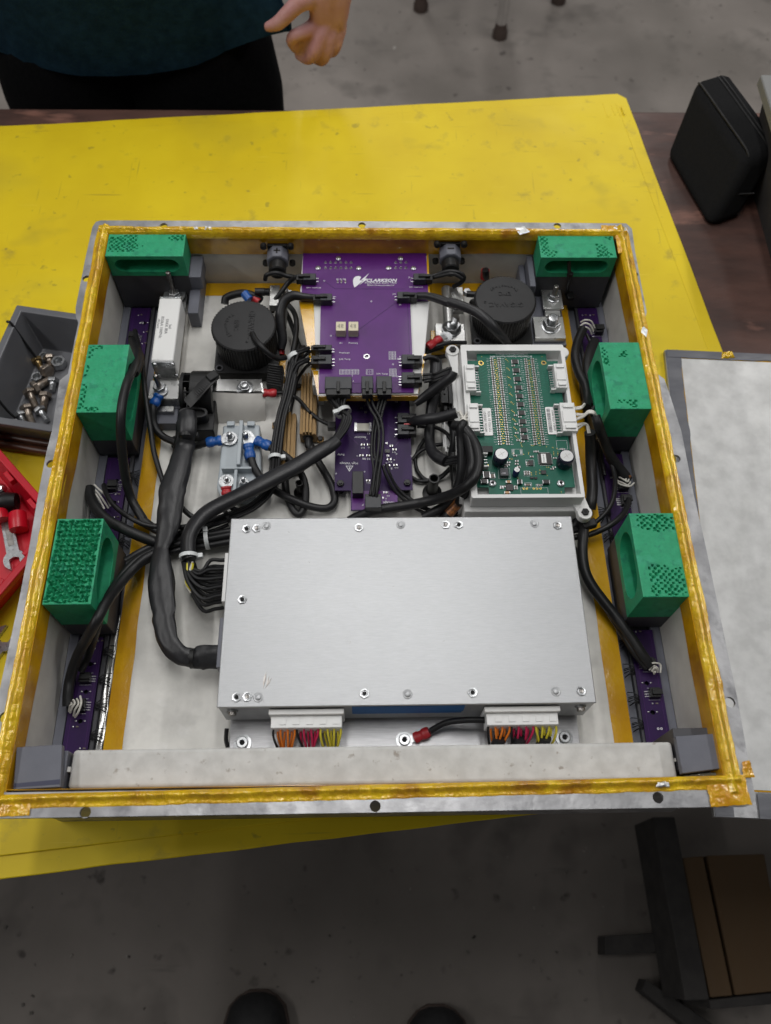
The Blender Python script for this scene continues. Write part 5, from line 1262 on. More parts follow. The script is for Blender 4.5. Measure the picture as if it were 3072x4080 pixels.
p = C_(165, 760, -.060); bolt_stud(bb, (p.x, p.y, -.0619), .0070, .0150, .0112, .0072, washer=.0122)
# right outer terminals: stepped bus bar with two bolts
bb = thing('bus_bar', 'stepped silver bus bar with two bolts under the far right green block', 'bus bar', C_(830, 680, TRAY))
x0, x1, y0, y1 = rect(C_, 712, 685, 915, 830, -.060); build(MB().box(x0, x1, y0, y1, -.0680, -.060), 'lower_plate', m_bar, bb, bevel=.0007)
x0b, x1b, y0b, y1b = rect(C_, 768, 505, 900, 632, -.056); build(MB().box(x0b, x1b, y0b, y1b, -.0600, -.056), 'upper_plate', m_bar, bb, bevel=.0007)
build(MB().box(x0b + .002, x1b - .004, y1 + .0001, y0b - .0001, -.0640, -.0590), 'riser', m_bar, bb, bevel=.0005)
build(MB().box(x0 - .002, x1 + .002, y0 - .004, y1b + .008, TRAY + .0004, -.0682), 'insulator', m_gray, bb, bevel=.0008)
p = C_(825, 745, -.059); bolt_stud(bb, (p.x, p.y, -.0599), .0068, .0155, .0108, .0070, washer=.0120)
p = C_(840, 560, -.056); bolt_stud(bb, (p.x, p.y, -.0559), .0032, .0200, .0068, .0060, mat=m_dsteel, washer=.0080, nm='threaded_rod')
o = build(MB().cyl((C_(390, 375, -.045)).to_tuple(), .0055, .012, (0, -.3, -1), 12), 'red_boot', m_red, None, smooth=30)
tag(o, 'small red rubber boot on the far wall behind the right contactor', 'boot')
p = C_(390, 375, -.040); build(MB().tube([p, C_(392, 400, -.046), C_(395, 440, -.058)], .0045, 10), 'lead', m_cable, o, smooth=60)

# ================================================================== MILKY TERMINAL STRIP
ts = thing('terminal_strip', 'milky plastic terminal strip with four bolts beside the controller box', 'terminal strip', E_(840, 500, TRAY))
zt = -.068
pol = [(720, 268), (990, 262), (1003, 590), (975, 690), (960, 800), (705, 805), (672, 720), (690, 590)]
pol = [(E_(u, v, zt).x, E_(u, v, zt).y) for u, v in pol][::-1]
build(MB().prism(pol, TRAY + .0004, zt), 'base', m_trans, ts, bevel=.0018, seg=3)
x0, x1, y0, y1 = rect(E_, 828, 230, 856, 555, -.054); build(MB().box(x0, x1, y0, y1, zt + .0001, -.054), 'divider', m_trans, ts, bevel=.0006)
x0, x1, y0, y1 = rect(E_, 706, 572, 928, 588, -.058); build(MB().box(x0, x1, y0, y1, zt + .0001, -.058), 'divider', m_trans, ts, bevel=.0006)
x0, x1, y0, y1 = rect(E_, 795, 592, 818, 800, -.058); build(MB().box(x0, x1, y0, y1, zt + .0001, -.058), 'divider', m_trans, ts, bevel=.0006)
for u in (775, 925): x0, x1, y0, y1 = rect(E_, u - 28, 236, u + 28, 268, zt + .004); build(MB().box(x0, x1, y0, y1, zt - .004, zt + .004), 'clip', m_trans, ts, bevel=.0006)
for u, v, k in ((770, 350, 1), (888, 348, 1), (745, 668, .85), (868, 672, .85)):
    p = E_(u, v, -.062); bolt_stud(ts, (p.x, p.y, zt + .0002), .0030 * k, .0125 * k, .0056 * k, .0042, washer=.0066 * k)
def lug(p, q, w_, mat, label_parent, ring=None, nm='lug'):
    """crimped cable lug: vinyl barrel from p to q, and its ring plate"""
    d = (q - p).normalized()
    mb = MB().tube([p, p.lerp(q, .22), p.lerp(q, .30), p.lerp(q, .5), p.lerp(q, .58), p.lerp(q, .85), q], [w_ * .95, w_, w_ * .84, w_ * .84, w_, w_, w_ * .82], 12, res=2, flat=.85)
    o = build(mb, nm, mat, label_parent, smooth=50)
    if ring is not None:
        s = d.cross(Vector((0, 0, 1))).normalized()
        a = math.atan2((ring - p).y, (ring - p).x)
        build(MB().obox((p + ring) / 2, (ring - p).length, w_ * 1.3, .0010, Matrix.Rotation(a, 3, 'Z')).lathe([(w_ * 1.5, 0), (w_ * 1.5, .0011)], ring - Vector((0, 0, .0005)), n=18), 'ring_tongue', m_steel, label_parent, smooth=30)
    return o

# ================================================================== GOLD POWER RESISTORS
def gold_resistor(u0, u1, v0, v1, f, label, zt=-.060):
    x0, x1, y0, y1 = rect(f, u0, v0, u1, v1, zt)
    t = thing('power_resistor', label, 'resistor', ((x0 + x1) / 2, (y0 + y1) / 2, TRAY), 'gold power resistors')
    W_ = x1 - x0; prof = []
    n = 5
    for k in range(n):
        a = x0 + W_ * k / n; prof += [(a + .0002, zt - (.004 if k in (0, n - 1) else .001 * (abs(k - 2) == 1))), (a + W_ / n * .70, zt - (.004 if k in (0, n - 1) else .001 * (abs(k - 2) == 1))), (a + W_ / n * .72, zt - .006), (a + W_ / n, zt - .006)]
    ring = [(x, z) for x, z in prof] + [(x1, TRAY + .003), (x0, TRAY + .003)]
    mb = MB().rings([[(x, y, z) for x, z in ring] for y in (y0, y1)], True, True)
    build(mb, 'body', m_goldres, t)
    for yy, sx in ((y0 + .004, 1), (y1 - .004, -1)):
        xa, xb = ((x1, x1 + .008) if sx > 0 else (x0 - .008, x0))
        build(MB().box(xa, xb, yy - .004, yy + .004, TRAY + .0003, TRAY + .003), 'foot', m_goldres, t, bevel=.0006)
        build(hexnut(MB(), ((xa + xb) / 2, yy, TRAY + .0031), .0032, .003, False), 'screw', m_black, t, bevel=.0003)
    build(MB().cyl(((x0 + x1) / 2, y0 - .0002, (zt + TRAY) / 2), W_ * .33, .0012, (0, -1, 0), 16), 'end_plug', m_black, t)
    return ((x0 + x1) / 2, y0, (zt + TRAY) / 2)
gr1 = gold_resistor(200, 335, 1115, 1605, B_, 'gold power resistor beside the upper purple board')
gr2 = gold_resistor(1110, 1250, 165, 560, E_, 'gold power resistor beside the milky terminal strip')
# black tube standoffs
for f, u, v, r_, lab, ub in ((F_, 1103, 845, .0058, 'black tube standoff behind the controller box', 1), (E_, 1280, 692, .0040, 'black tube standoff between cables left of the dark purple board', 1)):
    zt = -.050 if f is F_ else -.060
    p = f(u, v, zt)
    t = thing('tube_standoff', lab, 'standoff', (p.x, p.y, TRAY), 'black tube standoffs')
    build(MB().lathe([(r_, 0), (r_, zt - TRAY - .0004), (r_ * .78, zt - TRAY - .0004), (r_ * .76, zt - TRAY - .012)], (p.x, p.y, TRAY + .0004), n=20), 'tube', m_black, t, smooth=30)
    build(MB().lathe([(r_ * 1.9, 0), (r_ * 1.85, .004), (r_ * 1.2, .0065)], (p.x, p.y, TRAY + .0004), n=20, cap1=False), 'boot', m_black, t, smooth=40)
# dark slotted bracket and white clip between the boards
t = thing('slotted_bracket', 'black slotted bracket standing left of the white housing', 'bracket', S_(500, 550, TRAY))
x0, x1, y0, y1 = rect(S_, 408, 450, 492, 670, -.058)
hs = [circ((x0 + x1) / 2, y0 + (y1 - y0) * f_, .0012, 10) for f_ in (.45, .75)]
sheet([[(x0, y0), (x1, y0), (x1, y1), (x0, y1)]] + hs, TRAY + .0004, -.058, 'plate', m_black, t, bevel=.0005)
build(MB().box(x0 + .003, x1 - .001, y0 - .008, y0 - .0001, TRAY + .0004, -.062), 'tongue', m_black, t, bevel=.0005)
build(MB().box(x1 + .0002, x1 + .0065, y0 - .004, y1 + .018, TRAY + .0004, -.054), 'web', m_black, t, bevel=.0005)
t = thing('plastic_clip', 'white plastic board clip behind the black cables', 'clip', S_(470, 1100, TRAY))
x0, x1, y0, y1 = rect(S_, 430, 890, 520, 1200, -.070)
build(MB().box(x0, x1, y0, y1, TRAY + .0004, -.070), 'body', m_white, t, bevel=.0008)
build(MB().box(x0 + .0015, x0 + .0035, y0 - .008, y1 - .004, TRAY + .0004, -.066), 'rib', m_white, t, bevel=.0004)
build(MB().box(x0 + .004, x0 + .0105, y0 - .006, y0 - .0005, TRAY + .0004, -.073), 'foot', m_white, t, bevel=.0004)

# ================================================================== CABLES
def path(f, pts): return [f(u, v, z) for u, v, z in pts]
CN = [0]
def cable(label, pts, r, mat=None, flat=1., name='cable', n=10, res=5, twist=0., crumple=0., group='black cables inside the box'):
    rmin = min(r) if isinstance(r, (list, tuple)) else r
    o = build(MB().tube(pts, r, n, flat=flat, res=res, twist=twist, crumple=crumple or (.10 if mat is m_sleeve else 0)), name, mat or m_cable, None, smooth=70)
    return tag(o, label, 'cable', group)
def bundle(label, base, offs, r, mat=None, name='cable_bundle', group='black cables inside the box', res=5, mats=None):
    """several wires that run together: an Empty with each wire a part"""
    t = thing(name, label, 'cable', (base[0].x, base[0].y, min(p.z for p in base)), group)
    for k, of in enumerate(offs):
        pts = []
        for i, p in enumerate(base):
            a = base[max(i - 1, 0)]; b = base[min(i + 1, len(base) - 1)]; d = (b - a); s = Vector((-d.y, d.x, 0)); s = s.normalized() if s.length > 1e-6 else Vector((1, 0, 0))
            w_ = of[0] if not isinstance(of[0], (list, tuple)) else of[0][i]
            j = (.0016 if mat is m_whitew else .0006) * noise.noise((i * 1.3, k * 5.1, 2))
            pts.append(p + s * (w_ + j) + Vector((0, 0, of[1])))
        build(MB().tube(pts, r, 8, res=res), 'wire', (mats[k] if mats else None) or mat or m_cable, t, smooth=70)
    return t
def tie(par, c, d, r, mat=m_tiew, w_=.0042, head=0., flat=1.):
    """cable tie round a bundle at c, axis d"""
    d = Vector(d).normalized()
    o = build(MB().lathe([(r, -w_ / 2), (r + .0010, -w_ / 2), (r + .0010, w_ / 2), (r, w_ / 2), (r, -w_ / 2)], c, d, 20, False, False), 'cable_tie', mat, par, smooth=35)
    s = Vector((-d.y, d.x, 0)); s = s.normalized() if s.length > 1e-6 else Vector((1, 0, 0))
    hd = Vector(c) + (s * math.cos(head) + Vector((0, 0, 1)) * math.sin(head)) * (r + .0022)
    build(MB().obox(hd, .0050, .0060, .0050, Matrix.Rotation(math.atan2(d.y, d.x), 3, 'Z')), 'tie_head', mat, o, bevel=.0006)
    return o
# 1 thick twisted sleeve: current sensor -> controller box
P1 = path(E_, [(450, 175, -.040), (455, 240, -.038), (455, 320, -.040), (450, 362, -.046), (440, 430, -.052), (405, 560, -.050), (345, 740, -.049), (330, 860, -.050), (320, 990, -.050), (292, 1100, -.052), (265, 1180, -.052), (258, 1300, -.050), (268, 1450, -.050), (280, 1620, -.051)]) \
   + path(J_, [(1205, 880, -.052), (1240, 1020, -.053), (1320, 1115, -.054), (1415, 1150, -.055)]) + [plug_c + Vector((-.016, 0, 0)), plug_c + Vector((.002, 0, 0))]
s1 = cable('thick twisted black sleeve from the current sensor to the controller box', P1, [.0075, .0085, .0085, .0065, .0085, .0094, .0104, .0106, .0098, .0080, .0058, .0084, .0108, .0108, .0095, .0082, .0076, .0074, .0090, .0094], m_sleeve, .62, 'sleeved_cable', 24, 8, twist=R(25), crumple=.20)
tie(s1, E_(452, 338, -.044), (0, -1, -.3), .0078, m_black); tie(s1, J_(1415, 1150, -.055), (1, 0, 0), .0088, m_black, .0040, -1.3)
cable('short black stub cable under the thick sleeve by the sensor', path(E_, [(405, 245, -.058), (400, 330, -.060), (388, 400, -.064), (378, 470, -.070), (372, 520, -.078)]), .0046)
# 2 second sleeve: upper board -> controller box
c12 = [B_(430 + 30 * k, 1300, LV + .004) for k in range(6)]
t = thing('cable_bundle', 'black wire bundle from the widest plug of the upper board', 'cable', c12[2], 'black cables inside the box')
for k in range(8):
    kk = k % 6; a = B_(428 + 33 * kk, 1285, LV + (.0035 if k < 6 else .007)); gx = (k - 3.5)
    mid = B_(545 + gx * 6, 1430, -.040 + .002 * (k % 3)); m2 = F_(380 + gx * 9, 340, -.042 + .003 * (k % 2)); m3 = F_(345 + gx * 9, 440, -.046 + .003 * (k % 2)); m4 = F_(255 + gx * 7, 565, -.048)
    build(MB().tube([a, B_(428 + 33 * kk + (500 - 428 - 33 * kk) * .25, 1345, LV - .002 + .002 * (k % 2)), mid, m2, m3, m4], .0018, 8, res=5), 'wire', m_cable, t, smooth=70)
tie(t, B_(556, 1440, -.041), (B_(590, 1500, -.041) - B_(520, 1370, -.041)), .0082, m_tiew, .0045, 2.6)
P2 = path(F_, [(300, 530, -.047), (230, 580, -.046), (100, 655, -.046)]) + path(E_, [(1250, 575, -.047), (1080, 660, -.048), (900, 755, -.049), (740, 835, -.050), (610, 905, -.050), (520, 990, -.050), (468, 1090, -.051), (460, 1180, -.052), (470, 1262, -.053)])
s2 = cable('thick black sleeve curving from the upper board towards the controller box', P2, [.0062, .0076, .0086, .0092, .0094, .0096, .0096, .0094, .0094, .0092, .0090, .0086], m_sleeve, .8, 'sleeved_cable', 14, 6, twist=R(60))
tie(s2, E_(468, 1238, -.052), (.1, -1, 0), .0092, m_tiew, .0040, 0)
t = thing('cable_bundle', 'fan of black, white and yellow wires entering the controller box', 'cable', E_(600, 1400, TRAY), 'black cables inside the box')
yy0, yy1 = side_y
for k in range(15):
    f_ = k / 14; a = E_(425 + 105 * ((k * 5) % 15) / 14, 1275 + 6 * (k % 2), -.052 + .004 * (k % 3 - 1))
    ye = yy1 - .004 - (yy1 - yy0 - .008) * f_
    e1 = Vector((LX0 - .004, ye, -.045 - .009 * (k % 3))); lag = 1 - f_
    m1 = E_(445 + 110 * lag, 1345 + 90 * f_, -.050 - .004 * (k % 3)); m2 = Vector((LX0 - .022 - .006 * f_, ye - .004 * f_ + .001, -.048 - .008 * (k % 3)))
    mt = {13: m_yelw, 11: m_yelw, 14: m_whitew}.get(k)
    if mt:
        h1 = a.lerp(m1, .5); build(MB().tube([a, h1, m1, m1.lerp(m2, .35)], .0019, 8), 'wire', mt, t, smooth=70); build(MB().tube([m1.lerp(m2, .34), m2, m2.lerp(e1, .5), e1], .0020, 8), 'wire', m_cable, t, smooth=70)
    else: build(MB().tube([a, m1, m2, m2.lerp(e1, .6), e1], .0020, 8), 'wire', m_cable, t, smooth=70)
# 3 upper board -> lower board, slim wires
base = [B_(765, 1285, LV + .004), B_(772, 1330, -.036)] + path(F_, [(590, 260, -.036), (640, 350, -.036), (662, 450, -.038), (662, 560, -.041), (648, 680, -.045), (625, 820, -.050), (610, 950, -.055), (608, 1000, -.058)])
bundle('slim black wires from the two-way plug of the upper board to the lower board', base, [(-.0022, 0), (.0022, .0006)], .0017)
base = [B_(895, 1285, LV + .004), B_(885, 1340, -.037)] + path(F_, [(650, 290, -.040), (628, 400, -.042), (612, 520, -.045), (612, 640, -.047), (628, 760, -.050), (622, 870, -.055), (596, 990, -.058)])
bundle('three slim black wires from the three-way plug of the upper board', base, [(-.0034, 0), (0, .0012), (.0034, 0)], .0017)
base = path(F_, [(690, 735, -.052), (720, 820, -.056), (775, 920, -.064), (870, 1020, -.072), (985, 1100, -.076), (1120, 1135, -.078), (1300, 1148, -.078)])
bundle('pair of slim black wires passing under the large black loop', base, [(-.002, 0), (.002, .001)], .0018)
# 4 vertical bundle left of the upper board
for lab, st, du in (('black wires from the precharge plug joining the vertical bundle', (275, 918), 0), ('black wires from the temperature plug joining the vertical bundle', (275, 1010), 30)):
    base = [B_(st[0], st[1], LV + .005), B_(225, st[1] + 15, -.032), B_(165, st[1] + 60, -.036), B_(110, 1190 + du, -.044)]
    bundle(lab, base, [(-.0022, 0), (.0018, .001)], .0019)
base = path(B_, [(200, 900, -.050), (175, 990, -.042), (140, 1080, -.040)]) + path(E_, [(1195, 40, -.044), (1150, 200, -.048), (1120, 380, -.052), (1105, 500, -.054), (1098, 600, -.060), (1060, 740, -.066), (960, 850, -.070), (840, 915, -.072), (700, 965, -.072), (600, 1000, -.074), (480, 1050, -.075), (330, 1105, -.076)])
t4 = bundle('vertical bundle of four black wires left of the upper board', base, [(-.0040, 0), (-.0012, .0022), (.0018, .0006), (.0046, .0018)], .0021)
tie(t4, B_(150, 985, -.040), (.5, -1, 0), .0068, m_tiew, .0055, .3); tie(t4, E_(1103, 508, -.054), (.1, -1, 0), .0066, m_tiew, .0042, 0); tie(t4, E_(752, 945, -.071), (1, .4, 0), .0060, m_black, .0036, -.6)
# 5 interlocks and relay leads at the upper board
cable('thick black lead from the upper left plug down to the left contactor', path(B_, [(322, 492, LV + .005), (230, 485, -.026), (140, 475, -.026), (70, 520, -.030), (38, 610, -.036), (38, 720, -.044), (55, 840, -.054), (45, 920, -.060)]), [.0042, .0046, .0058, .0060, .0060, .0058, .0056, .0045], m_sleeve, n=12)
o = build(MB().tube(path(A_, [(1432, 965, -.060), (1425, 1040, -.066)]), .0042, 10, smooth=False), 'spade_cover', m_red, None, smooth=40); tag(o, 'red spade terminal cover right of the left contactor', 'terminal')
x0, x1, y0, y1 = rect(A_, 1415, 1040, 1458, 1200, -.070); build(MB().box(x0, x1, y0, y1, TRAY + .0004, -.070), 'pad', m_tapef, o)
lp = path(A_, [(1540, 470, LV + .004), (1470, 462, -.030), (1390, 440, -.026), (1320, 455, -.028), (1308, 490, -.036)])
cable('black interlock lead curling over the left bulkhead connector', lp, .0028)
cable('black interlock lead running down from the left bulkhead connector', path(A_, [(1530, 472, LV + .005), (1480, 510, -.036), (1420, 590, -.042), (1370, 660, -.050), (1360, 730, -.062)]), .0030)
cable('black lead between bulkhead connector and stand, outer left', path(A_, [(1440, 690, -.062), (1490, 790, -.062), (1530, 900, -.060), (1560, 990, -.056)]), .0030)
cable('black lead between bulkhead connector and stand, inner left', path(A_, [(1465, 660, -.050), (1525, 740, -.048), (1540, 850, -.048), (1525, 960, -.046), (1500, 1080, -.045), (1480, 1170, -.048)]), .0032)
cable('thick black lead from the upper right plug over the right contactor', path(B_, [(1172, 475, LV + .005), (1260, 480, -.024), (1370, 510, -.020), (1500, 560, -.016)]) + path(C_, [(150, 588, -.014), (300, 640, -.010), (390, 700, -.010), (450, 765, -.016), (510, 830, -.030), (545, 870, -.040)]), [.0042, .0046, .0052, .0054, .0056, .0058, .0060, .0060, .0050, .0040], m_sleeve, n=12)
cable('black interlock lead ringing the right bulkhead connector', path(B_, [(1285, 318, LV + .005), (1340, 300, -.026), (1430, 275, -.022), (1520, 285, -.022), (1560, 325, -.028), (1530, 370, -.036), (1470, 400, -.044)]), .0028)
cable('thin black lead rounding the right bulkhead connector', path(B_, [(1290, 330, LV + .003), (1370, 310, -.024), (1470, 295, -.020), (1545, 335, -.026)]), .0022)
cable('black wire poking from the left contactor cap', path(A_, [(1212, 885, -.0195), (1235, 930, -.0170), (1280, 980, -.016), (1340, 1040, -.022), (1400, 1070, -.032), (1455, 1065, -.045)]), .0032)
cable('black loop cable behind the left contactor', path(A_, [(1010, 670, -.060), (1020, 625, -.056), (1080, 600, -.054), (1150, 590, -.052), (1230, 610, -.054), (1280, 640, -.06)]), .0048)
o = build(MB().tube(path(A_, [(1155, 590, -.051), (1195, 640, -.053)]), .0056, 10, smooth=False), 'blue_lug', m_blue, None, smooth=40); tag(o, 'blue crimp lug behind the left contactor', 'cable lug')
o = build(MB().tube(path(A_, [(1215, 620, -.055), (1260, 655, -.058)]), .0050, 10, smooth=False), 'red_lug', m_red, None, smooth=40); tag(o, 'red crimp lug behind the left contactor', 'cable lug')
# 6 right side of the upper board
cable('short black wires leaving the upper right plug of the board', path(B_, [(1225, 1000, LV + .005), (1275, 985, -.026), (1330, 1000, -.028), (1345, 1030, -.034)]), .0028)
base = [B_(1225, 1020, LV + .004), B_(1270, 1010, -.030), B_(1330, 1050, -.036)]
s3 = cable('thick black sleeve dropping beside the white housing', path(S_, [(350, 165, -.036), (350, 300, -.040), (340, 430, -.044), (318, 600, -.050), (290, 780, -.058), (272, 960, -.064), (272, 1120, -.066), (300, 1240, -.064), (370, 1320, -.060), (470, 1370, -.054)]), [.0072, .0074, .0074, .0072, .0066, .0062, .0060, .0062, .0072, .0066], m_sleeve, n=14)
base = path(S_, [(470, 1372, -.054), (560, 1355, -.048), (640, 1350, -.042)]) + [Vector((wp5[0] - .001, (wp5[2] + wp5[3]) / 2, GZ + .004))]
bundle('four short black wires entering the small white plug', base, [(-.0040, 0), (-.0014, .001), (.0014, 0), (.0040, .001)], .0016)
t = bundle('black wires leaving the lower right plug of the upper board', path(B_, [(1222, 1165, LV + .004), (1290, 1155, -.028)]) + path(S_, [(340, 375, -.024), (450, 330, -.018), (540, 300, -.014)]), [(-.0042, 0), (-.0014, .001), (.0014, 0), (.0042, .001)], .0018)
cable('thick tapered black sleeve slanting across below the board plugs', path(S_, [(560, 300, -.012), (530, 360, -.016), (430, 440, -.024), (300, 540, -.034), (190, 620, -.042), (100, 685, -.046)]), [.0052, .0060, .0062, .0060, .0054, .0036], m_sleeve, n=12)
t5 = cable('black sleeve from the lower board to the white plugs', [F_(890, 375, HZ + .006)] + path(F_, [(960, 368, -.052), (1050, 355, -.044), (1160, 340, -.038), (1290, 302, -.032)]), [.0040, .0056, .0064, .0066, .0062], m_sleeve, n=12)
cable('black lead from the lower plug of the lower board', path(F_, [(965, 412, HZ + .005), (1040, 415, -.062), (1120, 425, -.064), (1190, 460, -.066), (1240, 520, -.068), (1256, 590, -.070)]), .0024)
cable('thin black loop on the tray left of the white housing', path(S_, [(215, 1100, -.078), (140, 1230, -.080), (105, 1370, -.081), (140, 1500, -.081), (240, 1590, -.080), (380, 1575, -.078), (480, 1500, -.076), (540, 1420, -.072)]), .0022)
cable('thin black cable behind the black tube standoff', path(S_, [(60, 1560, -.081), (150, 1605, -.080), (290, 1595, -.080), (420, 1540, -.078), (530, 1440, -.074)]), .0024)
cable('thin black cable arching from the lower board edge', path(S_, [(70, 1350, -.080), (150, 1260, -.078), (280, 1190, -.076), (430, 1165, -.074)]), .0022)
cable('thin black cable crossing behind the upper board corner', path(S_, [(230, 75, -.070), (330, 40, -.068), (440, 0, -.066)]), .0026)
cable('black cable vanishing under the housing lug', path(S_, [(330, 130, -.072), (400, 125, -.074), (470, 115, -.076)]), .0026)
# black cables looping from the left white plug down behind the controller box
cable('large black loop from the white plug round to the lower board', path(S_, [(565, 945, -.026), (630, 950, -.022), (700, 990, -.020), (770, 1080, -.020), (830, 1200, -.018), (858, 1340, -.018), (845, 1480, -.018), (790, 1590, -.019), (690, 1680, -.026), (540, 1760, -.042), (360, 1820, -.057), (180, 1860, -.066), (0, 1895, -.068)]) + path(F_, [(620, 1110, -.070), (480, 1160, -.074), (400, 1200, -.078)]), .0056, m_cable, n=12)
cable('printed black cable hanging straight from the white plug', path(S_, [(690, 905, -.018), (655, 960, -.018), (650, 1100, -.026), (660, 1300, -.034), (655, 1480, -.042), (625, 1640, -.052), (560, 1790, -.062), (440, 1910, -.070), (300, 1990, -.074), (200, 2040, -.078)]), [.0046, .0054, .0056, .0056, .0056, .0056, .0056, .0056, .0056, .0056], m_cable, n=12)
cop = cable('black cable with a scuffed copper-coloured end behind the controller box', path(S_, [(660, 960, -.022), (715, 1060, -.022), (755, 1200, -.021), (778, 1350, -.021), (765, 1480, -.022), (725, 1640, -.034), (660, 1800, -.054), (580, 1910, -.066), (490, 2010, -.072), (440, 2080, -.078)]), .0054, m_cable, n=12)
build(MB().tube(path(S_, [(650, 1815, -.0588), (580, 1908, -.0650), (500, 1998, -.0705)]), .0056, 12), 'copper_scuff', m_copper, cop, smooth=70)
cable('black cable behind the printed cable', path(S_, [(530, 900, -.050), (570, 1000, -.050), (570, 1150, -.056), (545, 1290, -.066), (560, 1450, -.070), (590, 1650, -.072), (600, 1800, -.074)]), .0050)
t = thing('cable_bundle', 'fan of white wires at the left white plug', 'cable', (wp2[0], wp2[2], GZ), 'white sensor wires')
for k in range(8):
    ye = wp2[2] + (wp2[3] - wp2[2]) * (.15 + .09 * k); a = Vector((wp2[0] + .001, ye, GZ + .004 + .003 * (k % 2)))
    b = S_(650 - 5 * (k % 3), 790 + 18 * k, GZ + .004 + .003 * (k % 2)); c = S_(640 + 4 * k, 850 + 12 * k, GZ + .002); d = S_(655 + 4 * k, 925, GZ + .002)
    build(MB().tube([a, b, c, d] if k > 2 else [a, b, S_(640, 780, GZ + .004), S_(600, 790, GZ + .002)], .0011, 7), 'wire', m_whitew, t, smooth=70)
# 7 right channel
t = thing('cable_bundle', 'fan of white wires at the right white plug', 'cable', (wp4[1], wp4[2], GZ), 'white sensor wires')
for k in range(9):
    a = Vector((wp4[1] - .001, wp4[2] + (wp4[3] - wp4[2]) * (.92 - .10 * k), GZ + .004 + .003 * (k % 2)))
    if k < 2: pts = [a, U_(385, 70 + 20 * k, -.026), U_(430, 30 + 10 * k, -.028)]
    elif k < 6: pts = [a, U_(420, 150 + 10 * k, -.020), U_(480, 108 + 9 * k, -.016), U_(550, 115 + 9 * k, -.016), U_(590 - 8 * (k - 2), 175 + 6 * k, -.022)]
    else: pts = [a, U_(425, 290 + 6 * (k - 6), -.030), U_(460 + 8 * (k - 6), 320, -.032), U_(480 + 12 * (k - 6), 420, -.036)]
    build(MB().tube(pts, .0013, 7), 'wire', m_whitew, t, smooth=70)
cable('printed black cable dropping along the housing on the right', path(U_, [(500, 410, -.036), (510, 520, -.046), (512, 700, -.058), (525, 950, -.066), (535, 1150, -.068), (520, 1320, -.068), (505, 1430, -.072)]), .0062, n=12)
cr2 = cable('printed black cable slanting to the right channel board', path(U_, [(575, 190, -.016), (620, 330, -.022), (680, 500, -.044), (760, 690, -.058), (860, 840, -.068), (960, 960, -.074), (1020, 1040, -.078)]), [.0052, .0056, .0056, .0056, .0056, .0054, .0050], n=12)
build(MB().tube(path(U_, [(995, 985, -.0735), (1030, 1010, -.0745)]), .0030, 8, smooth=False), 'copper_scuff', m_copper, cr2, smooth=60)
cable('second black cable beside the printed one in the right channel', path(U_, [(640, 330, -.050), (690, 560, -.058), (740, 720, -.064), (830, 880, -.072), (930, 1000, -.078)]), .0034)
cable('thin black cable looping round in the right channel', path(U_, [(740, 690, -.066), (800, 860, -.068), (835, 1000, -.066), (835, 1150, -.062), (795, 1340, -.060), (700, 1490, -.062), (570, 1610, -.066)]), .0026)
cable('thin black cable from the right channel into the controller box', path(U_, [(1015, 1300, -.078), (985, 1420, -.070), (900, 1540, -.064), (740, 1660, -.064), (500, 1765, -.070), (280, 1805, -.072), (240, 1808, -.072)]), .0032)
cable('thin black cable passing under the housing lug to the controller box', path(U_, [(410, 1690, -.070), (330, 1705, -.070), (265, 1720, -.070), (230, 1722, -.070)]), .0032)
t = bundle('bunch of short white wires at the right channel connector', path(U_, [(1030, 1055, -.076), (1000, 1090, -.074), (940, 1065, -.074), (870, 1030, -.078)]), [(-.0050, 0), (-.0018, .0022), (.0016, -.0006), (.0048, .0016)], .0010, m_whitew, group='white sensor wires')
s6 = cable('thick black cable running forward along the right channel', path(I_, [(235, 175, -.064), (228, 260, -.062), (222, 360, -.062), (240, 500, -.064), (290, 610, -.066), (370, 720, -.068), (480, 860, -.070), (590, 1010, -.072), (660, 1120, -.074), (720, 1205, -.078)]), .0056, n=12)
cable('second black cable running forward along the right channel', path(I_, [(150, 340, -.074), (200, 440, -.074), (270, 560, -.075), (380, 740, -.075), (500, 930, -.076), (600, 1090, -.077), (700, 1220, -.080)]), .0044)
build(MB().obox(I_(270, 165, -.060), .016, .010, .009, Matrix.Rotation(R(15), 3, 'Z')), 'wrap', m_black, s6, bevel=.002)
cable('black cable stub under the housing lug', path(I_, [(205, 120, -.070), (180, 160, -.072), (150, 200, -.076)]), .0060)
bundle('short white wires at the front right connector', path(I_, [(722, 1240, -.078), (745, 1215, -.074), (770, 1225, -.076), (760, 1245, -.079)]), [(-.0044, 0), (-.0014, .002), (.0018, -.0004), (.0046, .0012)], .0010, m_whitew, group='white sensor wires')
cable('black cable along the far right channel', path(C_, [(1040, 765, -.066), (1000, 860, -.066), (985, 960, -.064), (1010, 1060, -.062), (1050, 1140, -.060), (1065, 1230, -.058), (1060, 1290, -.052)]), .0054, n=12)
cable('flat black cable beside it in the far right channel', path(C_, [(1120, 840, -.072), (1085, 920, -.068), (1070, 1010, -.064), (1080, 1100, -.062), (1092, 1180, -.060), (1080, 1270, -.054)]), .0052, n=12, flat=.7)
bundle('white wires arching from the far right connector', path(C_, [(1020, 750, -.068), (1050, 732, -.062), (1085, 745, -.064), (1105, 785, -.072)]), [(-.0052, 0), (-.0018, .0022), (.0018, -.0006), (.0050, .0014)], .0010, m_whitew, group='white sensor wires')
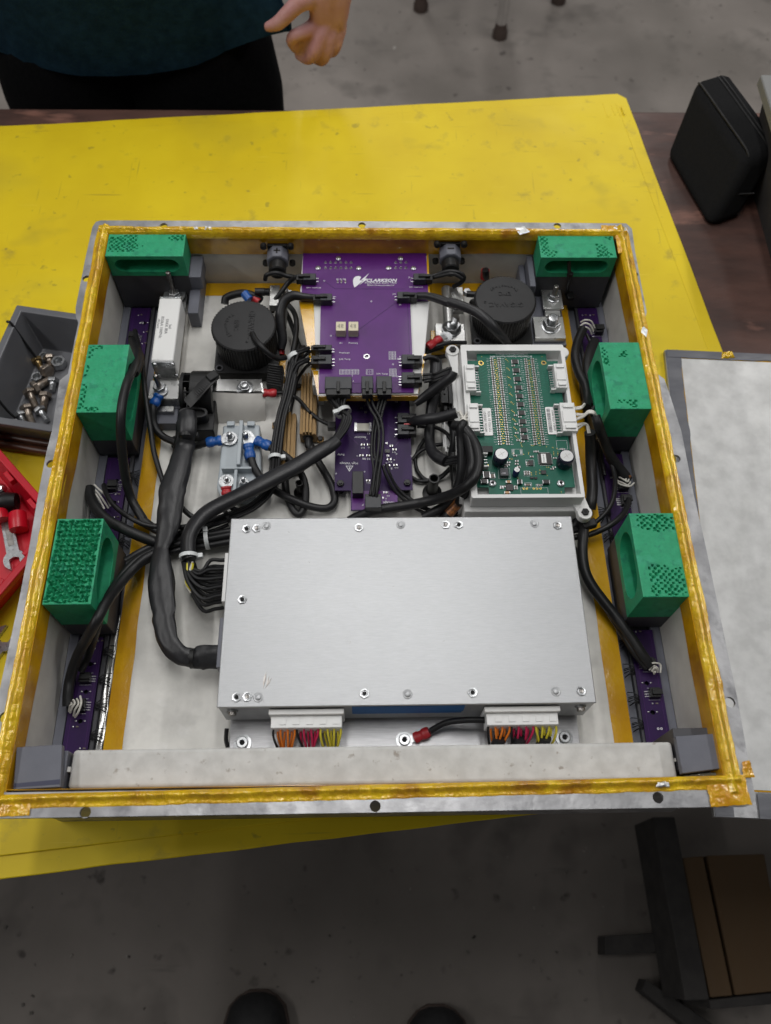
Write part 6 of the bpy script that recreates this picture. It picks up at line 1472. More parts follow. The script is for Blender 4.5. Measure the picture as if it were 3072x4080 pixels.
# 8 left channel
cable('black cable running forward past the smooth green block', path(D_, [(1165, 345, -.070), (1200, 450, -.050), (1180, 570, -.022), (1120, 720, .000), (1080, 880, .005), (1065, 1020, .002), (1065, 1200, -.012), (1085, 1400, -.032), (1115, 1600, -.055), (1170, 1770, -.070), (1260, 1920, -.072)]) + path(E_, [(130, 970, -.072), (230, 1040, -.072), (380, 1100, -.070)]), .0050, n=12)
cable('thin flat black cable between green block and fuse', path(D_, [(1190, 260, -.072), (1215, 380, -.066), (1245, 500, -.060), (1262, 640, -.056), (1280, 800, -.054), (1300, 960, -.056), (1325, 1120, -.060), (1355, 1320, -.066), (1400, 1480, -.070), (1440, 1600, -.072)]) + path(E_, [(290, 720, -.074), (430, 890, -.076), (520, 955, -.078), (620, 975, -.079)]), .0030)
cable('short wide black sleeve at the fuse board connector', path(D_, [(1165, 380, -.068), (1215, 470, -.056), (1215, 560, -.040), (1190, 640, -.026)]), [.0050, .0066, .0060, .0044], m_sleeve)
w1 = cable('thick black cable curving from the left channel board to the right', path(D_, [(790, 1650, -.070), (800, 1730, -.066), (850, 1830, -.062), (950, 1930, -.060), (1080, 2000, -.060), (1230, 2070, -.062), (1370, 2125, -.064)]) + path(E_, [(220, 1130, -.066), (350, 1150, -.070), (500, 1130, -.072), (640, 1105, -.073), (780, 1085, -.074), (840, 1080, -.075)]), .0058, n=12)
cable('slim black cable from the left channel connector', path(D_, [(915, 1620, -.074), (930, 1680, -.068), (980, 1770, -.064), (1060, 1850, -.064), (1150, 1910, -.064), (1260, 1965, -.066), (1380, 1990, -.068)]) + path(E_, [(240, 1005, -.069), (360, 1020, -.071), (480, 1010, -.073), (620, 985, -.074)]), .0028)
bundle('white wires at the left channel connector', path(D_, [(800, 1648, -.070), (840, 1680, -.070), (890, 1740, -.074), (940, 1830, -.080)]), [(-.0050, 0), (-.0020, .002), (.0016, -.0006), (.0048, .0012)], .0011, m_whitew, group='white sensor wires')
base = path(E_, [(20, 1300, -.066), (120, 1240, -.066), (230, 1190, -.068), (400, 1150, -.070), (520, 1130, -.070), (640, 1110, -.070), (780, 1085, -.070), (850, 1075, -.072)])
t9 = bundle('bundle of black cables entering behind the controller box', base, [(-.0060, 0), (0, .003), (.0062, 0)], [.0040] * 8)
tie(t9, E_(602, 1112, -.069), (1, .15, 0), .0098, m_tiew, .0044, .9)
base = [E_(200, 1200, -.062)] + path(J_, [(1180, 360, -.062), (1060, 420, -.058), (960, 510, -.056), (860, 630, -.044), (780, 740, -.026), (710, 870, -.020), (640, 1000, -.034), (570, 1130, -.052), (520, 1280, -.070), (500, 1400, -.074), (498, 1500, -.077)])
cable('thick black cable sweeping past the honeycomb green block', base, .0052, n=12)
base = [E_(180, 1215, -.064)] + path(J_, [(1150, 350, -.062), (1000, 430, -.058), (880, 560, -.052), (790, 700, -.032), (730, 860, -.029), (690, 1000, -.042), (640, 1150, -.070), (590, 1240, -.077)])
cable('second black cable sweeping past the honeycomb green block', base, .0040)
bundle('knot of white wires at the front left connector', path(J_, [(555, 1450, -.074), (565, 1480, -.070), (545, 1520, -.072), (530, 1560, -.078)]), [(-.0050, -.001), (-.0018, .002), (.0016, -.0004), (.0048, .001)], .0011, m_whitew, group='white sensor wires')
# more slim wires in the tangle
for k, (f, pts, r_, lab) in enumerate((
        (B_, [(285, 935, LV + .004), (215, 1000, -.040), (160, 1120, -.052), (120, 1260, -.062), (95, 1420, -.068), (80, 1560, -.070)], .0019, 'slim black wire falling from the precharge plug'),
        (B_, [(285, 1035, LV + .004), (230, 1090, -.046), (175, 1180, -.058), (150, 1300, -.066), (120, 1450, -.070), (112, 1600, -.072)], .0019, 'slim black wire falling beside the gold resistor'),
        (S_, [(205, 135, -.032), (280, 150, -.040), (330, 230, -.052), (380, 360, -.060), (400, 520, -.066), (395, 720, -.070)], .0020, 'slim black wire between the thick sleeve and the bracket'),
        (S_, [(200, 400, -.034), (300, 420, -.042), (420, 480, -.056), (480, 640, -.066), (500, 820, -.072), (520, 980, -.076)], .0020, 'slim black wire passing under the tapered sleeve'),
        (S_, [(130, 940, -.066), (240, 930, -.068), (380, 900, -.068), (500, 880, -.064), (560, 930, -.056), (600, 1060, -.052), (590, 1250, -.056)], .0020, 'slim black wire from the lower board to the looped cables'),
        (S_, [(0, 1780, -.074), (120, 1870, -.076), (260, 1940, -.077), (400, 1975, -.078), (600, 1990, -.079)], .0022, 'slim black wire along the back edge of the controller box'),
        (E_, [(1175, 60, -.052), (1130, 260, -.060), (1120, 460, -.064), (1130, 620, -.070), (1080, 760, -.074), (960, 880, -.077), (800, 950, -.079)], .0020, 'slim black wire hidden behind the vertical bundle'),
        (E_, [(20, 930, -.072), (140, 1010, -.072), (260, 1070, -.074), (420, 1105, -.076), (600, 1060, -.077), (760, 1000, -.078)], .0022, 'slim black wire crossing the left amber tape'),
        (U_, [(560, 60, -.050), (520, 160, -.054), (600, 320, -.064), (650, 520, -.072), (660, 760, -.078), (700, 980, -.080)], .0020, 'slim black wire beside the right white plug'),
        (C_, [(1060, 800, -.070), (1110, 900, -.072), (1130, 1010, -.070), (1110, 1130, -.066), (1085, 1240, -.062)], .0022, 'slim black wire in the far right channel'))):
    cable(lab, path(f, pts), r_, n=8)
# 9 lugs and terminal leads
lead = cable('black lead from the blue fuse lug to the terminal strip', path(Q_, [(165, 1680, -.056), (158, 1760, -.058), (165, 1900, -.064), (210, 2010, -.068), (300, 2095, -.070), (420, 2150, -.070)]) + path(E_, [(400, 430, -.070), (500, 425, -.068), (600, 395, -.064)]), .0042, n=12)
lug(Q_(235, 1560, -.0525), Q_(165, 1690, -.056), .0060, m_blue, lead, Q_(250, 1500, -.0545), 'blue_lug')
lug(E_(708, 378, -.0635), E_(596, 396, -.064), .0060, m_blue, lead, E_(768, 366, -.0655), 'blue_lug')
lead = cable('black lead looping from the terminal strip round the tray', path(E_, [(1065, 430, -.060), (1160, 480, -.060), (1260, 570, -.062), (1318, 680, -.068), (1330, 800, -.074), (1310, 890, -.078), (1275, 925, -.079), (1230, 880, -.079), (1190, 780, -.079), (1175, 660, -.078), (1165, 540, -.076)]), .0042, n=12)
lug(E_(962, 378, -.0615), E_(1070, 425, -.060), .0060, m_blue, lead, E_(895, 362, -.0655), 'blue_lug')
lead = cable('black lead from the terminal strip round to the gold resistor', path(E_, [(925, 500, -.062), (950, 580, -.064), (1005, 660, -.068), (1100, 745, -.072), (1220, 810, -.072), (1360, 865, -.074), (1480, 880, -.076), (1540, 830, -.077), (1525, 720, -.077), (1460, 600, -.076), (1390, 480, -.075), (1350, 380, -.074)]) + [Vector((gr1[0] + .001, gr1[1] - .012, gr1[2])), Vector(gr1)], .0044, n=12)
lug(E_(905, 410, -.0605), E_(922, 515, -.062), .0060, m_blue, lead, E_(888, 355, -.0650), 'blue_lug')
lead = cable('red-tipped black lead tucked below the terminal strip', path(E_, [(745, 770, -.064), (755, 830, -.070), (790, 880, -.076), (850, 905, -.079)]), .0030)
lug(E_(742, 722, -.0625), E_(748, 785, -.065), .0056, m_red, lead, E_(745, 680, -.0650), 'red_lug')
lead = cable('thin black lead with red lug from the paper barrier to the lower board', path(A_, [(1385, 1325, -.058), (1470, 1328, -.060), (1550, 1370, -.060), (1630, 1460, -.060)]) + path(B_, [(290, 1450, -.062), (360, 1505, -.062), (430, 1540, -.062)]), .0022)
lug(A_(1290, 1325, -.057), A_(1392, 1326, -.058), .0050, m_red, lead, None, 'red_lug')
build(MB().obox(A_(1288, 1300, -.055), .0020, .014, .008, Matrix.Rotation(R(10), 3, 'Z')), 'spade', m_bar, lead)
lead = cable('thin black lead with red lug at the right bus bar bolt', path(B_, [(1260, 905, -.050), (1235, 945, -.056), (1215, 985, -.064)]), .0026)
lug(B_(1360, 830, -.054), B_(1255, 900, -.050), .0050, m_red, lead, B_(1410, 815, -.056), 'red_lug')
lead = cable('thin black wire crossing to the right contactor', path(B_, [(1240, 940, -.056), (1330, 895, -.054), (1450, 865, -.054), (1580, 865, -.056)]), .0024)
lead = cable('black ground lead with red ring lug on the front flange', [K_(1190, 905, -.052), K_(1100, 905, -.052), K_(1020, 915, -.060), K_(955, 948, -.070)], .0030)
lug(K_(888, 980, -.0778), K_(948, 952, -.072), .0052, m_red, lead, K_(846, 989, -.0794), 'red_lug')
p = E_(842, 895, -.078); o = build(MB().lathe([(.0052, 0), (.0050, .0022), (.0034, .0045), (.0016, .0045)], (p.x, p.y, TRAY + .0004), n=14), 'dome_nut', m_steel, None, smooth=40)
tag(o, 'small domed nut on the tray behind the controller box', 'nut')
o = build(MB().tube(path(E_, [(372, 370, -.078), (378, 420, -.076)]), .006, 8, smooth=False), 'rubber_foot', m_black, None, smooth=40); tag(o, 'small black rubber plug beside the thick sleeve', 'plug')
o = build(MB().tube([K_(108, 940, -.074), K_(105, 985, -.078), K_(112, 1015, -.082)], .0022, 6), 'dark_wire', m_cable, None, smooth=60); tag(o, 'short dark wire at the left foot of the controller box', 'wire')
# ================================================================== THINGS ROUND THE BOX
def P2(pts, z): return [at(u, v, z) for u, v in pts]
def slab3(par, pts, z0, z1, name, mat, bevel=None):
    return build(slab(pts, z0, z1), name, mat, par, bevel=bevel)
# ---- lid of the box lying on the right
t = thing('box_lid', 'pale paper-covered box lid edged with gray tape on the right', 'lid', at(2900, 2300, MATZ))
lz = -.1575
a, b = at(2648, 1394, lz), at(2846, 3254, lz); ex = (at(3072, 1413, lz) - a).normalized(); W_ = .62
c, d = b + ex * W_, a + ex * W_
build(MB().hexa([Vector((p.x, p.y, MATZ + .0006)) for p in (b, c, d, a)], [Vector((p.x, p.y, lz)) for p in (b, c, d, a)]), 'panel', m_alu, t, bevel=.0006)
def lerp2(u, v): return a.lerp(d, u).lerp(b.lerp(c, u), v)
def strip(u0, v0, u1, v1, z, nm, mat, n=40, amp=.0006, wob=.0, seed=1):
    rows = []
    for i in range(n + 1):
        row = []
        for j in range(5):
            if v1 - v0 > u1 - u0: u, v = u0 + (u1 - u0) * j / 4, v0 + (v1 - v0) * i / n
            else: u, v = u0 + (u1 - u0) * i / n, v0 + (v1 - v0) * j / 4
            p = lerp2(u, v); w_ = wob * noise.noise((i * .23, seed, 0)) if j == 4 else 0
            if v1 - v0 > u1 - u0: p = p + ex * w_
            else: p = p + Vector((0, -w_, 0))
            row.append((p.x, p.y, z + amp * (0 if j in (0, 4) else max(0, noise.noise((p.x * 60, p.y * 60, seed))))))
        rows.append(row)
    return build(MB().rings(rows, False, False, closed=False), nm, mat, t, smooth=70)
strip(.0300, .0195, 1, .9560, lz + .0004, 'amber_edge', m_tapef, 30, 0, .0, 3)
strip(.0335, .0232, 1, .9530, lz + .0008, 'paper', m_lidp, 60, 0, 0, 4)
strip(.0015, .0030, .0325, 1.0, lz + .0012, 'gray_tape', m_gtape, 90, .0006, .0022, 5)
strip(.0030, .0010, 1, .0220, lz + .0018, 'gray_tape', m_gtape, 90, .0012, .0022, 6)
strip(.075, .958, 1, 1.0, lz + .0018, 'gray_tape', m_gtape, 60, .0012, .0010, 7)
pl = at(2895, 1418, lz); build(lumpy_patch([(pl.x - .009, pl.y - .006), (pl.x + .010, pl.y - .005), (pl.x + .008, pl.y + .006), (pl.x - .006, pl.y + .005)], lz + .0022, .004, 3, 16), 'amber_flap', m_bead, t, smooth=60)
# ---- black zip pouch
t = thing('zip_pouch', 'black fabric zip pouch standing on the bench at the right', 'pouch', M_(850, 1400, TABZ))
zt = -.086
bl_, bf_ = M_(420, 1080, TABZ + .0005), M_(915, 1960, TABZ + .0005)
tl_2, tf_ = M_(770, 190, zt), M_(1415, 1110, zt); tb_, tr_ = M_(1235, 125, zt), M_(1780, 890, zt)
dep = ((tb_ - tl_2) + (tr_ - tf_)) / 2; dep.z = 0
bod = MB().hexa([bl_, bf_, bf_ + dep * .95, bl_ + dep * .95], [tl_2, tf_, tf_ + dep, tl_2 + dep])
pouch = build(bod, 'body', m_bag, t, bevel=.0145, seg=6)
def q_l(x, y): return tl_2.lerp(tf_, x) + dep * y
nrm_f = (tf_ - tl_2).normalized()
for y_, r_ in ((.07, .0016), (.60, .0013), (.70, .0013)):
    pts = [q_l(.10, y_) * 1 + Vector((0, 0, -.012)) - nrm_f * .018, q_l(.05, y_) + Vector((0, 0, -.0015)), q_l(.12, y_) + Vector((0, 0, .0006)), q_l(.5, y_) + Vector((0, 0, .0006)), q_l(.88, y_) + Vector((0, 0, .0006)), q_l(.97, y_) + Vector((0, 0, -.004)), q_l(1.0, y_) + Vector((0, 0, -.03))]
    if y_ > .1: build(MB().tube(pts[1:-1], r_, 6), 'zip_tape', m_bagd, t, smooth=60)
    else: build(MB().tube(pts[1:-1], r_, 6), 'piping', m_bagd, t, smooth=60)
build(MB().obox(tf_.lerp(bf_, .55) + dep * .45 + Vector((.004, -.0008, 0)), .03, .002, .0015, Matrix.Rotation(R(5), 3, 'Z')), 'seam', m_bagd, t)
# ---- gray bin at the far right edge
t = thing('storage_bin', 'gray plastic bin at the right edge behind the pouch', 'bin', M_(1650, 500, TABZ))
c0 = M_(1545, 130, -.03); e1 = (M_(1666, 520, -.03) - c0).normalized(); e2 = Vector((-e1.y, e1.x, 0)) if e1.y < 0 else Vector((e1.y, -e1.x, 0))
if e2.x < 0: e2 = -e2
def ring_quad(o, z, k0): return [o + e1 * k0 + e2 * k0, o + e1 * (.30 - k0) + e2 * k0, o + e1 * (.30 - k0) + e2 * (.22 - k0), o + e1 * k0 + e2 * (.22 - k0)]
def zset(q, z): return [Vector((p.x, p.y, z)) for p in q]
ro_, ri_ = ring_quad(c0, 0, 0), ring_quad(c0, 0, .016)
build(MB().rings([zset(ro_, -.045), zset(ro_, -.030), zset(ri_, -.030), zset(ri_, -.045)], False, False), 'rim', M('light_gray_plastic', (.20, .20, .195), .45), t, bevel=.003)
build(MB().rings([zset(ring_quad(c0, 0, .03), TABZ + .0005), zset(ring_quad(c0, 0, .012), -.0455), zset(ring_quad(c0, 0, .018), -.0455), zset(ring_quad(c0, 0, .035), TABZ + .004)], True, True), 'body', m_dwood, t)

# ---- gray bin with bolts on the left
bz0, bz1 = MATZ + .0006, -.104
t = thing('parts_bin', 'gray plastic bin with loose bolts left of the box', 'bin', at(150, 1500, MATZ))
b0 = at(66, 1214, bz1); u1_ = (at(312, 1250, bz1) - b0).normalized(); v1_ = (at(0, 1327, bz1) - b0).normalized()
v1_ = Vector((v1_.x * .62, v1_.y, 0)).normalized()
Lu, Lv = .124, .178
def bq(k, z, kf=None):
    kf = k if kf is None else kf
    return [Vector((p.x, p.y, z)) for p in (b0 + u1_ * k + v1_ * k, b0 + v1_ * (Lv - kf) + u1_ * k, b0 + v1_ * (Lv - kf) + u1_ * (Lu - k), b0 + u1_ * (Lu - k) + v1_ * k)]
build(MB().rings([bq(.018, bz0), bq(.003, bz1 - .008), bq(.000, bz1 - .008), bq(.000, bz1), bq(.009, bz1), bq(.010, bz1 - .003), bq(.023, bz0 + .004)], True, True), 'body', m_binw, t, bevel=.0012)
fzb = bz0 + .0042
def hexbolt(p, q, label, r=.0046, mat=m_rusty, z=fzb, tilt=.0):
    """bolt lying on the bin floor: head at p, tip at q"""
    p = Vector((p.x, p.y, z + r * 1.75)); q = Vector((q.x, q.y, z + r + .0004)); d = (q - p).normalized()
    t_ = thing('hex_bolt', label, 'bolt', (p.x, p.y, z), 'loose bolts in the gray bin')
    build(MB().lathe([(r * 1.75, 0), (r * 1.85, .0010), (r * 1.85, r * 1.2), (r, r * 1.21)], p, d, 6), 'head', mat, t_, bevel=.0004)
    L = (q - p).length; pr = [(r, r * 1.2), (r, L * .5)]; h = L * .5
    while h < L - .0016: pr += [(r * .88, h + .0007), (r, h + .0014)]; h += .0014
    pr += [(r * .8, L)]
    build(MB().lathe(pr, p, d, 12), 'shank', mat, t_, smooth=60)
def D2(u, v): return D_(u, v, fzb + .004)
hexbolt(D2(238, 945), D2(292, 1095), 'brown hex bolt nearest the front of the gray bin')
hexbolt(D2(262, 805), D2(322, 945), 'brown hex bolt just behind the front bolt in the gray bin')
hexbolt(D2(410, 830), D2(378, 975), 'brown hex bolt on the right of the gray bin floor')
hexbolt(D2(305, 790), D2(455, 690), 'rusty hex bolt lying crosswise in the middle of the gray bin', .0050)
hexbolt(D2(440, 645), D2(375, 600), 'short rusty hex bolt lying behind the crosswise bolt in the gray bin', .0052)
hexbolt(D2(325, 520), D2(368, 600), 'brass-coloured short bolt under the black stick in the gray bin', .0040, M('brass_bolt', (.42, .30, .14), .35, .9))
hexbolt(D2(440, 500), D2(450, 585), 'small bolt standing at the back of the gray bin', .0044)
hexbolt(D2(180, 1000), D2(215, 1085), 'silver hex bolt at the front left of the gray bin floor', .0042, m_steel)
hexbolt(D2(480, 700), D2(455, 800), 'silver hex bolt at the right edge of the gray bin floor', .0044, m_steel)
hexbolt(D2(350, 960), D2(420, 1060), 'silver hex bolt right of the nearest brown bolt in the gray bin', .0042, m_steel)
def nutthing(u, v, r, label, tilt):
    p = D_(u, v, fzb + .006); t_ = thing('hex_nut', label, 'nut', (p.x, p.y, fzb), 'loose nuts in the gray bin')
    o = build(hexnut(MB(), (p.x, p.y, fzb + .0015), r, r * .95, True, tilt, .58), 'body', m_steel, t_, smooth=30)
    build(MB().cyl((p.x, p.y, fzb + .002), r * .56, .0003, n=16), 'bore', m_hole, t_)
nutthing(520, 545, .0098, 'shiny lock nut at the back right of the gray bin', .2); nutthing(328, 672, .0078, 'shiny nut in the middle of the gray bin', .6); nutthing(120, 1105, .0100, 'shiny lock nut in the front left corner of the gray bin', .1); nutthing(385, 485, .0066, 'small nut at the back of the gray bin', .3)
o = build(MB().tube([D_(62, 180, bz1 + .004), D_(100, 200, bz1 + .003), D_(200, 340, -.125), D_(330, 515, fzb + .010)], .0018, 6), 'black_stick', m_black, None, smooth=50); tag(o, 'thin black stick leaning from the rim into the gray bin', 'stick')
o = build(MB().tube([D_(-30, 850, -.120), D_(60, 960, -.135), D_(140, 1035, fzb + .006)], .0018, 6), 'black_stick', m_black, None, smooth=50); tag(o, 'thin black stick by the front left nut in the gray bin', 'stick')
m_brod = M('dark_brown_rod', (.055, .022, .013), .35, col2=(.11, .045, .025), nscale=20, stretch=(1, 12, 1))
for k, (v0, v1, lab) in enumerate(((1190, 1262, 'brown rod lying against the front of the gray bin'), (1262, 1335, 'second brown rod in front of the gray bin'))):
    p, q = D_(-80, v0 - 15, MATZ + .007), D_(470, v1, MATZ + .007); q = p.lerp(q, .98)
    o = build(MB().tube([p, q], .0058, 12, smooth=False), 'brown_rod', m_brod, None, smooth=40); tag(o, lab, 'rod', 'brown rods')
# ---- red tool tray
t = thing('tool_tray', 'red plastic tool tray at the left edge', 'tool tray', at(40, 2080, MATZ))
rz1 = -.118; rc_ = at(252, 2077, rz1); d1 = (at(0, 1790, rz1) - rc_).normalized(); d2 = (at(0, 2372, rz1) - rc_).normalized(); Ls = .26
def rq(k, z): return [Vector((p.x, p.y, z)) for p in (rc_ + (d1 + d2) * k, rc_ + d1 * (Ls - k) + d2 * k, rc_ + (d1 + d2) * (Ls - k), rc_ + d2 * (Ls - k) + d1 * k)]
build(MB().rings([rq(.016, MATZ + .0006), rq(.006, rz1 - .009), rq(0, rz1 - .009), rq(0, rz1), rq(.009, rz1), rq(.010, rz1 - .010), rq(.020, MATZ + .004)], True, True), 'body', m_redbox, t, bevel=.0014)
for k in (.05, .10, .15, .20):
    for dd, oo in ((d1, d2), (d2, d1)):
        c = rc_ + dd * k + oo * .0135; build(MB().obox((c.x, c.y, rz1 - .008), .016, .006, .010, Matrix.Rotation(math.atan2(dd.y, dd.x), 3, 'Z')), 'rib', m_redbox, t, bevel=.001)
tz = MATZ + .0045
def wrench(p, q, hw, hr, gap, label, z, th=.005):
    """open-ended wrench: handle from p to the head centre q"""
    t_ = thing('wrench', label, 'wrench', (p.x, p.y, z), 'wrenches')
    d = (q - p); d.z = 0; L = d.length; a_ = math.atan2(d.y, d.x)
    out = [(0, -hw), (L - hr * .8, -hw * 1.1)]
    for i in range(15):
        t2 = R(-140 + 115 * i / 14); out.append((L + hr * math.cos(t2), hr * math.sin(t2)))
    out += [(L + hr * .95, -gap), (L - hr * .1, -gap), (L - hr * .3, 0), (L - hr * .1, gap), (L + hr * .95, gap)]
    for i in range(15):
        t2 = R(25 + 115 * i / 14); out.append((L + hr * math.cos(t2), hr * math.sin(t2)))
    out += [(L - hr * .8, hw * 1.1), (0, hw)]
    me = curve_mesh([out], 0, th, 'wrench'); me.transform(Matrix.Translation(Vector((0, 0, .0004))) @ Matrix.Rotation(a_, 4, 'Z')); me.materials.clear()
    o = put(me, 'jaw_and_handle', m_steel, t_, ORG[t_], False, .0008)
    mb = MB().obox(p + (q - p) * .45 + Vector((0, 0, 0)), L * .6, hw * 1.1, .0006, Matrix.Rotation(a_, 3, 'Z'))
    mb.v = [(x, y, z + th + .0006 + (.0002 if zz > p.z else 0)) for x, y, zz in mb.v]
    build(mb, 'recess', m_dsteel, t_)
    return t_
wrench(N_(45, 600, tz), N_(140, 1075, tz), .0065, .0125, .0058, 'open-ended wrench lying in the red tool tray', tz)
wrench(N_(-120, 2010, MATZ), N_(50, 1770, MATZ), .0075, .0155, .0068, 'open-ended wrench lying on the mat at the left edge', MATZ + .0004)
t = thing('screwdriver', 'black-handled tool in the red tool tray', 'tool', N_(60, 560, tz))
build(MB().tube([N_(-60, 560, tz + .012), N_(60, 550, tz + .012), N_(150, 545, tz + .012)], [.0105, .0115, .0100], 12), 'handle', m_black, t, smooth=50)
o = build(MB().sphere(N_(5, 445, tz + .008), .008, (1, 1, .9), 14, 8), 'chrome_socket', m_chrome, None, smooth=60); tag(o, 'chrome socket behind the black handle in the red tray', 'socket')
for k, (u, v, u2, v2, lab) in enumerate(((155, 660, 165, 800, 'red cylindrical grip beside the wrench in the red tray'), (-10, 650, 10, 720, 'red grip at the left of the wrench in the red tray'))):
    o = build(MB().tube([N_(u, v, tz + .012), N_((u + u2) / 2, (v + v2) / 2, tz + .0125), N_(u2, v2, tz + .012)], [.0100, .0108, .0104], 16), 'red_grip', m_redbox, None, smooth=50); tag(o, lab, 'grip', 'red grips')

# ================================================================== PERSON at the far side of the bench
YP = 1.16
def W(px_, py_, y): return aty(px_, py_, y)
hemc = W(560, 300, YP - .12); hz = hemc.z
xl_, xr_ = W(10, 300, YP).x, W(1105, 250, YP).x
cxp = (xl_ + xr_) / 2; hwp = (xr_ - xl_) / 2
def HP(u, v, y): return aty(1000 + u / 3.967, v / 3.967, y)
YH = YP - .13
body = MB()
def limb(pts, rs, n=12): body.tube(pts, rs, n, res=4)
def ball(c, r): body.sphere(c, r, n=12, m=8)
fing = [([(1130, 250), (1010, 400), (850, 500), (700, 560), (640, 640), (700, 760)], [0, -.006, -.018, -.026, -.022, -.006], [.0135, .0125, .0108, .0100, .0092, .0080]),
        ([(1220, 250), (1170, 430), (1080, 640), (990, 850), (900, 930), (760, 870)], [0, -.008, -.020, -.026, -.016, -.002], [.0135, .0122, .0110, .0102, .0094, .0080]),
        ([(1310, 250), (1310, 420), (1240, 640), (1180, 860), (1120, 960), (1010, 930)], [0, -.004, -.014, -.018, -.010, .002], [.0130, .0115, .0104, .0096, .0088, .0076]),
        ([(1380, 240), (1420, 410), (1390, 580), (1350, 740), (1290, 830), (1200, 830)], [.004, .002, -.006, -.010, -.004, .008], [.0120, .0102, .0092, .0084, .0078, .0068]),
        ([(1000, -120), (860, -20), (720, 80), (560, 240), (420, 370), (280, 420)], [.0, -.010, -.018, -.024, -.026, -.024], [.0165, .0155, .0130, .0118, .0108, .0080])]
for pts, dy, rs in fing:
    pp = [HP(u, v, YH + e) for (u, v), e in zip(pts, dy)]; limb(pp, rs); ball(pp[0], rs[0]); ball(pp[-1], rs[-1]); ball(pp[1], rs[1] * 1.04)
# back of the hand, wrist and forearm
for u, v, e, r_ in ((930, 640, -.004, .020), (840, 740, .000, .017), (1040, 620, -.006, .019), (960, 800, -.002, .016), (1150, 560, -.004, .018), (1100, 760, -.002, .015), (1250, 620, .0, .015)): ball(HP(u, v, YH + e), r_)
for k in range(4):
    u = 1080 + 95 * k; limb([HP(u + 60, -260, YH + .004), HP(u + 20, 0, YH), HP(u + 10, 250, YH - .002), HP(u + 5, 410, YH - .003)], [.021, .0195, .0165, .0125])
limb([HP(1240, 200, YH + .006), HP(1250, -100, YH + .006), HP(1260, -420, YH + .01), HP(1180, -1100, YH + .06), HP(1000, -2300, YH + .12)], [.024, .027, .026, .034, .044])
ball(HP(1000, -2300, YH + .12), .044)
elbow = HP(1000, -2300, YH + .12); shoulder = Vector((xr_ - .045, YP, hz + .47))
limb([elbow, elbow.lerp(shoulder, .5) + Vector((.01, 0, 0)), shoulder], [.046, .050, .058])
# trunk and thighs under the clothes
body.sphere((cxp, YP, hz + .20), .10, (hwp * 8.0, .80, 2.4), 20, 12)
for s in (-1, 1): limb([(cxp + s * hwp * .42, YP, hz + .06), (cxp + s * hwp * .47, YP, hz - .25), (cxp + s * hwp * .52, YP + .01, FLOOR + .06)], [.070, .062, .045], 14)
pb = build(body, 'person', m_skin, None, origin=(cxp, YP, FLOOR), smooth=True)
tag(pb, 'person in dark teal shirt and black trousers gripping the hem', 'person')
rm = pb.modifiers.new('join', 'REMESH'); rm.mode = 'VOXEL'; rm.voxel_size = .0030; rm.use_smooth_shade = True
sm = pb.modifiers.new('soft', 'SMOOTH'); sm.factor = .5; sm.iterations = 4
grip = HP(655, 500, YH - .006)
hem_px = [(0, 290), (120, 300), (300, 306), (450, 306), (600, 300), (750, 288), (880, 268), (980, 236), (1060, 200), (1110, 168)]
sh = MB(); rows = []
NS = 72
def hem_z(x):
    pts = [W(u, v, YP - .125) for u, v in hem_px]
    if x <= pts[0].x: return pts[0].z
    for p, q in zip(pts, pts[1:]):
        if x <= q.x: return p.z + (q.z - p.z) * (x - p.x) / (q.x - p.x)
    return pts[-1].z
hi_ = [0, .004, .02, .05, .09, .14, .20, .28, .38, .50]
for k, hgt in enumerate(hi_):
    row = []
    for i in range(NS):
        a_ = 2 * PI * i / NS; ca, sa = math.cos(a_), math.sin(a_)
        wob = 1 + .035 * noise.noise((a_ * 3.2, hgt * .8, 2)) + .015 * math.sin(a_ * 9 + 3 * noise.noise((hgt * 5, 1, 1))) * math.exp(-hgt * 6) + .03 * noise.noise((ca * 2.5, sa * 2.5, hgt * 3)) + .02 * noise.noise((ca * 7, sa * 7, hgt * 2 + 5))
        x = cxp + (hwp + .004) * ca * wob * (1 - .10 * min(1, hgt / .4)); y = YP + .125 * sa * wob
        z0_ = hem_z(x) if sa < .2 else hem_z(x) + .0
        z = z0_ + hgt
        # hem pulled towards the gripping hand
        f_ = max(0, 1 - ((ca - .93) ** 2 + (sa + .35) ** 2) ** .5 / .42) * max(0, 1 - hgt / .12)
        p = Vector((x, y, z)); p = p.lerp(grip + Vector((0, 0, hgt * .8)), min(.985, f_ * 1.35))
        row.append(p)
    rows.append(row)
inner_rows = [[p.lerp(Vector((cxp, YP, p.z)), .025) for p in r] for r in rows]
sh.rings(inner_rows[::-1] + rows, False, False)
sh.tube([shoulder + Vector((-.06, 0, .03)), shoulder, shoulder.lerp(elbow, .35), shoulder.lerp(elbow, .7)], [.085, .085, .078, .074], 20)
so = build(sh, 'shirt', m_shirt, pb, smooth=True)
part(so, 'dark teal shirt pulled up at the hem')
pn = MB()
for s in (-1, 1):
    rg_ = []
    for z, wx, wy, ox in ((hz + .10, .46, .080, .36), (hz + .03, .52, .100, .39), (hz - .02, .58, .112, .40), (hz - .10, .62, .112, .40), (hz - .22, .54, .105, .47), (hz - .25, .50, .102, .50), (hz - .5, .36, .085, .52), (FLOOR + .07, .30, .075, .52)):
        rg_.append([(cxp + s * hwp * ox + hwp * wx * math.cos(2 * PI * i / 28) * (1 + .03 * noise.noise((i * .6, z * 9, s))), YP + wy * math.sin(2 * PI * i / 28) * (1 + .04 * noise.noise((i * .5, z * 8, s + 4))), z) for i in range(28)])
    pn.rings(rg_)
part(build(pn, 'trousers', m_pants, pb, smooth=True), 'black trousers')

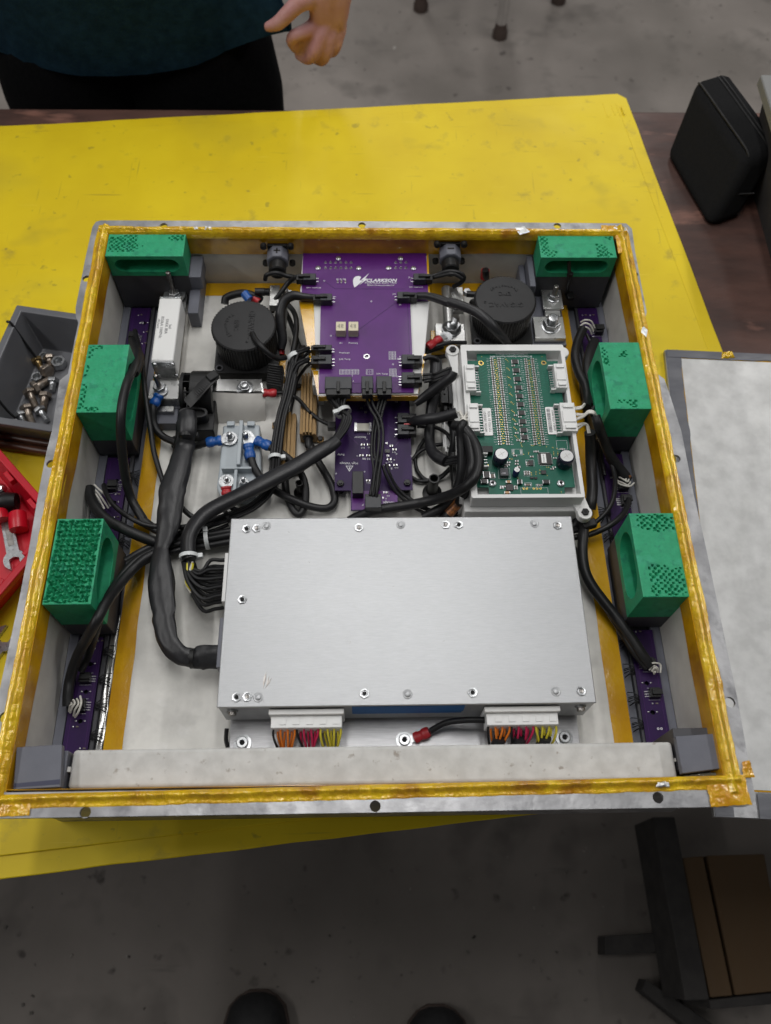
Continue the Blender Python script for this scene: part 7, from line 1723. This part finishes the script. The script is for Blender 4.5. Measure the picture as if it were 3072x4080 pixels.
# ---- chair feet on the floor behind
t = thing('chair', 'chrome-legged chair standing on the floor behind the bench', 'chair', at(1990, 150, FLOOR))
feet = [at(1990, 148, FLOOR), at(1676, 38, FLOOR), at(2224, 8, FLOOR)]; feet.append(feet[1] + feet[2] - feet[0])
for p in feet:
    l = build(MB().cyl((p.x, p.y, FLOOR + .03), .018, .52, n=16), 'leg', m_chrome, t, smooth=40)
    build(MB().lathe([(.026, 0), (.026, .02), (.021, .032), (.019, .05)], (p.x, p.y, FLOOR + .0005), n=16), 'foot_cap', m_rubber, l, smooth=40)
cc = sum(feet, Vector()) / 4; build(MB().box(cc.x - .22, cc.x + .22, cc.y - .22, cc.y + .22, FLOOR + .551, FLOOR + .58), 'seat', m_black, t, bevel=.01)

# ---- shoes of the person taking the picture
for (u, v, lab, k) in ((1020, 3955, 'black shoe toe at the bottom edge, left', 1), (1742, 4015, 'black shoe toe at the bottom edge, right', -1)):
    tip = at(u, v, FLOOR + .045)
    t = thing('shoe', lab, 'shoe', (tip.x, tip.y - .14, FLOOR), 'shoes of the photographer')
    up, so_ = [], []
    for i, (dy, w_, h_) in enumerate(((0, .012, .030), (.006, .032, .046), (.022, .048, .058), (.05, .056, .066), (.09, .058, .074), (.13, .054, .088), (.17, .048, .105), (.22, .046, .112), (.28, .046, .112), (.31, .034, .10))):
        up.append([(tip.x + w_ * math.copysign(abs(math.cos(a_)) ** .8, math.cos(a_)) - k * .01 * dy, tip.y - dy, FLOOR + .018 + max(0, math.sin(a_)) * (h_ - .018)) for a_ in [PI * j / 14 for j in range(15)] + [PI * 1.5]])
        so_.append([(tip.x - k * .01 * dy + sx * (w_ + .004), tip.y - dy + (.004 if i == 0 else 0), z) for sx, z in ((1, FLOOR + .0005), (1, FLOOR + .018), (-1, FLOOR + .018), (-1, FLOOR + .0005))])
    build(MB().rings(up), 'upper', m_shoe, t, smooth=60); build(MB().rings(so_), 'sole', m_rubber, t, bevel=.003)
    mb = MB()
    for j in range(4): yy = tip.y - .10 - .022 * j; mb.tube([(tip.x - .028, yy, FLOOR + .070 + .012 * j), (tip.x, yy - .004, FLOOR + .082 + .010 * j), (tip.x + .028, yy, FLOOR + .070 + .012 * j)], .003, 6)
    build(mb, 'laces', m_bagd, t, smooth=50)

# ---- low wooden stand under the bench at the front right
O_ = crop(2550, 3150, 2.379)
zp = -.86
t = thing('wooden_stand', 'low dark stand with plywood boards on the floor, front right', 'stand', O_(700, 1400, FLOOR))
def quadp(pts, z): return [O_(u, v, z) for u, v in pts]
def bar_(pts, z0, z1, nm, mat): return build(slab(quadp(pts, z1), z0, z1), nm, mat, t, bevel=.003)
bar_([(560, 2010), (660, 1975), (410, 860), (250, 300), (140, 320), (300, 880)], -.90, zp, 'rail', m_dwood) if False else None
def bar4(a, b, c_, d_, z0, z1, nm, mat): return build(slab(quadp([a, b, c_, d_], z1), z0, z1), nm, mat, t, bevel=.002)
bar4((430, 1990), (660, 1985), (330, 250), (120, 250), FLOOR + .06, zp, 'rail', m_dwood)
bar4((665, 1962), (880, 1945), (600, 620), (385, 640), zp - .035, zp - .006, 'board', m_ply)
bar4((905, 1940), (1420, 1890), (1180, 600), (640, 615), zp - .035, zp - .006, 'board', m_ply)
bar4((670, 2075), (1420, 2010), (1420, 1900), (655, 1985), FLOOR + .02, zp - .004, 'cross_bar', m_dwood)
bar4((-330, 1560), (360, 1530), (330, 1340), (-330, 1380), FLOOR + .001, FLOOR + .06, 'cross_bar', m_dwood)
bar4((560, 2330), (820, 2300), (60, 1790), (20, 1900), FLOOR + .001, FLOOR + .05, 'cross_bar', m_dwood)
mb = MB(); rd = random.Random(3)
for k in range(260):
    x, y = (rd.uniform(-.9, 1.0), rd.uniform(-.45, -.1)) if k < 110 else (rd.uniform(-1.2, 1.6), rd.uniform(1.2, 3.0)); s_ = rd.choice((.002, .003, .004, .006))
    mb.obox((x, y, FLOOR + .0012), s_, s_ * rd.uniform(.4, 1), .002, Matrix.Rotation(rd.random() * 3, 3, 'Z'))
o = build(mb, 'grit', M('floor_grit', (.30, .28, .25), .8, col2=(.04, .035, .03), nscale=9), None); tag(o, 'small grit and crumbs scattered on the concrete floor', 'grit', kind='stuff')
print('OBJECTS', len(bpy.data.objects), 'TRIS', sum(len(o.data.loop_triangles) if False else sum(len(p.vertices) - 2 for p in o.data.polygons) for o in bpy.data.objects if o.type == 'MESH'))
